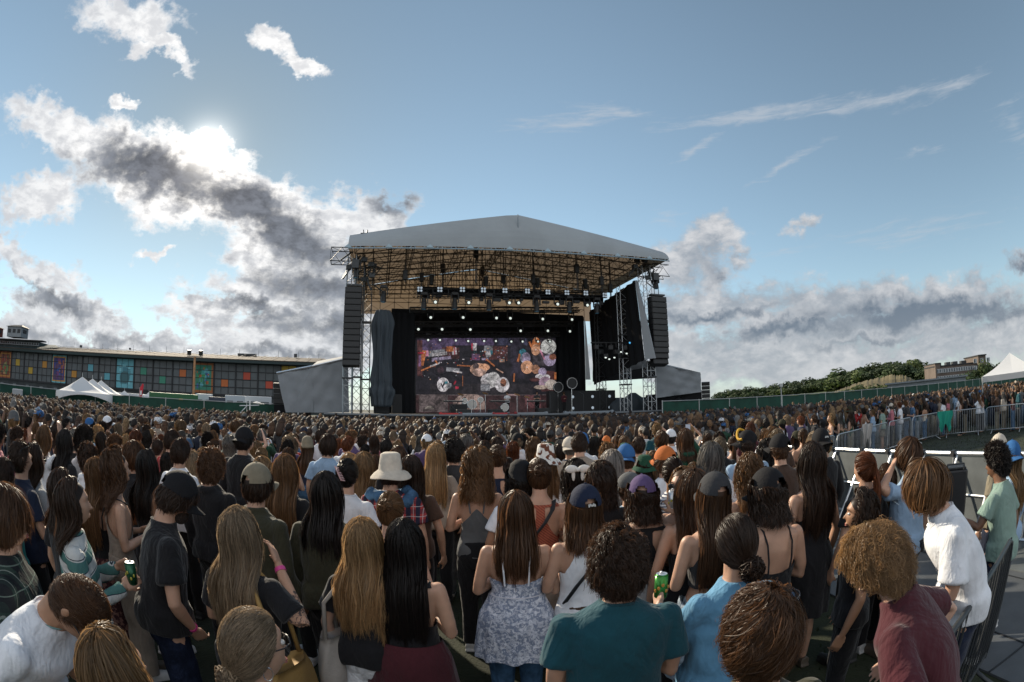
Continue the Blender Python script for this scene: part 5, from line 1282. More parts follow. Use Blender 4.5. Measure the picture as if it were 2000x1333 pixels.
        me = bpy.data.meshes.new('skirt'); v = s.bend(np.array(V)); me.from_pydata(v.tolist(), [], F); me.polygons.foreach_set('use_smooth', [True]*len(me.polygons)); return me

# ---------------------------------------------------------------- hair: every lock a thin tapering strand laid over the head
def hair_mesh(n=700, L=.5, style='long', wave=.0, wfreq=5, curl=.0, puff=.006, wid=.0075, seed=1, jit=.12, cap=False, part=0.0, gather=None, tail=.35, K=9, bang=False, hl=1.0, tipdark=1.15, ct=9.0):
    r = np.random.default_rng(seed)
    az = r.uniform(-math.pi, math.pi, n); u = r.random(n)
    front = .5*(1+np.cos(az))                           # 1 at the face, 0 at the nape
    lim = np.radians(126 - 68*front**1.3)
    th = lim*np.sqrt(u)*1.0
    if style in ('long', 'bob'): th = np.where(r.random(n) < .55, th*.55, th)
    if cap: th = np.maximum(th, np.minimum(np.radians(74), lim))
    ax_, ay_, az_ = .0805, .0985, .1195; R0 = .105; puff = puff*.62
    def E(t, a, off):                                   # scalp point, pole tipped back
        x = np.sin(t)*np.sin(a); y = np.sin(t)*np.cos(a); z = np.cos(t); c, s_ = math.cos(.22), math.sin(.22)
        y, z = y*c - z*s_, y*s_ + z*c
        return np.stack([x*(ax_+off), y*(ay_+off) - .004, z*(az_+off)], -1)
    sgn = np.where(az >= part, 1.0, -1.0)
    Ls = L*(1 + r.normal(0, jit, n)).clip(.5, 1.5)
    if style in ('long', 'bob'): Ls = np.maximum(.06, (L*1.0 - th*R0*.9))*(1 + r.normal(0, jit*.6, n)).clip(.6, 1.3)*(1 - .35*r.random(n)**3)
    thf = np.radians(100 + 6*(1-front)) if style in ('long', 'bob') else np.radians(150)
    nq = int(min(260, max(12, n/(30 if style in ('curly', 'afro') else 40)))); ca_ = r.uniform(-math.pi, math.pi, nq); ct_ = R(120)*np.sqrt(r.random(nq)); Lc = 1 + r.normal(0, .09, nq); phc = r.uniform(0, 6.28, nq); tc_c = 1 + r.normal(0, .11, nq)
    def u3(t, a): return np.stack([np.sin(t)*np.sin(a), np.sin(t)*np.cos(a), np.cos(t)], -1)
    cid = np.argmax(u3(th, az) @ u3(ct_, ca_).T, axis=1); Ls = Ls*Lc[cid]
    ph = np.round(az*4)/4*5 + phc[cid]*.35 + r.normal(0, .35, n); ph2 = phc[cid] + r.normal(0, .5, n)
    fly = (.003 + .020*r.random(n)**7)*min(1, max(.15, L/.08)); lift = r.uniform(.3, 1.5, n)*puff; P = []; swirl = r.normal(0, .35, n)
    dirr = r.normal(size=(n, 3)); dirr /= np.linalg.norm(dirr, axis=1)[:, None]
    for k in range(K+1):
        s = k/K; dist = Ls*s; t = th + dist/R0; t = np.minimum(t, thf) if style in ('long', 'bob') else np.minimum(t, np.radians(135))
        over = np.maximum(0, dist - np.maximum(0, (thf - th))*R0) if style in ('long', 'bob') else 0*dist
        if style in ('long', 'bob') and not bang:
            targ = np.radians(76); a = np.where(np.abs(az) < targ, sgn*lerp(np.abs(az), targ + .12*r.random(n), sstep(t, .25, 1.1)), az)
        elif style in ('short', 'mop'): a = az + swirl*s + (.5*s if style == 'mop' else .25*s)
        else: a = az
        p = E(t, a, .004 + lift*(1 - .3*s) + (.004 if style == 'long' else 0))
        nr = p/np.linalg.norm(p, axis=1)[:, None]
        if style in ('long', 'bob'):
            side = np.abs(np.sin(a)); back = (np.cos(a) < .25)
            p[:, 2] -= over
            f = sstep(over, .04, .22)
            p[:, 0] *= 1 + f*(.06+.22*side)
            p[:, 1] = np.where(back, lerp(p[:, 1], np.minimum(p[:, 1], -.085 + .0*side) - .048, f), p[:, 1] + f*.02)
            p[:, 1] += .02*sstep(over, .25, .6)
            p += nr*(.004*lift/puff)[:, None]*(1-f)[:, None]
        if style in ('curly', 'afro', 'short', 'mop'):
            g = {'curly': .50, 'afro': 1.0, 'short': .42, 'mop': .30}[style]
            p = E(th + dist*(1-g)/R0, a, .004) + E(th, az, 0)/np.linalg.norm(E(th, az, 0), axis=1)[:, None]*(dist*g*.8)[:, None] if style in ('curly', 'afro') else p + nr*(dist*g*.35)[:, None]
            if style == 'curly': p[:, 2] -= dist*dist*1.6
        tang = np.stack([np.cos(a), -np.sin(a), 0*a], -1)
        if wave: w_ = wave*sstep(np.full(n, s), .12, .5)*np.sin(wfreq*dist*10 + ph); p += tang*w_[:, None] + nr*(np.cos(wfreq*dist*10+ph)*wave*.5*s)[:, None]
        if curl: q = s*ct + ph2; p += tang*(np.cos(q)*curl)[:, None] + np.stack([0*q, np.sin(a)*np.sin(q)*curl*.3, np.sin(q)*curl], -1) + nr*(np.sin(q*.9)*curl*.6)[:, None]
        p += dirr*(fly*(.4+2.2*s))[:, None]
        P.append(p)
    P = np.stack(P, 1)
    if gather is None:                                  # neighbouring locks draw together towards their tips
        cnt = np.maximum(1, np.bincount(cid, minlength=nq)).astype(float); kk = np.linspace(0, 1, K+1)[None, :, None]
        mean = np.stack([np.stack([np.bincount(cid, weights=P[:, k, c], minlength=nq)/cnt for c in range(3)], -1) for k in range(K+1)], 1)
        P = P + (mean[cid] - P)*({'long': .34, 'bob': .32, 'curly': .5, 'afro': .25, 'mop': .38, 'short': .3}[style]*min(1, L/.06 if L > .035 else 0)*kk**.8)
    if gather is not None:                              # swept along the scalp to a knot, with or without a tail
        G = np.array(gather, float); g0 = G/np.linalg.norm(G); s0 = E(th, az, 0); P = []; m = int(K*.6) if tail else K
        for k in range(K+1):
            q = min(1, k/m); d = s0/np.linalg.norm(s0, axis=1)[:, None]*(1-q) + g0*q; d /= np.linalg.norm(d, axis=1)[:, None]
            p = d*np.array([ax_+.010, ay_+.010, az_+.008]); p[:, 1] -= .004; p = p*(1-q**4) + (G + dirr*.012)*q**4 if True else p
            if k > m: f = (k-m)/(K-m); p = G + dirr*(.014+.02*f) + np.array((0, -.045*math.sin(min(1, f*2)*1.57), 0)) + np.array([0, 0, 1])*(-(tail*f*(.8+.4*u)))[:, None]; p[:, 0] += wave*np.sin(f*9+ph)*1.2
            P.append(p + dirr*.003)
        P = np.stack(P, 1)
    # ribbons with a three sided section
    T = np.gradient(P, axis=1); T /= np.linalg.norm(T, axis=2)[..., None] + 1e-9
    C = P.copy(); C[..., 2] *= .2; C /= np.linalg.norm(C, axis=2)[..., None] + 1e-9
    B = np.cross(T, C); B /= np.linalg.norm(B, axis=2)[..., None] + 1e-9; Nn = np.cross(B, T)
    tp = np.array([(.75 if k == 0 else 1.0)*(1-.82*(k/K)**2.6) for k in range(K+1)])[None, :, None]*(wid*r.uniform(.6, 1.5, n))[:, None, None]
    ph3 = r.normal(0, .55, n)[:, None, None]; B = B*np.cos(ph3) + Nn*np.sin(ph3)
    ring = np.stack([P + B*tp, P - B*tp], 2)      # n,K+1,2,3
    V = ring.reshape(-1, 3); b = np.arange(n)[:, None]*(K+1)*2 + np.arange(K)[None, :]*2
    F = np.stack([b, b+1, b+3, b+2], -1).reshape(-1, 4)
    tint = np.repeat(((1 + r.normal(0, .24, n))*tc_c[cid]).clip(.40, 2.0), (K+1)*2); tt = np.tile(np.repeat(np.linspace(.72, tipdark, K+1), 2), n); col = tint*tt
    # under layer so that no scalp shows
    nu, nv = 36, 18; cv = []; cf = []
    for jv in range(nv+1):
        for iu in range(nu):
            a = 2*math.pi*iu/nu - math.pi; fr_ = .5*(1+math.cos(a)); lm = R(122 - 62*fr_**1.3); lo = R(60) if cap else 0; t = lo + (lm-lo)*jv/nv
            cv.append(E(np.array([t]), np.array([a]), .003)[0])
    cf = [(jv*nu+iu, (jv+1)*nu+iu, (jv+1)*nu+(iu+1) % nu, jv*nu+(iu+1) % nu) for jv in range(nv) for iu in range(nu)]
    if style == 'long' and L > .22 or style == 'bob':
        pass
    nb = len(V); V = np.vstack([V, np.array(cv)]); col = np.concatenate([col, np.full(len(cv), .6)])
    me = bpy.data.meshes.new('hair'); nF = len(F) + len(cf)
    me.vertices.add(len(V)); me.vertices.foreach_set('co', V.astype(np.float32).ravel())
    idx = np.concatenate([F.ravel(), (np.array(cf)+nb).ravel()]).astype(np.int32)
    me.loops.add(len(idx)); me.loops.foreach_set('vertex_index', idx); me.polygons.add(nF)
    me.polygons.foreach_set('loop_start', (np.arange(nF)*4).astype(np.int32))
    me.polygons.foreach_set('use_smooth', np.ones(nF, dtype=bool))
    ca = me.color_attributes.new('tint', 'FLOAT_COLOR', 'POINT'); ca.data.foreach_set('color', np.stack([col, col, col, col*0+1], -1).astype(np.float32).ravel())
    me.update(calc_edges=True); me.validate(); return me
def bun_mesh(r0=.045, n=160, seed=2, wid=.006, mess=.006):
    r = np.random.default_rng(seed); V = []; F = []; C = []
    for i in range(n):
        d = r.normal(size=3); d /= np.linalg.norm(d); u = np.cross(d, r.normal(size=3)); u /= np.linalg.norm(u); rr = r0*r.uniform(.82, 1.05); a0 = r.uniform(0, 6.28); L = r.uniform(1, 2.6); t = r.uniform(.5, 1.4); b = len(V); K = 7
        for k in range(K+1):
            a = a0 + L*k/K; p = (d*math.cos(a) + u*math.sin(a))*rr*(1 + .08*math.sin(k)) + r.normal(size=3)*mess*.3; tg = -d*math.sin(a)+u*math.cos(a); nr = p/np.linalg.norm(p); bb = np.cross(tg, nr); w = wid*(1-.7*abs(2*k/K-1)**2)
            V += [p+bb*w, p+nr*w*.5, p-bb*w]; C += [t]*3
        F += [(b+k*3+q, b+k*3+(q+1) % 3, b+(k+1)*3+(q+1) % 3, b+(k+1)*3+q) for k in range(K) for q in range(3)]
    mb = MB(); mb.add(V, F); mb.C = [np.array([[t, t, t] for t in C])]; bl = MB(); bl.ball((0, 0, 0), r0*.84, 12, 8); v = np.vstack(bl.V); mb.add(v, bl.F); mb.C.append(np.full((len(v), 3), .6))
    me = bpy.data.meshes.new('hair_bun'); me.from_pydata(np.vstack(mb.V).tolist(), [], mb.F); ca = me.color_attributes.new('tint', 'FLOAT_COLOR', 'POINT'); cc = np.vstack(mb.C); ca.data.foreach_set('color', np.hstack([cc, np.ones((len(cc), 1))]).ravel()); me.polygons.foreach_set('use_smooth', [True]*len(me.polygons)); return me

def cap_mesh(backward=False, gap=True):
    """baseball cap: six panel dome, opening with strap, curved brim, button (head frame, brim towards +y)"""
    mb = MB(); V = []; n, m = 44, 12; ax_, ay_, az_ = .094, .112, .125
    for lay_ in (0, 1):
        for j in range(m+1):
            t = R(88)*j/m
            for i in range(n):
                a = 2*math.pi*i/n; sm_ = 1 - .012*abs(math.cos(a*3))**12; o = -.004*lay_; x, y, z = math.sin(t)*math.cos(a)*sm_, math.sin(t)*math.sin(a)*sm_, math.cos(t)
                hole = gap and y < -.5 and abs(x) < .42 and z < .34 - 1.1*x*x
                V.append((x*(ax_+o), y*(ay_+o)-.008, .010 + z*(az_+o) + .006*math.sin(a*2+1)*0 + .0))
    B = (m+1)*n; F = []
    def hole(j, i):
        t = R(88)*(j+.5)/m; a = 2*math.pi*(i+.5)/n; x, y, z = math.sin(t)*math.cos(a), math.sin(t)*math.sin(a), math.cos(t); return gap and y < -.4 and abs(x) < .40 and .08 < z < .42 - 1.3*x*x
    for j in range(m):
        for i in range(n):
            if hole(j, i): continue
            a, b, c, d = j*n+i, (j+1)*n+i, (j+1)*n+(i+1) % n, j*n+(i+1) % n; F += [(a, b, c, d), (B+d, B+c, B+b, B+a)]
    mb.add(V, F); V = []; nb, nk = 18, 6
    for lay_ in (0, 1):
        for k in range(nk+1):
            for i in range(nb+1):
                f = i/nb*2-1; a = math.pi/2 + f*1.02; e = 1 + .62*(k/nk)*math.sqrt(max(0, 1-(f*.98)**2))**.9; x, y = math.cos(a)*ax_*(1+.0*k), math.sin(a)*ay_*e - .008
                V.append((x*(1+.10*k/nk), y, .012 - .016*(k/nk) - .028*f*f*(k/nk+.2) - lay_*.004))
    B = (nk+1)*(nb+1); F = []
    for k in range(nk):
        for i in range(nb): a = k*(nb+1)+i; F += [(a, a+1, a+nb+2, a+nb+1), (B+a+nb+1, B+a+nb+2, B+a+1, B+a)]
    mb.add(V, F); mb.ball((0, -.008, .137), (.008, .008, .005), 8, 5); me = raw_mesh(mb, 'cap'); me.polygons.foreach_set('use_smooth', [True]*len(me.polygons)); return me
def bucket_mesh():
    mb = MB(); prof = [(.0, .142), (.055, .141), (.078, .128), (.088, .06), (.096, .012), (.102, .004), (.135, -.022), (.158, -.050)]; n = 40; V = []
    for lay_ in (0, 1):
        for j, (r_, z) in enumerate(prof):
            for i in range(n):
                a = 2*math.pi*i/n; w = 1 + (.02*math.sin(a*5+j) if j < 6 else .045*math.sin(a*4+1)); V.append((r_*w*math.cos(a)*.97, r_*w*math.sin(a)*1.12-.008, z - lay_*.005 + (.008*math.sin(a*3) if j > 5 else 0)))
    B = len(prof)*n; F = []
    for j in range(len(prof)-1):
        for i in range(n): a, b, c, d = j*n+i, (j+1)*n+i, (j+1)*n+(i+1) % n, j*n+(i+1) % n; F += [(a, b, c, d), (B+d, B+c, B+b, B+a)]
    mb.add(V, F); me = raw_mesh(mb, 'bucket_hat'); me.polygons.foreach_set('use_smooth', [True]*len(me.polygons)); return me
def beanie_mesh():
    mb = MB(); prof = [(.0, .155), (.04, .150), (.075, .120), (.092, .06), (.097, .012), (.101, .010), (.101, -.018), (.096, -.02)]; n = 36; V = [(r_*math.cos(2*math.pi*i/n)*.98*(1+.01*math.sin(i*9)), r_*math.sin(2*math.pi*i/n)*1.17-.010, z) for r_, z in prof for i in range(n)]
    mb.add(V, [(j*n+i, (j+1)*n+i, (j+1)*n+(i+1) % n, j*n+(i+1) % n) for j in range(len(prof)-1) for i in range(n)]); me = raw_mesh(mb, 'beanie'); me.polygons.foreach_set('use_smooth', [True]*len(me.polygons)); return me
CAPM, BUCKM, BEANM = cap_mesh(), bucket_mesh(), beanie_mesh()

# ---------------------------------------------------------------- materials that read the object's own colour
def hair_material():
    m = bpy.data.materials.new('hair'); m.use_nodes = True; t = m.node_tree; N = NT(t); b = t.nodes['Principled BSDF']; out = t.nodes['Material Output']
    oi = N.n('ShaderNodeObjectInfo'); at = N.n('ShaderNodeAttribute'); at.attribute_name = 'tint'
    c = N.v('MULTIPLY', oi.outputs['Color'], at.outputs['Color']); t.links.new(c, b.inputs['Base Color'])
    b.inputs['Roughness'].default_value = .45; b.inputs['Specular IOR Level'].default_value = .35
    tb = N.n('ShaderNodeBsdfTranslucent'); t.links.new(N.v('SCALE', N.v('MULTIPLY', c, (1.08, 1.0, .88)), 1.9), tb.inputs[0]); mx = N.n('ShaderNodeMixShader'); mx.inputs[0].default_value = .40
    t.links.new(b.outputs[0], mx.inputs[1]); t.links.new(tb.outputs[0], mx.inputs[2]); t.links.new(mx.outputs[0], out.inputs[0]); return m
M_hair = hair_material()
M_skin2 = mat('skin', None, .5, spec=.4, objcol=True, var=.10, vscale=9, bump=.06, bscale=60)
M_skin2.node_tree.nodes['Principled BSDF'].inputs['Subsurface Weight'].default_value = .12
M_skin2.node_tree.nodes['Principled BSDF'].inputs['Subsurface Radius'].default_value = (.02, .008, .004)
def folds(m, k=.55, sc_=4.2):
    t = m.node_tree; N = NT(t); b = t.nodes['Principled BSDF']; tcn = N.n('ShaderNodeTexCoord'); v = N.mapping(tcn.outputs['Object'], scale=(1, 1, .5))
    h = N.m('ADD', N.noise(v, sc_, 3, .55, 1.6), N.m('MULTIPLY', N.noise(tcn.outputs['Object'], 70, 2, .6), .05)); h = N.m('ADD', h, N.m('MULTIPLY', N.noise(v, sc_*2.6, 2, .5, 1.8), .30))
    bn = N.n('ShaderNodeBump'); bn.inputs['Strength'].default_value = k; bn.inputs['Distance'].default_value = .06; t.links.new(h, bn.inputs['Height']); t.links.new(bn.outputs[0], b.inputs['Normal'])
M_cloth = mat('cloth', None, .88, spec=.2, objcol=True, var=.14, vscale=5, sheen=.15); folds(M_cloth)
M_denim = mat('denim', None, .9, spec=.15, objcol=True, var=.35, vscale=9); folds(M_denim, .7, 6)
M_hat = mat('hat_cloth', None, .85, spec=.2, objcol=True, var=.10, vscale=20, bump=.2, bscale=60)
M_sole = mat('shoe', None, .6, objcol=True)
def pattern(name, fn):
    m = bpy.data.materials.new(name); m.use_nodes = True; t = m.node_tree; N = NT(t); b = t.nodes['Principled BSDF']; tcn = N.n('ShaderNodeTexCoord')
    c = fn(N, tcn.outputs['Object']); t.links.new(c, b.inputs['Base Color']); b.inputs['Roughness'].default_value = .88; b.inputs['Specular IOR Level'].default_value = .2
    folds(m); MATS[name] = m; return m
def band(N, v, period, duty, ph=0.0):
    f = N.m('FRACT', N.m('MULTIPLY_ADD', v, 1/period, ph)); return N.m('LESS_THAN', f, duty)
def p_stripe(N, o):
    x, y, z = N.sep(N.v('ADD', o, N.v('SCALE', N.noise(o, 3, 2, out=1), .008))); zz = N.m('MULTIPLY_ADD', x, .25, z); c = N.mix(band(N, zz, .115, .45), (.52, .53, .52), (.07, .17, .16)); c = N.mix(band(N, zz, .115, .04, .5), c, (.02, .03, .04)); return N.mix(band(N, zz, .115, .04, .02), c, (.02, .03, .05))
def p_thin(N, o):
    x, y, z = N.sep(o); return N.mix(band(N, z, .022, .38), (.62, .64, .66), (.03, .04, .09))
def p_plaid(cols):
    def f(N, o):
        x, y, z = N.sep(o); a, b, l1, l2 = cols; c = N.mix(band(N, x, .075, .45), a, b); c = N.mix(N.m('MULTIPLY', band(N, z, .08, .45), .55), c, b); c = N.mix(N.m('MULTIPLY', band(N, x, .075, .06, .3), .7), c, l1); return N.mix(N.m('MULTIPLY', band(N, z, .08, .06, .3), .7), c, l2)
    return f
def p_lace(N, o):
    nz = N.noise(o, 34, 5, .7, 1.2); n2 = N.noise(o, 12, 3, .6, 2.0); k = N.m('MULTIPLY', N.mr(nz, .44, .56), N.mr(n2, .35, .6, .55, 1.0)); return N.mix(k, (.22, .26, .36), (.72, .74, .82))
def p_cow(N, o):
    return N.mix(N.mr(N.noise(o, 16, 2, .4), .53, .56), (.62, .60, .56), (.13, .05, .03))
def p_floral(N, o):
    return N.mix(N.mr(N.noise(o, 30, 3, .6), .50, .56), (.05, .02, .025), (.22, .12, .10))
def p_print(N, o):
    x, y, z = N.sep(o); k = N.m('MULTIPLY', band(N, z, .045, .5), N.mr(N.noise(o, 30, 2), .5, .52)); k = N.m('MULTIPLY', k, N.m('LESS_THAN', N.m('ABSOLUTE', x), .10)); return N.mix(k, (.66, .67, .70), (.10, .10, .22))
def p_rust(N, o):
    x, y, z = N.sep(o); return N.mix(band(N, N.m('MULTIPLY_ADD', x, .8, z), .022, .35), (.34, .10, .06), (.18, .05, .035))
def p_tat(N, o):
    oi = N.n('ShaderNodeObjectInfo'); x, y, z = N.sep(o); k = N.m('MULTIPLY', N.mr(N.noise(o, 30, 4, .65, 1.5), .50, .54), N.m('GREATER_THAN', x, .26)); k = N.m('MULTIPLY', k, N.m('LESS_THAN', z, 1.50)); return N.mix(N.m('MULTIPLY', k, .85), oi.outputs['Color'], (.03, .035, .045))
PAT = dict(stripe=pattern('striped_knit', p_stripe), thin=pattern('thin_stripe', p_thin), plaidg=pattern('green_plaid', p_plaid(((.02,.035,.03), (.01,.012,.015), (.20,.22,.2), (.12,.16,.14)))), plaidr=pattern('red_plaid', p_plaid(((.34,.05,.05), (.02,.02,.04), (.5,.5,.5), (.5,.5,.52)))),
   lace=pattern('white_lace', p_lace), cow=pattern('cow_print', p_cow), floral=pattern('dark_floral', p_floral), print=pattern('printed_tee', p_print), rust=pattern('rust_weave', p_rust), tattoo=pattern('tattooed_skin', p_tat))
def child(name, me, m, root, col=None, M=None):
    o = bpy.data.objects.new(name, me); sc.collection.objects.link(o); o.parent = root
    if m is not None:
        if not me.materials: me.materials.append(m)
        elif me.materials[0] != m: o.material_slots[0].link = 'OBJECT'; o.material_slots[0].material = m
    if col is not None: o.color = (*col, 1)
    if M is not None: o.matrix_local = M
    return o

SK = dict(pale=(.50, .31, .23), fair=(.44, .26, .18), tan=(.33, .18, .11), brown=(.17, .085, .05), dark=(.07, .035, .022))
HC = dict(black=(.015, .011, .010), dkbrown=(.040, .022, .014), brown=(.085, .043, .022), ltbrown=(.16, .088, .042), auburn=(.15, .048, .018), blonde=(.33, .215, .11), ash=(.24, .18, .12), sandy=(.20, .125, .062), grey=(.14, .135, .13), silver=(.30, .28, .27), red=(.20, .02, .015))
CL = dict(black=(.010, .010, .012), charcoal=(.035, .036, .04), grey=(.10, .105, .11), ltgrey=(.28, .29, .30), white=(.66, .68, .72), cream=(.50, .45, .38), beige=(.26, .215, .175), navy=(.012, .018, .04), blue=(.03, .11, .28), ltblue=(.25, .36, .50), sky=(.10, .25, .40), teal=(.008, .055, .075), green=(.015, .06, .035), olive=(.035, .034, .02), sage=(.20, .29, .25), red=(.30, .02, .02), maroon=(.062, .014, .020), rust=(.30, .09, .05), pink=(.42, .14, .17), orange=(.45, .13, .035), purple=(.09, .06, .14), brown=(.06, .035, .025), khaki=(.19, .165, .12), denim=(.05, .11, .20), ltdenim=(.30, .36, .42), yellow=(.50, .32, .05), turq=(.03, .30, .30))
HS = {  # hair styles
 'long': dict(n=1000, L=.50, style='long', wave=.005, wid=.0052), 'vlong': dict(n=1150, L=.62, style='long', wave=.004, wid=.0052), 'wavy': dict(n=1050, L=.50, style='long', wave=.013, wfreq=2.6, puff=.018, wid=.0052),
 'vwavy': dict(n=1250, L=.58, style='long', wave=.014, wfreq=2.4, puff=.016, wid=.0050), 'mid': dict(n=950, L=.37, style='long', wave=.007, puff=.014, wid=.0052), 'midwavy': dict(n=1000, L=.36, style='long', wave=.014, wfreq=3, puff=.024, wid=.0052), 'curlymid': dict(n=1250, L=.38, style='long', wave=.012, wfreq=4.2, curl=.013, puff=.030, wid=.0042, K=20, ct=26),
 'bob': dict(n=950, L=.30, style='bob', wave=.003, puff=.018, wid=.005), 'wavybob': dict(n=1150, L=.30, style='bob', wave=.010, wfreq=4, curl=.010, puff=.026, wid=.0044, K=16, ct=18),
 'short': dict(n=1500, L=.055, style='short', puff=.010, wid=.0034, K=5), 'crop': dict(n=1500, L=.030, style='short', puff=.004, wid=.0030, K=4), 'buzz': dict(n=2000, L=.009, style='short', puff=.002, wid=.0026, K=3),
 'mop': dict(n=1700, L=.105, style='mop', puff=.018, wave=.005, wid=.0042, K=7), 'tousle': dict(n=1800, L=.070, style='mop', wave=.011, wfreq=7, curl=.006, puff=.020, wid=.0036, K=10, ct=5), 'bowl': dict(n=1700, L=.14, style='mop', puff=.014, wid=.0045, K=8), 'curly': dict(n=1900, L=.085, style='curly', curl=.010, puff=.014, wid=.0036, K=12, ct=11), 'shortcurly': dict(n=1700, L=.065, style='curly', curl=.009, puff=.012, wid=.0040, K=8),
 'bigcurly': dict(n=2300, L=.085, style='curly', curl=.011, puff=.02, wid=.0034, K=26, ct=24), 'afro': dict(n=2200, L=.060, style='afro', curl=.009, puff=.02, wid=.0040, K=8),
 'updo': dict(n=1000, L=.2, gather=(0, -.105, .045), tail=0, style='short', wid=.0045), 'lowbun': dict(n=1200, L=.2, gather=(.01, -.110, -.075), tail=0, style='short', wid=.0042), 'pony': dict(n=1200, L=.2, gather=(0, -.112, .035), tail=.42, style='short', wave=.006, wid=.0045), 'lowpony': dict(n=1200, L=.2, gather=(0, -.105, -.07), tail=.22, style='short', wid=.0042), 'halfup': dict(n=1050, L=.50, style='long', wave=.010, wfreq=3, puff=.016, wid=.0052)}
_hc = {}
def get_hair(st, cap=False, q=1.0, seed=1):
    key = (st, cap, q, seed)
    if key not in _hc:
        d = dict(HS[st]); d['n'] = int(d['n']*q*(2.6 if q > .6 else 2.0)); d['wid'] = d.get('wid', .0075)/q**.40*(.62 if q > .6 else .75); d['seed'] = seed
        if q < .7: d['K'] = max(4, int(d.get('K', 9)*.7))
        if cap: d['cap'] = True
        _hc[key] = hair_mesh(**d)
    return _hc[key]
def eyes(root, M):
    for s in (-1, 1):
        child('eye', eye_me, mat('eye_white', (.7, .68, .65), .2), root, None, M @ Matrix.Translation((s*.030, .078, .010)))
        child('iris', iris_me, mat('iris_dark', (.02, .012, .008), .15), root, None, M @ Matrix.Translation((s*.030, .0895, .010)))
        child('eyebrow', brow_me, M_brow, root, None, M @ Matrix.Translation((s*.032, .086, .034)) @ Matrix.Rotation(-s*.12, 4, 'Y'))
    child('mouth', lip_me, mat('lip', (.30, .09, .075), .4), root, None, M @ Matrix.Translation((0, .092, -.065)))
b_ = MB(); b_.ball((0, 0, 0), (.013, .012, .009), 10, 7); eye_me = raw_mesh(b_, 'eye'); b_ = MB(); b_.ball((0, 0, 0), (.005, .003, .005), 8, 5); iris_me = raw_mesh(b_, 'iris')
b_ = MB(); b_.path([(-.016, -.003, -.002), (-.006, .003, .003), (.008, .003, .002), (.018, -.006, -.003)], [.002, .0035, .003, .0015], 6); brow_me = raw_mesh(b_, 'eyebrow'); M_brow = mat('brow_hair', (.03, .018, .012), .8)
b_ = MB(); b_.ball((0, 0, .003), (.022, .009, .0045), 10, 6); b_.ball((0, -.001, -.006), (.019, .009, .0055), 10, 6); lip_me = raw_mesh(b_, 'mouth')
def shades(root, M, up=0.0, col=(.02, .02, .02)):
    T_ = M @ Matrix.Translation((0, 0, up)) ; mb = MB()
    for s in (-1, 1):
        mb.path([(s*.03+.025*math.cos(a), .101-.006*abs(math.cos(a)), .010+.019*math.sin(a)) for a in np.linspace(0, 6.28, 15)], .003, 5); mb.path([(s*.055, .096, .014), (s*.080, .06, .014), (s*.083, -.01, .012), (s*.080, -.03, -.004)], .0025, 5)
    mb.path([(-.008, .106, .014), (0, .108, .018), (.008, .106, .014)], .003, 5); e = child('sunglasses', raw_mesh(mb, 'sunglasses'), M_blk2, root, None, T_)
    for s in (-1, 1): g = MB(); g.ball((s*.03, .100, .010), (.023, .003, .017), 12, 6); child('lens', raw_mesh(g, 'lens'), mat('shade_lens', col, .1), e, None, None)
def hat(root, M, kind, col, yaw=0, tilt=0, m=None):
    me, nm = {'cap': (CAPM, 'cap'), 'bucket': (BUCKM, 'bucket_hat'), 'beanie': (BEANM, 'beanie')}[kind]
    return child(nm, me, m or M_hat, root, col, M @ Matrix.Rotation(R(yaw), 4, 'Z') @ Matrix.Rotation(R(tilt), 4, 'X') @ Matrix.Translation((0, 0, .006)) @ Matrix.Scale(1.03, 4))
sh_ = MB(); sh_.path([(0, -.06, .05), (0, .02, .05), (0, .12, .04), (0, .20, .035)], [.046, .048, .045, .034], 12); sh_.box((0, .06, .012), (.088, .27, .022)); SHOE = remesh(sh_, .008, 2, 'shoe')

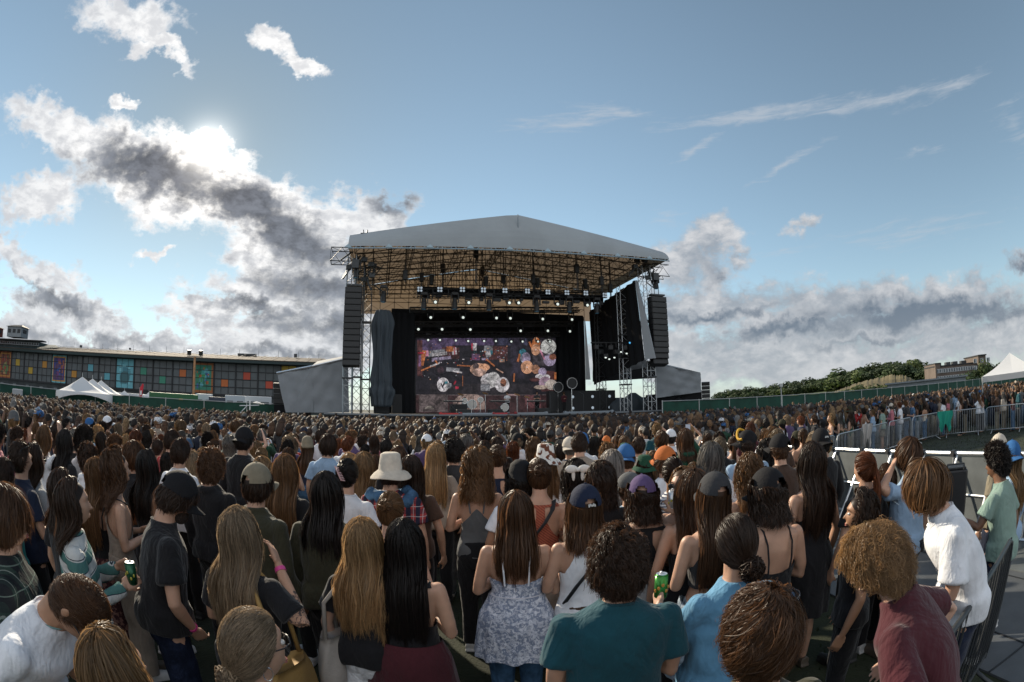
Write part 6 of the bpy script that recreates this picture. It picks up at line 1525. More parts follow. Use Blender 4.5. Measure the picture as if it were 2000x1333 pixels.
person_count = [0]
def person(px, py, D, label, hair='long', hc='brown', top=('tee', 'black'), bottom=('slim', 'black'), skin='fair', sex='f', w=1.0, yaw=0, hat_=None, hseed=1, loose=.5, sleeve=.62, face=False, z0=.90, voxel=.010, body_yaw=0, height=None, legs=True, group='people standing in the crowd', tat=False, bangs=False, **kw):
    """px, py: where the crown of the head is seen; D: how far away; the height follows from both"""
    P = pxD(px, py, D)
    if P.z > 1.80 and P.z < 2.15: D = min(D*1.3, math.sqrt(D*(D*(CH-1.80)/(CH-P.z)))); P = pxD(px, py, D)
    hz = P.z - .012
    if height: hz = height
    lean, side_ = kw.get('lean', 0), kw.get('side', 0)
    f0 = Fig(h=1.75, sex=sex, w=w, **kw); st = hz*1.75/(f0.head_matrix() @ Vector((0, 0, .122))).z
    f = Fig(h=st, sex=sex, w=w, **kw)
    root = tag(empty('person', (0, 0, 0), math.atan2(P.x, P.y)*.15 + R(body_yaw)), label, 'person', group)
    M = f.head_matrix(); hp = root.rotation_euler.to_matrix() @ (M @ Vector((0, 0, .1)))
    root.location = (P.x - hp.x, P.y - hp.y, 0)
    fine = f.fine; vx = voxel*(.62 if fine else 1)
    child('body', f.body(vx), PAT['tattoo'] if tat else M_skin2, root, SK[skin] if isinstance(skin, str) else skin)
    kd, tc_ = top[0], top[1]; pm = top[2] if len(top) > 2 else None
    kk = {'tee': 'tee', 'shirt': 'shirt', 'hoodie': 'hoodie', 'jacket': 'jacket', 'sweater': 'sweater'}.get(kd, kd)
    if kk in ('shirt', 'hoodie', 'jacket', 'sweater'): sleeve = 1.0
    lo = loose if kk not in ('tank', 'cami', 'halter', 'bare', 'racer', 'crop') else min(loose, .15)
    nm = {'tee': 't_shirt', 'tank': 'tank_top', 'cami': 'camisole', 'halter': 'halter_top', 'bare': 'tube_top', 'racer': 'tank_top', 'crop': 'sleeveless_top'}.get(kk, kk)
    tm = f.top(kk, lo, z0, sleeve, seed=int(px), voxel=.009 if kk in ('tank', 'cami', 'halter', 'racer', 'crop', 'bare') else .0115)
    child(nm, tm, pm and PAT[pm] or M_cloth, root, CL[tc_])
    if kk == 'tee':                                     # ribbed neckband and sleeve hems
        mb = MB(); mb.path([tuple(f.bend([(.075*math.cos(a), -.012+.070*math.sin(a), 1.462 - .022*math.sin(a))])[0]) for a in np.linspace(0, 6.2832, 26)], .0062*f.k, 6); child('neckband', raw_mesh(mb, 'neckband'), M_cloth, root, tuple(q*.8 for q in CL[tc_]))
    if kk in ('cami', 'halter'):
        s = f.straps(kk); child('strap', raw_mesh(s, 'strap'), M_cloth, root, CL[tc_])
    if legs and bottom:
        bk, bc = bottom[0], bottom[1]
        if bk == 'skirt': child('skirt', f.skirt(*(bottom[3] if len(bottom) > 3 else ())), PAT[bottom[2]] if len(bottom) > 2 and bottom[2] else M_cloth, root, CL[bc])
        else: child('trousers' if bk != 'shorts' else 'shorts', f.legs(bk), M_denim if 'denim' in bc or bk in ('jeans', 'shorts') else M_cloth, root, CL[bc])
        for s in (-1, 1): child('shoe', SHOE, M_sole, root, rnd.choice(((.02, .02, .02), (.5, .5, .5), (.1, .08, .06))), Matrix.Translation((s*f.hw*.52*f.k, -.01, 0)))
    ishat = bool(hat_) 
    if hair: child('hair', get_hair(hair, ishat, 7.0 if D < 1.7 else 4.0 if D < 2.7 else 1.6 if D < 4.1 else 1.0, hseed), M_hair, root, HC[hc], M)
    if hair in ('updo', 'lowbun'): child('hair_bun', BUN[0 if hair == 'updo' else 1], M_hair, root, HC[hc], M @ Matrix.Translation((0, -.115, .05) if hair == 'updo' else (.012, -.135, -.085)))
    if ishat: hat(root, M, hat_[0], CL[hat_[1]], *(hat_[2:4] if len(hat_) > 2 else ()), m=PAT[hat_[4]] if len(hat_) > 4 else None)
    if face: eyes(root, M)
    return root, f, M
BUN = [bun_mesh(.040, 150, 2), bun_mesh(.050, 240, 4, .0055, .012)]
# ---------------------------------------------------------------- the people one can tell apart near the camera
occupied = []
HERO = []
def H_(*a, **k): HERO.append((a, k))
T = lambda *a: a
# left edge and left front
H_(34, 858, 3.9, 'man in navy t-shirt with sunglasses pushed up, arms bent, at the left edge', 'crop', 'dkbrown', T('tee','navy'), T('slim','black'), 'fair', 'm', yaw=-35, pitch=-14, arms='drink', loose=.7)
H_(67, 866, 4.5, 'dark haired woman with white sunglasses and grey tee behind the navy t-shirt man', 'mid', 'dkbrown', T('tee','ltgrey'), T('slim','black'), 'fair', 'f', yaw=-60, arms='drink')
H_(6, 893, 4.0, 'person in a teal shirt cut off by the left edge', 'short', 'dkbrown', T('tee','turq'), T('slim','black'), 'fair', 'm')
H_(128, 838, 5.2, 'long dark haired woman in profile between the navy man and the afro youth', 'long', 'black', T('tee','black'), T('slim','black'), 'tan', 'f', yaw=-50)
H_(88, 830, 5.6, 'woman with light brown hair raising both hands at the far left', 'long', 'ltbrown', T('tee','white'), T('slim','black'), 'fair', 'f', rarm=((.27,.10,1.45),(.17,.14,1.70)))
H_(165, 836, 5.2, 'young man with short afro and white tee near the left tents', 'afro', 'black', T('tee','white'), T('slim','black'), 'brown', 'm', yaw=-35)
H_(120, 916, 3.5, 'brown haired head just behind the striped sweater person', 'mid', 'dkbrown', T('tee','black'), T('slim','black'), 'fair', 'f')
H_(140, 934, 2.9, 'dark bobbed person in green and white striped sweater holding a can', 'mid', 'dkbrown', T('sweater','white','stripe'), T('slim','navy'), 'fair', 'f', yaw=-40, body_yaw=-32, arms='drink', loose=.9, sleeve=1.0, fine=True, curl=.9)
H_(6, 946, 2.25, 'brown haired man in dark green plaid shirt in profile at the left edge', 'mop', 'brown', T('shirt','green','plaidg'), T('slim','black'), 'fair', 'm', yaw=-50, body_yaw=-35, loose=.8, sleeve=1.0, face=True, fine=True, arms='pocket')
H_(190, 1165, 1.62, 'bent man in white tee with cropped hair and glasses at the lower left', 'buzz', 'brown', T('tee','white'), T('slim','navy'), 'tan', 'm', yaw=-5, pitch=30, lean=36, w=1.12, loose=.7, fine=True, arms='front', body_yaw=-68, face=True)
H_(205, 1226, 1.22, 'brown blonde straight haired head at the bottom left corner', 'bob', 'sandy', T('tee','navy'), T('slim','black'), 'fair', 'f')
H_(227, 880, 3.7, 'curly haired woman in beige halter top and wide beige trousers', 'curlymid', 'brown', T('halter','beige'), T('wide','beige'), 'fair', 'f', yaw=-35, body_yaw=-28, arms='front')
H_(187, 893, 4.1, 'long light brown haired woman in black top beside the beige halter woman', 'vlong', 'ltbrown', T('tank','black'), T('skirt','black','floral',(.15,1.02,1.1)), 'fair', 'f', yaw=-20, arms='front')
H_(260, 861, 4.6, 'young man with short brown waves and black tee, face turned right', 'mop', 'brown', T('tee','black'), T('slim','black'), 'fair', 'm', yaw=-55, body_yaw=-22, arms='crossed', face=True)
H_(288, 878, 4.2, 'black haired woman with bare arms beside the black tee youth', 'long', 'black', T('tank','black'), T('slim','black'), 'tan', 'f', yaw=-30, arms='crossed')
H_(362, 929, 2.85, 'bearded man in black tee and black cap looking down at his phone', 'short', 'dkbrown', T('tee','black'), T('jeans','navy'), 'fair', 'm', yaw=-42, pitch=24, lean=8, body_yaw=-38, hat_=T('cap','black'), loose=.8, w=1.08, rarm=((.27,.02,1.12),(.17,.12,.93)), fine=True, face=True)
H_(352, 855, 4.5, 'man with glasses and white tee left of the curly hooded man', 'short', 'dkbrown', T('tee','white'), T('slim','black'), 'fair', 'm', yaw=-30)
H_(412, 876, 3.8, 'curly brown haired man in a black hoodie', 'curly', 'brown', T('hoodie','black'), T('slim','black'), 'fair', 'm', yaw=-30, loose=.9, sleeve=1.0)
H_(476, 834, 4.6, 'tall man in black cap and black sweater with white collar', 'short', 'black', T('sweater','black'), T('slim','black'), 'tan', 'm', hat_=T('cap','black',180), yaw=-25, loose=.8, sleeve=1.0, w=1.1)
H_(335, 838, 5.6, 'young man in a red shirt left of the black cap man', 'short', 'dkbrown', T('tee','red'), T('slim','black'), 'fair', 'm', yaw=-20)
H_(502, 906, 3.2, 'man in beige cap, sunglasses and dark olive jacket', 'short', 'dkbrown', T('jacket','olive'), T('slim','black'), 'fair', 'm', hat_=T('cap','khaki'), yaw=-50, body_yaw=-14, loose=.95, sleeve=1.0, w=1.1)
H_(557, 887, 3.8, 'woman with very long straight brown hair and black top', 'vlong', 'ltbrown', T('tee','black'), T('slim','black'), 'fair', 'f')
H_(465, 992, 2.45, 'blonde wavy haired woman in black tee raising her tattooed arm, tan bag on shoulder', 'vwavy', 'ash', T('tee','black'), T('slim','black'), 'fair', 'f', yaw=-22, rarm=((.34,-.02,1.22),(.155,.12,1.47)), larm=((-.25,.0,1.15),(-.12,.18,1.1)), fine=True, curl=.25, w=1.12, tat=True, sleeve=.7)
H_(483, 1183, 1.32, 'blonde woman with low knot and hoop earring at the lower left', 'lowpony', 'ash', T('tee','ltblue'), T('slim','black'), 'fair', 'f', yaw=-48, body_yaw=-30, fine=True, face=True)
H_(636, 921, 3.2, 'black long haired person in a dark jacket left of the white tee woman', 'long', 'black', T('jacket','olive'), T('slim','black'), 'tan', 'm', loose=.9, sleeve=1.0)
H_(678, 894, 4.0, 'dark haired woman with a pink claw clip and white tee', 'updo', 'black', T('tee','white'), T('slim','black'), 'fair', 'f', yaw=-30)
H_(640, 847, 5.0, 'young man with dark fringe and pale blue tee left of centre', 'bowl', 'dkbrown', T('tee','ltblue'), T('slim','black'), 'fair', 'm', yaw=-40)
H_(710, 884, 4.7, 'blonde haired person in a white printed tee', 'mid', 'sandy', T('tee','white','print'), T('slim','black'), 'fair', 'f')
H_(763, 888, 3.9, 'person in cream bucket hat with denim jacket round the neck and red plaid vest', 'short', 'dkbrown', T('tee','white','plaidr'), T('jeans','ltdenim'), 'fair', 'm', hat_=T('bucket','cream'), w=1.1)
H_(762, 957, 3.2, 'woman with pinned up brown hair and cream camisole below the bucket hat', 'updo', 'ltbrown', T('cami','cream'), T('slim','black'), 'pale', 'f', yaw=-30)
H_(707, 1013, 2.55, 'strawberry blonde wavy haired woman in black tee and white shorts', 'vwavy', 'blonde', T('tee','black'), T('shorts','white'), 'pale', 'f', yaw=22, fine=True, curl=.5, rarm=((.26,.0,1.12),(.25,.12,.89)))
H_(788, 1013, 2.5, 'woman with very long black hair and dark maroon skirt', 'vlong', 'black', T('racer','black'), T('skirt','maroon',None,(.35,1.06,1.5)), 'fair', 'f', arms='front', w=1.12)
H_(802, 889, 4.3, 'dark brown long haired woman in maroon tee right of the bucket hat', 'long', 'dkbrown', T('tee','brown'), T('slim','black'), 'fair', 'f')
H_(887, 855, 4.35, 'tall young man with dark curls, charcoal tee and grey cargo trousers', 'shortcurly', 'black', T('tee','charcoal'), T('jeans','grey'), 'fair', 'm', arms='front', loose=.6)
H_(850, 866, 4.9, 'person with long pale blonde hair and beige top', 'vlong', 'blonde', T('tee','beige'), T('slim','black'), 'fair', 'f')
H_(932, 879, 3.6, 'woman with long light brown curls and grey halter top', 'curlymid', 'ltbrown', T('halter','grey'), T('slim','black'), 'fair', 'f', arms='front')
H_(1007, 958, 3.0, 'brown long haired woman in white lace camisole dress over jeans', 'long', 'brown', T('cami','white','lace'), T('slim','denim'), 'fair', 'f', arms='front', w=1.12)
H_(1053, 894, 3.6, 'woman with rust woven top, black diagonal strap and beige trousers', 'updo', 'brown', T('racer','rust','rust'), T('wide','beige'), 'fair', 'f', arms='front', w=1.05)
H_(1142, 948, 3.0, 'woman in navy cap and white tank top', 'mid', 'brown', T('tank','white'), T('slim','brown'), 'fair', 'f', hat_=T('cap','navy',12), arms='front')
H_(1209, 1032, 1.88, 'broad man in dark teal t-shirt with greying dark hair', 'curly', 'dkbrown', T('tee','teal'), T('jeans','navy'), 'fair', 'm', w=1.16, arms='front', loose=.45, sleeve=.66)
H_(971, 867, 4.7, 'woman with brown topknot and navy racer back top', 'updo', 'brown', T('racer','navy'), T('slim','black'), 'fair', 'f')
H_(1016, 905, 4.0, 'person in black beanie with short black curls and white tee', 'wavybob', 'black', T('tee','white'), T('slim','black'), 'tan', 'f', hat_=T('beanie','black'))
H_(1065, 870, 4.9, 'person in a brown and white cow print bucket hat', 'long', 'ltbrown', T('tee','white'), T('slim','black'), 'fair', 'f', hat_=T('bucket','white',0,0,'cow'))
H_(1131, 843, 4.8, 'broad man with very short hair and beige tee', 'crop', 'dkbrown', T('tee','beige'), T('slim','black'), 'fair', 'm', w=1.22)
H_(1124, 902, 4.1, 'woman with a big head of dark curls and white hair bow', 'wavybob', 'black', T('cami','white'), T('slim','black'), 'fair', 'f')
H_(1174, 906, 3.8, 'person with dark curly bob and black tee', 'wavybob', 'dkbrown', T('tee','black'), T('slim','black'), 'fair', 'f')
H_(1195, 880, 4.6, 'silver wavy haired person left of the blue cap', 'wavy', 'silver', T('tee','grey'), T('slim','black'), 'fair', 'f')
H_(1222, 869, 4.8, 'man in bright blue cap and white tee', 'crop', 'brown', T('tee','white'), T('slim','black'), 'fair', 'm', hat_=T('cap','blue',165))
H_(1298, 873, 4.7, 'person in an orange cap and white tee', 'short', 'brown', T('tee','white'), T('slim','black'), 'fair', 'm', hat_=T('cap','orange',30), yaw=20)
H_(1254, 930, 3.4, 'woman in purple cap and black racer back top with pale trousers', 'wavybob', 'dkbrown', T('racer','black'), T('wide','ltgrey'), 'fair', 'f', hat_=T('cap','purple',-20), w=1.15, arms='front', pitch=8)
H_(1228, 924, 4.1, 'person in grey and red cap just left of the purple cap', 'crop', 'brown', T('tee','ltblue'), T('slim','black'), 'fair', 'm', hat_=T('cap','grey',50), yaw=50)
H_(1314, 891, 4.1, 'dark ponytailed person in a thin striped tee', 'pony', 'dkbrown', T('tee','white','thin'), T('slim','black'), 'tan', 'f')
H_(1334, 912, 3.5, 'woman in sunglasses facing the camera and drinking from a silver can', 'long', 'ltbrown', T('tank','black'), T('slim','black'), 'fair', 'f', yaw=40, body_yaw=125, larm=((-.24,.16,1.20),(-.06,.17,1.47)), fine=True, curl=.9, face=True)
H_(1352, 918, 3.3, 'long brown haired woman beside the drinking woman', 'wavy', 'brown', T('tank','black'), T('slim','black'), 'fair', 'f')
H_(1388, 866, 4.3, 'person with thick grey brown waves right of the orange cap', 'midwavy', 'grey', T('tee','white'), T('slim','black'), 'fair', 'f')
H_(1395, 924, 3.0, 'woman in slate cap, charcoal crop top and jacket tied round pale jeans', 'vlong', 'brown', T('crop','charcoal'), T('jeans','ltdenim'), 'fair', 'f', hat_=T('cap','charcoal',5), z0=1.10, arms='front', w=1.05)
H_(1458, 842, 4.6, 'man in black cap with yellow band and pale blue tee', 'crop', 'dkbrown', T('tee','ltblue'), T('slim','black'), 'fair', 'm', hat_=T('cap','black',60), w=1.15)
H_(1463, 892, 4.1, 'woman with light brown curls and grey strappy top', 'curlymid', 'ltbrown', T('cami','grey'), T('slim','black'), 'fair', 'f')
H_(1522, 849, 4.4, 'man in black cap and black tee, ears showing', 'crop', 'brown', T('tee','brown'), T('slim','black'), 'fair', 'm', hat_=T('cap','black',25), yaw=25, w=1.12)
H_(1440, 1000, 2.1, 'woman in blue shirt with dark low bun holding a green can', 'lowbun', 'dkbrown', T('shirt','sky'), T('jeans','denim'), 'fair', 'f', yaw=18, loose=.9, sleeve=1.0, larm=((-.27,.10,1.12),(-.22,.32,1.27)), fine=True, curl=1.0)
H_(1495, 917, 2.9, 'woman in black cap and black camisole with studded belt and jeans', 'wavybob', 'dkbrown', T('cami','black'), T('jeans','denim'), 'fair', 'f', hat_=T('cap','black',20), yaw=22, pitch=14, w=1.2, arms='front')
H_(1585, 865, 3.25, 'tall woman with long dark hair and black tank dress', 'vwavy', 'dkbrown', T('tank','black'), T('skirt','black',None,(.5,1.06,1.15)), 'fair', 'f', w=1.05)
H_(1604, 838, 4.6, 'man in black cap and black hoodie by the silver barrier', 'crop', 'black', T('hoodie','black'), T('slim','black'), 'tan', 'm', hat_=T('cap','black',175), sleeve=1.0)
H_(1689, 880, 4.0, 'woman with long auburn ponytail and black top', 'pony', 'auburn', T('tee','black'), T('slim','black'), 'fair', 'f')
H_(1776, 853, 3.8, 'boy with brown hair and pale blue tee holding one hand to his ear', 'bowl', 'brown', T('tee','ltblue'), T('slim','black'), 'fair', 'm', larm=((-.34,.02,1.42),(-.12,.10,1.56)), sleeve=.6)
H_(1730, 905, 4.3, 'person in black tee with raised elbow left of the pale blue tee boy', 'long', 'brown', T('tee','black'), T('slim','black'), 'fair', 'f', larm=((-.33,.06,1.40),(-.10,.12,1.58)))
H_(1497, 1150, 1.25, 'thick curly brown haired head at the bottom right of centre', 'tousle', 'brown', T('tee','olive'), T('slim','black'), 'fair', 'm', w=1.05)
H_(1682, 963, 3.1, 'woman with dark curls looking back over her shoulder to the left', 'curlymid', 'dkbrown', T('tee','black'), T('slim','black'), 'tan', 'f', yaw=70, body_yaw=50, face=True, fine=True)
H_(1797, 900, 2.45, 'leaning boy with brown bowl cut and white tee, face turned left', 'bowl', 'ltbrown', T('tee','white'), T('slim','navy'), 'fair', 'm', yaw=18, lean=24, body_yaw=48, loose=.7, sleeve=.72, face=True, fine=True, rarm=((.33,-.10,1.13),(.40,-.12,.86)), larm=((-.24,.12,1.12),(.02,.28,1.0)), w=1.05)
H_(1690, 1035, 1.85, 'curly golden haired boy in maroon tee leaning on the near barrier', 'bigcurly', 'sandy', T('tee','maroon'), T('jeans','navy'), 'pale', 'm', yaw=10, lean=28, pitch=5, body_yaw=32, loose=.6, sleeve=.66, fine=True, rarm=((.42,-.06,1.20),(.30,.20,1.02)), larm=((-.33,.02,1.14),(-.25,.26,1.05)))
H_(1944, 870, 4.2, 'person with dark afro and sage green tee at the right edge', 'afro', 'black', T('tee','sage'), T('slim','navy'), 'brown', 'm', yaw=15, lean=10, larm=((-.28,.10,1.20),(-.30,.36,1.32)), fine=True, w=.95)
H_(1978, 862, 4.7, 'blonde person in blue cap and pale shirt behind the afro person', 'vlong', 'sandy', T('shirt','ltblue'), T('slim','navy'), 'fair', 'f', hat_=T('cap','blue',150), sleeve=1.0)
H_(1950, 849, 5.2, 'person in tan cap beside the blue cap at the right edge', 'short', 'brown', T('tee','khaki'), T('slim','navy'), 'fair', 'm', hat_=T('cap','cream',70), yaw=70)
H_(1338, 838, 5.3, 'person in a green hooded top holding up a phone in the right hand', 'mid', 'brown', T('hoodie','green'), T('slim','black'), 'fair', 'f', sleeve=1.0, loose=.8, rarm=((.27,.14,1.40),(.14,.24,1.64)))
roots = {}
for a, k in HERO:
    a = list(a); kw = dict(k)
    names = ['px','py','D','label','hair','hc','top','bottom','skin','sex']
    dct = dict(zip(names, a)); dct.update(kw)
    r_, f_, M_ = person(**dct)
    roots[(a[0], a[1])] = (r_, f_, M_); occupied.append((r_.location.x, r_.location.y, .34 if a[2] < 2 else .30))
    print('HERO', a[0], a[1], a[2], round(f_.h, 2))
# ---- accessories
def acc(key): return roots[key]
def wband(root, f, i, col, name='wristband'):
    e, w = f.arm[i]; a = f.bend([lerp(e, w, .90)])[0]; b = f.bend([lerp(e, w, .965)])[0]; mb = MB(); d = (b-a)
    mb.tube(a, b, .0300*f.k, 14, .0285*f.k); child(name, raw_mesh(mb, name), mat('band_%d' % int(col[0]*100), col, .4), root)
def can(root, f, i, label, col, col2, up=(0, 0, 1), off=(0, .02, .06)):
    """a drinks can: a thing of its own, standing in the closed hand"""
    bpy.context.view_layer.update()
    e, w = f.arm[i]; p = f.bend([w])[0]; d = f.bend([w])[0]-f.bend([e])[0]; d /= np.linalg.norm(d)
    P = root.matrix_world @ Vector(p + d*.07 + np.array(off)); e2 = tag(empty('drinks_can', P), label, 'drinks can')
    MB().tube((0, 0, -.055), (0, 0, .055), .032, 22).tube((0, 0, .055), (0, 0, .062), .032, 22, .027).tube((0, 0, -.062), (0, 0, -.055), .026, 22, .032).build('body', mat('can_%d' % int(col[1]*1000), col, .25, metal=.5), e2, True)
    MB().tube((0, 0, .062), (0, 0, .064), .027, 22).tube((0, .004, .064), (0, .010, .066), .009, 10).build('lid', M_alu, e2)
    o = MB()
    for k in range(5): a = -1.2 + k*.6; o.ball((math.sin(a)*.0315, -math.cos(a)*.0315, -.02+.016*(k % 3)), (.008, .005, .010), 8, 6)
    o.build('print', mat('can_print_%d' % int(col2[0]*1000), col2, .3), e2); return e2
r_, f_, M_ = acc((1440, 1000)); can(r_, f_, 0, 'green and orange drinks can held by the woman in the blue shirt', (.05, .24, .04), (.55, .22, .03), off=(.01, -.005, .045)); wband(r_, f_, 0, (.5, .12, .3))
r_, f_, M_ = acc((140, 934)); can(r_, f_, 1, 'dark green can held by the person in the striped sweater', (.02, .10, .05), (.4, .35, .05), off=(0, 0, .04))
r_, f_, M_ = acc((1334, 912)); can(r_, f_, 0, 'silver can tilted to the mouth of the woman in sunglasses', (.6, .62, .64), (.4, .03, .05), off=(0, .0, .04)); shades(r_, M_)
for key in ((502, 906), (67, 866)): r_, f_, M_ = acc(key); shades(r_, M_, 0, (.25, .10, .02) if key[0] == 502 else (.3, .3, .32))
r_, f_, M_ = acc((34, 858)); shades(r_, M_, .06)
r_, f_, M_ = acc((190, 1165)); shades(r_, M_); wb = MB(); wb.path([tuple(f_.bend([(.068*math.cos(a), -.012+.068*math.sin(a), 1.475+.02*math.sin(a))])[0]) for a in np.linspace(0, 6.28, 22)], .0035, 5); child('necklace', raw_mesh(wb, 'necklace'), mat('necklace_beads', (.12, .25, .25), .4), r_)
r_, f_, M_ = acc((465, 992)); wband(r_, f_, 1, (.60, .06, .25))
r_, f_, M_ = acc((362, 929)); wband(r_, f_, 1, (.58, .05, .25))
r_, f_, M_ = acc((1797, 900)); wband(r_, f_, 1, (.55, .55, .60)); r_, f_, M_ = acc((707, 1013)); wband(r_, f_, 1, (.10, .25, .45))
r_, f_, M_ = acc((1944, 870)); wband(r_, f_, 0, (.57, .08, .27))
r_, f_, M_ = acc((1338, 838)); bpy.context.view_layer.update(); p_ = r_.matrix_world @ Vector(f_.bend([f_.arm[1][1] + np.array((0, .03, .10))])[0]); e_ = tag(empty('phone', p_), 'black phone held up by the person in the green hooded top', 'phone')
MB().box((0, 0, 0), (.075, .010, .155)).build('body', M_blk2, e_, bevel=.004); MB().box((0, -.006, 0), (.068, .002, .146)).build('screen', mat('phone_screen', (.02, .02, .03), .2, emit=(.25, .28, .34), estr=.6), e_)
# hoop earring
r_, f_, M_ = acc((483, 1183)); mb = MB(); mb.path([(.082, -.01+.016*math.cos(a), -.055+.022*math.sin(a)) for a in np.linspace(0, 6.28, 20)], .0016, 5); child('hoop_earring', raw_mesh(mb, 'hoop_earring'), M_chr, r_, None, M_)
shades(r_, M_); child('hair_bun', BUN[1], M_hair, r_, HC['ash'], M_ @ Matrix.Translation((0, -.105, -.085)) @ Matrix.Scale(.8, 4))
# claw clip, bow, yellow cap band
r_, f_, M_ = acc((678, 894)); mb = MB()
for k in range(9): mb.path([(-.045+.006*k, -.150, .075-.012*k), (-.03+.006*k, -.165, .070-.012*k), (-.012+.006*k, -.150, .068-.012*k)], .0032, 5)
mb.path([(-.045, -.152, .08), (.006, -.152, -.03)], .005, 6); child('claw_clip', raw_mesh(mb, 'claw_clip'), mat('clip_pink', (.55, .35, .36), .4), r_, None, M_)
r_, f_, M_ = acc((1124, 902)); mb = MB()
for s in (-1, 1): mb.ball((s*.05, -.135, .09), (.05, .018, .032), 12, 8); mb.ball((s*.035, -.135, .04), (.014, .008, .045), 8, 6)
mb.ball((0, -.145, .085), (.017, .017, .017), 8, 6); child('hair_bow', raw_mesh(mb, 'hair_bow'), mat('bow_white', (.68, .66, .62), .7), r_, None, M_)
r_, f_, M_ = acc((1458, 842)); mb = MB(); mb.path([(.095*math.cos(a), .112*math.sin(a)-.008, .10+.05*math.sin(a*2)) for a in np.linspace(.2, 2.6, 14)], .014, 6); child('cap_band', raw_mesh(mb, 'cap_band'), mat('band_yellow', (.55, .30, .01), .6), r_, None, M_ @ Matrix.Rotation(R(60), 4, 'Z'))
# small white embroidered marks on caps
for key, rot in (((1604, 838), 175), ((1495, 917), 20), ((1142, 948), 12)):
    r_, f_, M_ = acc(key); mb = MB(); y = .098 if key[0] != 1142 else -.118; zz = .055 if key[0] != 1142 else .028
    for k in range(5): mb.box((-.018+.009*k, y, zz+.004*(k % 2)), (.006, .012, .016-.003*(k % 3)))
    child('cap_mark', raw_mesh(mb, 'cap_mark'), mat('mark_white', (.62, .62, .6), .7), r_, None, M_ @ Matrix.Rotation(R(rot), 4, 'Z'))
# black diagonal strap, studded belt, tied jackets, bags
r_, f_, M_ = acc((1053, 894)); child('bag_strap', raw_mesh(f_.straps('cross'), 'bag_strap'), M_blk2, r_)
for key in ((1463, 892), (227, 880), (1142, 948)): r_, f_, M_ = acc(key); child('bag_strap', raw_mesh(f_.straps('cross'), 'bag_strap'), M_blk2, r_)
r_, f_, M_ = acc((1495, 917)); mb = MB(); st_ = MB()
for lay_ in range(1): mb.path([tuple(f_.bend([((f_.hw+.012)*math.cos(a), (.118*f_.dp+.012)*math.sin(a)-.012, 1.0)])[0]) for a in np.linspace(0, 6.3, 40)], .017, 6)
for k in range(54):
    a = 6.2832*k/54
    for dz in (-.009, .009): p = f_.bend([((f_.hw+.030)*math.cos(a), (.118*f_.dp+.030)*math.sin(a)-.012, 1.0+dz)])[0]; st_.ball(p, .0045, 6, 4)
child('belt', raw_mesh(mb, 'belt'), M_blk2, r_); child('stud', raw_mesh(st_, 'stud'), M_chr, r_)
def tied(key, z, col, name, rad=.05, drop=.0):
    r_, f_, M_ = acc(key); mb = MB(); n = 34; V = []; rr = random.Random(4)
    rx, ry, y0 = profile(z, f_.T)
    pts = [((rx+.03)*math.cos(a), (ry+.035)*math.sin(a)+y0, z+.03*math.sin(a*2)+drop*max(0, -math.sin(a))) for a in np.linspace(0, 6.28, n)]
    mb.path(pts, [rad*(1+.25*math.sin(k*1.7)) for k in range(n)], 10)
    for s in (-1, 1): mb.path([(s*.05, ry+.08, z), (s*.08, ry+.12, z-.12), (s*.09, ry+.10, z-.28)], [rad*.8, rad*.7, rad*.6], 8)
    me = remesh(mb, .012, 2, name); co = get_co(me); no = get_no(me); co = co + no*(swave(co, 9, 1.4)*.006)[:, None]; set_co(me, f_.bend(co)); child(name, me, M_denim, r_, CL[col])
tied((763, 888), 1.43, 'denim', 'denim_jacket', .05)
def draped(key, col):
    r_, f_, M_ = acc(key); mb = MB()
    V = []; n = 60; rows = 14
    for lay_ in (0, 1):
        for j in range(rows+1):
            q = j/rows
            for i in range(n):
                a = 2*math.pi*i/n; rx, ry, y0 = profile(max(.9, 1.0-.3*q), f_.T); w = 1 + q*(.16+.10*math.sin(a*7)+.06*math.sin(a*13+q*4)); V.append(((rx+.03-lay_*.008)*w*math.cos(a), (ry+.03-lay_*.008)*w*math.sin(a)+y0, 1.02 - .42*q*(1+.25*math.sin(a*2+1)) + .02*math.sin(a*5+q*6)))
    B = (rows+1)*n; F = []
    for j in range(rows):
        for i in range(n): a, b, c, d = j*n+i, j*n+(i+1) % n, (j+1)*n+(i+1) % n, (j+1)*n+i; F += [(d, c, b, a), (B+a, B+b, B+c, B+d)]
    me = bpy.data.meshes.new('tied_jacket'); me.from_pydata(f_.bend(np.array(V)).tolist(), [], F); me.polygons.foreach_set('use_smooth', [True]*len(me.polygons)); child('tied_jacket', me, M_denim, r_, CL[col])
draped((1395, 924), 'ltdenim')
r_, f_, M_ = acc((1007, 958)); child('lace_skirt', f_.skirt(.66, 1.10, 1.22, 7, 72, .035), PAT['lace'], r_)
mb = MB(); mb.path([tuple(f_.bend([((f_.ww+.02)*1.03*math.cos(a), (.09*f_.dp+.022)*math.sin(a), 1.10)])[0]) for a in np.linspace(0, 6.3, 40)], .006, 5); child('waist_trim', raw_mesh(mb, 'waist_trim'), mat('trim_cream', (.5, .5, .55), .7), r_)
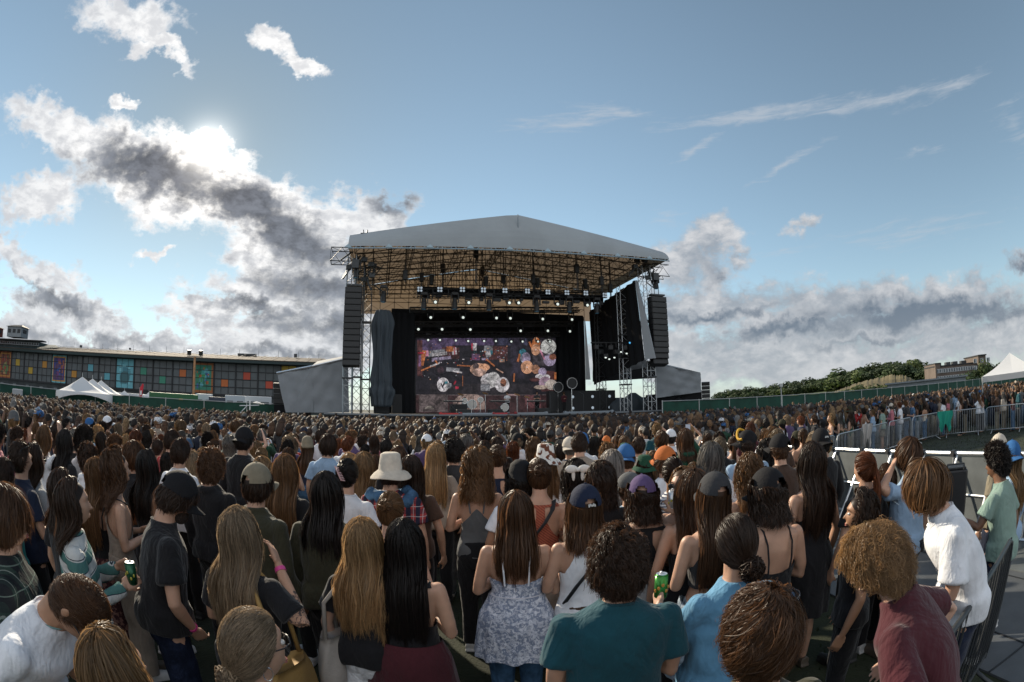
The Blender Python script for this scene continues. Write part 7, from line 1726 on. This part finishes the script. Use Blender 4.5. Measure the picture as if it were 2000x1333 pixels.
def bag(key, col, label, w, h, side, zt, y=-.05):
    r_, f_, M_ = acc(key); bpy.context.view_layer.update()
    sx = side*(f_.hw+.03); o = MB(); V = []; n = 26; rows = 12
    for j in range(rows+1):
        q = j/rows; ww_ = w/2*(.72+.5*math.sin(min(1, q*1.15)*math.pi*.62)) if q < .95 else w/2*.8
        for i in range(n): a = 2*math.pi*i/n; V.append((sx + math.cos(a)*.055*(1+.6*q)*(1+.15*math.sin(a*3+q*6)), y + math.sin(a)*ww_*(1+.06*math.sin(a*5+q*9)), zt - h*q))
    o.add(V, [(j*n+i, j*n+(i+1) % n, (j+1)*n+(i+1) % n, (j+1)*n+i) for j in range(rows) for i in range(n)] + [tuple(range(n)), tuple(range(rows*n, rows*n+n))[::-1]])
    e = tag(empty('shoulder_bag', (0, 0, 0)), label, 'bag'); e.matrix_world = r_.matrix_world.copy(); m = mat('bag_%d' % int(col[0]*1000), col, .75, bump=.4, bscale=18)
    o.build('bag_body', m, e, True); s = MB(); sh = f_.bend([(side*(f_.sw*.55), -.03, 1.47)])[0]
    for dy in (-1, 1): s.path([(sx, y+dy*w*.32, zt-.02), (sx*.98, y+dy*w*.2, zt+.2), (sh[0]*1.02, sh[1]+dy*.055, sh[2]-.04), (sh[0], sh[1], sh[2]+.012)], [.013, .012, .014, .015], 6)
    s.build('strap', m, e, True)
bag((465, 992), (.30, .18, .055), 'large tan shoulder bag of the woman with the tattooed arm', .44, .42, 1, .98)
bag((707, 1013), (.34, .31, .28), 'pale cloth bag on the left shoulder of the strawberry blonde woman', .26, .40, -1, 1.0)
r_, f_, M_ = acc((1776, 853)); mb = MB(); mb.box((.05, -.135, .985), (.10, .05, .10)).box((.05, -.165, 1.0), (.05, .03, .04)); child('belt_pouch', raw_mesh(mb, 'belt_pouch'), M_blk2, r_)
r_, f_, M_ = acc((362, 929)); mb = MB(); mb.ball((0, .055, -.075), (.060, .050, .050), 14, 9); child('beard', raw_mesh(mb, 'beard'), mat('beard_hair', (.018, .010, .007), .9, bump=.8, bscale=90), r_, None, M_)

# ---------------------------------------------------------------- further people, copied from a set of figures
r8 = random.Random(21)
bodies = []
for i, (sex, w, arms, kk, loose, sl, bk) in enumerate((('m',1.0,'front','tee',.6,.62,'jeans'), ('f',.95,'front','tee',.5,.6,'slim'), ('f',1.0,'crossed','tank',.1,0,'wide'), ('m',1.12,'crossed','tee',.7,.62,'jeans'), ('f',1.08,'front','cami',.1,0,'jeans'), ('m',.95,'phone','hoodie',.9,1,'slim'), ('f',.92,'hip','crop',.1,0,'shorts'), ('m',1.05,'down','tee',.7,.62,'shorts'), ('f',1.0,'phone','tee',.6,.6,'slim'), ('f',1.0,'down','sweater',.8,1,'slim'), ('m',1.0,'front','jacket',.8,1,'slim'), ('f',.95,'front','halter',.1,0,'slim'), ('m',1.0,'up1','tee',.6,.6,'slim'))):
    f = Fig(1.75, sex, w, arms='front' if arms == 'up1' else arms, yaw=r8.uniform(-32, 32), pitch=-4, rarm='up' if arms == 'up1' else None)
    t = f.top(kk, loose, .90, sl, seed=i+50, voxel=.016); bodies.append((f, f.body(.016), t, f.legs(bk, .02), kk, bk, f.head_matrix(), sex))
    bodies[-1][2].materials.append(M_cloth); bodies[-1][1].materials.append(M_skin2); bodies[-1][3].materials.append(M_denim if bk in ('jeans', 'shorts') else M_cloth)
HF = ['long', 'vlong', 'wavy', 'mid', 'midwavy', 'bob', 'wavybob', 'curlymid', 'pony', 'updo', 'halfup', 'lowpony']; HM = ['short', 'crop', 'mop', 'bowl', 'curly', 'shortcurly', 'short', 'mop', 'afro', 'buzz']
hw_ = {'long': 'long', 'vlong': 'very long', 'wavy': 'long wavy', 'mid': 'shoulder length', 'midwavy': 'wavy', 'bob': 'bobbed', 'wavybob': 'curly bobbed', 'curlymid': 'curly', 'pony': 'ponytailed', 'updo': 'pinned up', 'halfup': 'long loose', 'lowpony': 'tied back', 'short': 'short', 'crop': 'cropped', 'mop': 'tousled', 'bowl': 'straight fringed', 'curly': 'curly', 'shortcurly': 'short curly', 'afro': 'afro', 'buzz': 'shaved'}
cn = dict(black='black', dkbrown='dark brown', brown='brown', ltbrown='light brown', auburn='auburn', blonde='blonde', ash='ash blonde', sandy='sandy', grey='grey', silver='silver', red='red')
ccn = dict(ltgrey='light grey', ltblue='pale blue', sky='mid blue', denim='denim blue', ltdenim='pale denim', turq='turquoise')
LM = [(-65, 'before the left end of the grandstand'), (-48, 'before the white tents'), (-34, 'before the lamp pole'), (-26, 'before the left wing'), (-19, 'before the left speaker column'), (-12, 'before the slate drape'), (-5, 'before the left half of the screen'), (4, 'before the right half of the screen'), (11, 'before the right stage wall'), (18, 'before the right speaker column'), (24, 'before the right wing'), (90, 'before the wooded ridge')]
MID = []
def tone(c, a, b):
    k = r8.uniform(a, b); return tuple(q*k for q in c)
def clone(x, y, h, rz, hair, hc, cap, tc_, bc, skin, body, group, zone, z=0):
    f, bme, tme, lme, kk, bk, M, sex = bodies[body]; s = h/1.75
    e = empty('person', (x, y, z), rz); e.scale = (s, s, s)
    child('body', bme, None, e, SK[skin]); nm = {'tee': 't_shirt', 'tank': 'tank_top', 'cami': 'camisole', 'halter': 'halter_top', 'crop': 'sleeveless_top'}.get(kk, kk)
    child(nm, tme, None, e, CL[tc_]); child('shorts' if bk == 'shorts' else 'trousers', lme, None, e, CL[bc])
    jw = Matrix.Diagonal((r8.uniform(.95, 1.08), r8.uniform(.95, 1.08), r8.uniform(.96, 1.06), 1)) if True else Matrix()
    child('hair', get_hair(hair, bool(cap), .5, 1 + int(x*7) % 2), M_hair, e, tone(HC[hc], .6, 1.25), M @ jw)
    if hair in ('updo',): child('hair_bun', BUN[0], M_hair, e, HC[hc], M @ Matrix.Translation((0, -.115, .05)))
    if cap: hat(e, M, cap[0], CL[cap[1]], cap[2])
    tn = ccn.get(tc_, tc_); w = {'tee': 't-shirt', 'tank': 'tank top', 'cami': 'strappy top', 'halter': 'halter top', 'crop': 'sleeveless top'}.get(kk, kk)
    base = '%s %s hair, %s %s' % (cn[hc], hw_[hair], tn, w)
    if cap: base = '%s %s, %s' % (ccn.get(cap[1], cap[1]), cap[0].replace('bucket', 'bucket hat'), base)
    az = math.degrees(math.atan2(x, y)); MID.append((e, base, zone or next(l for a, l in LM if az <= a), az, group)); return e
def rand_look(far=False):
    body = r8.randrange(len(bodies)); sex = bodies[body][7]
    hair = r8.choice(HF if sex == 'f' else HM); hc = r8.choice(['black', 'black', 'dkbrown', 'dkbrown', 'dkbrown', 'brown', 'brown', 'ltbrown', 'ltbrown', 'auburn', 'sandy', 'blonde', 'ash', 'grey'] + (['red'] if r8.random() < .12 else []))
    if hair == 'afro': hc = 'black'
    cap = None
    if r8.random() < .14 and hair not in ('updo', 'pony', 'afro', 'curly'): cap = (r8.choice(['cap', 'cap', 'cap', 'cap', 'beanie', 'bucket']), r8.choice(['black', 'black', 'navy', 'cream', 'white', 'olive', 'blue', 'charcoal', 'orange', 'khaki', 'grey', 'green']), r8.choice([0, 0, 20, -30, 180, 170]))
    tc_ = r8.choice(['black']*6 + ['charcoal', 'charcoal', 'navy', 'navy', 'white', 'white', 'white', 'white', 'cream', 'ltblue', 'grey', 'ltgrey', 'beige', 'cream', 'olive', 'blue', 'ltblue', 'teal', 'green', 'red', 'maroon', 'pink', 'brown', 'denim', 'sage', 'purple'])
    return hair, hc, cap, tc_, r8.choice(['black', 'black', 'denim', 'navy', 'khaki', 'grey', 'ltdenim']), r8.choice(['pale', 'fair', 'fair', 'fair', 'tan', 'tan', 'brown', 'dark']), body
def barrier_x(y): return float(np.interp(y, [p[1] for p in mp[::-1]], [p[0] for p in mp[::-1]])) - .75
def free(x, y, d):
    for (a, b, r_) in occupied:
        if (a-x)**2 + (b-y)**2 < max(d, r_)**2: return False
    return True
NMID = 299 - len(HERO) - 42
cand = []
D = 4.4; placed = 0
for ring_ in range(60):
    n = int(1.82*D/.60); azs = [-68 + (104)*(k+.5+r8.uniform(-.45, .45))/n for k in range(n)]
    for az in azs:
        d = D + r8.uniform(-.26, .26); x, y = d*math.sin(R(az)), d*math.cos(R(az))
        if x > barrier_x(y) or not free(x, y, .44) or y > 30: continue
        # keep the near people in clear view
        if d < 5.6 and r8.random() < .55: continue
        if placed < NMID:
            hair, hc, cap, tc_, bc, sk_, body = rand_look(); h = r8.gauss(1.74 if bodies[body][7] == 'm' else 1.635, .055); h = min(1.84, max(1.52, h))
            clone(x, y, h, R(r8.gauss(0, 9)) + math.atan2(x, y)*.15, hair, hc, cap, tc_, bc, sk_, body, 'people in the middle of the crowd', None); placed += 1
            occupied.append((x, y, .40))
        else: cand.append((x, y))
        if placed < NMID: LAST = D
    D += .57
    if D > 34.5: break
print('MID', placed, LAST, 'far', len(cand))
# people leaning on the far right barrier
k = 0
for i in range(42):
    f = (i % 21)/20.5; row = i // 21
    t = f*(len(bp)-2)+1; j = int(t); u = t-j; a = Vector(bp[j]); b = Vector(bp[min(j+1, len(bp)-1)]); p = a.lerp(b, u); dd = (b-a).normalized(); nr = Vector((-dd.y, dd.x))
    if nr.dot(p) < 0: nr = -nr
    p = p + nr*(.40 + row*.62 + r8.uniform(-.06, .1)) + dd*(.25*row)
    hair, hc, cap, tc_, bc, sk_, body = rand_look(); h = r8.gauss(1.72 if bodies[body][7] == 'm' else 1.64, .05)
    if tc_ == 'black' and r8.random() < .5: tc_ = r8.choice(['pink', 'denim', 'white', 'navy', 'cream', 'teal', 'ltblue'])
    clone(p.x, p.y, h, R(45 - 30*f + r8.uniform(-25, 25)), hair, hc, cap, tc_, bc, sk_, body, 'people behind the far right barrier', 'by the far right barrier'); occupied.append((p.x, p.y, .4))
# labels: where two read alike, say which one counted from the left
from collections import defaultdict
grp = defaultdict(list)
for m in MID: grp[(m[1], m[2])].append(m)
ords = list(ordn) + ['eleventh', 'twelfth']
for (base, zone), ms in grp.items():
    ms.sort(key=lambda m: m[3])
    for i, m in enumerate(ms):
        lab = 'person with ' + base + ', ' + zone
        if len(ms) > 1: lab += ', %s from left' % ords[i]
        w_ = lab.split()
        if len(w_) > 16: lab = lab.replace('person with ', ''); 
        if len(lab.split()) > 16: lab = lab.replace('the ', '')
        tag(m[0], lab, 'person', m[4])

# ---------------------------------------------------------------- the rest of the crowd reads as one mass
def lowfig(seed, hairlen, cap, full=False):
    """small figure: legs, torso, shoulders, arms, neck, head and hair with colour slots per vertex"""
    r = random.Random(seed); mb = MB(); ids = []
    def part(idn, fn): n0 = mb.nv; fn(); ids.extend([idn]*(mb.nv-n0))
    sexf = hairlen > .12; sw_ = .175 if sexf else .205
    part(1, lambda: loft(mb, [(0, 0, .88, .16, .11), (0, 0, 1.05, .14, .10), (0, 0, 1.3, .16, .115), (0, -.005, 1.39, sw_, .10), (0, -.01, 1.44, sw_*.6, .075), (0, 0, 1.48, .06, .06)], 10))
    for s in (-1, 1):
        part(1, lambda: mb.path([(s*(sw_-.02), 0, 1.41), (s*(sw_+.03), 0, 1.25), (s*(sw_+.045), 0, 1.16)], [.055, .055, .055], 6))
        part(0, lambda: mb.path([(s*(sw_+.045), 0, 1.18), (s*(sw_+.02), .08, 1.05), (s*.12, .2, 1.1)], [.04, .035, .03], 5))
        part(3, lambda: mb.path([(s*.085, 0, .92), (s*.09, .01, .5), (s*.09, 0, .03)], [.095, .075, .06], 7))
    part(0, lambda: mb.ball((0, .02, 1.63), (.073, .09, .115), 10, 8)); part(0, lambda: mb.tube((0, 0, 1.45), (0, .01, 1.57), .052, 8))
    def hair():
        V = []; n, m = 12, 8
        for j in range(m+1):
            t = math.pi*j/m*.78
            for i in range(n):
                a = 2*math.pi*i/n; fr_ = .5*(1+math.sin(a)); tt = min(t, R(122-62*fr_)); rr = 1 + .07*math.sin(i*2.7+j*1.3+seed) + (.10 if r.random() < .3 else 0)
                V.append((.088*math.sin(tt)*math.cos(a)*rr, .0+.106*math.sin(tt)*math.sin(a)*rr, 1.64+.125*math.cos(tt)*rr))
        mb.add(V, [(j*n+i, (j+1)*n+i, (j+1)*n+(i+1) % n, j*n+(i+1) % n) for j in range(m) for i in range(n)])
        if hairlen > .1: loft(mb, [(0, -.115, 1.60-hairlen, .075, .025), (0, -.10, 1.60-hairlen*.6, .105, .045), (0, -.055, 1.56, .10, .065), (0, -.035, 1.64, .09, .075)], 12)
    part(2, hair)
    if cap: part(4, lambda: (mb.ball((0, .005, 1.665), (.096, .115, .10), 12, 8), mb.box((0, .14*(1 if cap > 0 else -1), 1.665), (.13, .10, .012))))
    for q in (0,): pass
    return np.vstack(mb.V), [tuple(f) for f in mb.F], np.array(ids)
protos = [lowfig(i, L, c) for i, (L, c) in enumerate([(.0, 0), (.0, 0), (.0, 0), (.18, 0), (.3, 0), (.42, 0), (.34, 0), (.0, 1), (.25, 0), (.0, -1), (.42, 0), (.1, 0), (.0, 0), (.36, 0), (.22, 0), (.0, 0)])]
hcl = [tuple(q*.8 for q in HC[k]) for k in ('black', 'black', 'black', 'dkbrown', 'dkbrown', 'dkbrown', 'brown', 'brown', 'ltbrown', 'ltbrown', 'sandy', 'grey')]
tcl = [CL[k] for k in ['black']*8 + ['charcoal', 'charcoal', 'navy', 'navy', 'white', 'white', 'ltgrey', 'beige', 'grey', 'navy', 'ltblue', 'grey', 'maroon', 'green', 'olive', 'denim', 'brown']]
ccl = [CL[k] for k in ('black', 'black', 'navy', 'navy', 'white', 'cream', 'blue', 'grey', 'charcoal')]; scl = [tuple(q*.75 for q in c) for c in list(SK.values())[:4]]; bcl = [CL[k] for k in ('black', 'denim', 'navy', 'khaki', 'ltdenim')]  # far skin tones darkened in the colour to look backlit
def crowd_mesh(pts, name, label):
    VV = []; FF = []; CC = []; o = 0
    for (x, y) in pts:
        v, f, ids = protos[r8.randrange(len(protos))]; s = r8.gauss(1.69, .085)/1.75; a = R(r8.gauss(0, 16)); ca, sa = math.cos(a), math.sin(a); g = r8.uniform(.93, 1.1)
        w = v*np.array((g, 1, 1)); w = np.stack([w[:, 0]*ca - w[:, 1]*sa, w[:, 0]*sa + w[:, 1]*ca, w[:, 2]], 1)*s + np.array((x, y, 0)); VV.append(w)
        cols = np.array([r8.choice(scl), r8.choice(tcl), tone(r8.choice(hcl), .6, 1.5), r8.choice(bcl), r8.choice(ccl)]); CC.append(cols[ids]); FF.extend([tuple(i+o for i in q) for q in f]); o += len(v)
    mb = MB(); mb.V = VV; mb.F = FF; mb.C = CC; ob = mb.build(name, M_crowd, None, True); return tag(ob, label, 'crowd', None, 'stuff')
M_crowd = bpy.data.materials.new('crowd'); M_crowd.use_nodes = True; N = NT(M_crowd.node_tree); at = N.n('ShaderNodeAttribute'); at.attribute_name = 'tint'; tcn = N.n('ShaderNodeTexCoord')
bs = M_crowd.node_tree.nodes['Principled BSDF']; M_crowd.node_tree.links.new(N.v('SCALE', at.outputs['Color'], N.mr(N.noise(tcn.outputs['Object'], 40, 3), .3, .7, .45, 1.3)), bs.inputs['Base Color']); bs.inputs['Roughness'].default_value = .7; bs.inputs['Specular IOR Level'].default_value = .35
# more ground filled towards the stage and, on the left, to the green fence; on the right, behind the steel barrier
far = [c for c in cand]
sidef = lambda x, y: (Vector((x, y, 0)) - SA).dot(EY) < -2.2
far = [c for c in far if sidef(*c)]
for k in range(5200):
    az = r8.uniform(-66, 25); d = math.sqrt(r8.uniform(30**2, 46**2)); x, y = d*math.sin(R(az)), d*math.cos(R(az))
    if az > -25: 
        if not sidef(x, y): continue
    elif d > (40.5 if az > -48 else 43): continue
    if r8.random() < .34: far.append((x, y))
bx = [p[0] for p in bp]; by = [p[1] for p in bp]
rc = 0
for k in range(9000):
    x = r8.uniform(6.5, 48); y = r8.uniform(9, 39)
    yb_ = float(np.interp(x, bx[:7], by[:7])) + 1.5 if x < 17.8 else -99
    if x < 17.8 and y < yb_: continue
    if x >= 17.8 and x < 21.2+ (max(0, 9.6-y))*.2 + 1.4 and y < 16.9: continue
    if y > 35.5 + (x-11)*.2 or (x < 9 and y > 13.9 and False): continue
    dens = .62 if y < 24 else .42
    if x > 26 and y < 26: dens *= .8
    if r8.random() < dens*.6: far.append((x, y))
for k in range(1500):
    y = r8.uniform(13.5, 36); x = r8.uniform(3.8, 8.0)
    if sidef(x, y) and r8.random() < .5: far.append((x, y))
print('CROWD', len(far))
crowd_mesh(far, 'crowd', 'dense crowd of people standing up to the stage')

# ---------------------------------------------------------------- band members on the stage
for i, (px, ly, body, hc, tc_, lab) in enumerate(((826, 3.2, 1, 'dkbrown', 'ltgrey', 'x'), (905, 3.4, 0, 'brown', 'beige', 'x'), (990, 3.0, 3, 'brown', 'white', 'x'), (1045, 3.6, 0, 'black', 'black', 'x'))):
    pass
MEM = [(908, 4.4, 9, 'mid', 'dkbrown', 'ltgrey', 'band member in grey seated at the left drum kit'), (991, 4.2, 0, 'short', 'brown', 'white', 'band member in a white tee behind the middle keyboard'), (1049, 3.6, 3, 'short', 'black', 'charcoal', 'band member in dark clothes at the right keyboard'), (1102, 5.2, 10, 'mop', 'brown', 'maroon', 'band member in a dark red jacket at the right of the deck')]
for px, ly, body, hair, hc, tc_, lab in MEM:
    x, _ = onp(px, 800, ly); p = S(x, ly, DZ-(.45 if 'seated' in lab else 0)); e = clone(p.x, p.y, 1.75, SRZ+math.pi, hair, hc, None, tc_, 'black', 'fair', body, 'band members on the stage', 'on stage', z=p.z); tag(e, lab, 'person', 'band members on the stage')
# stray grass so that the field is not one sheet
gm = MB(); VV = []; 
rg_ = np.random.default_rng(4); n = 26000
d = np.sqrt(rg_.uniform(1.0, 26**2, n)); a = np.radians(rg_.uniform(-72, 72, n)); gx_, gy_ = d*np.sin(a), d*np.cos(a); ok = (gx_ < 3.3) | (gx_ > 8.7); gx_, gy_ = gx_[ok], gy_[ok]; n = len(gx_)
an = rg_.uniform(0, 6.28, n); hh = rg_.uniform(.02, .06, n); ww = .006 + .002*d[ok]/4; tl = rg_.normal(0, .02, (n, 2))
A = np.stack([gx_-np.cos(an)*ww, gy_-np.sin(an)*ww, 0*gx_], 1); B = np.stack([gx_+np.cos(an)*ww, gy_+np.sin(an)*ww, 0*gx_], 1); C = np.stack([gx_+tl[:, 0], gy_+tl[:, 1], hh], 1)
V = np.stack([A, B, C], 1).reshape(-1, 3); me = bpy.data.meshes.new('grass'); me.from_pydata(V.tolist(), [], [(3*i, 3*i+1, 3*i+2) for i in range(n)])
o = mkobj('grass', me, mat('grass_blade', (.028, .040, .013), .8, trans=.3, var=.4, vscale=3)); tag(o, 'short trampled grass on the field', 'grass', kind='stuff')
print('OBJS', len(sc.objects))
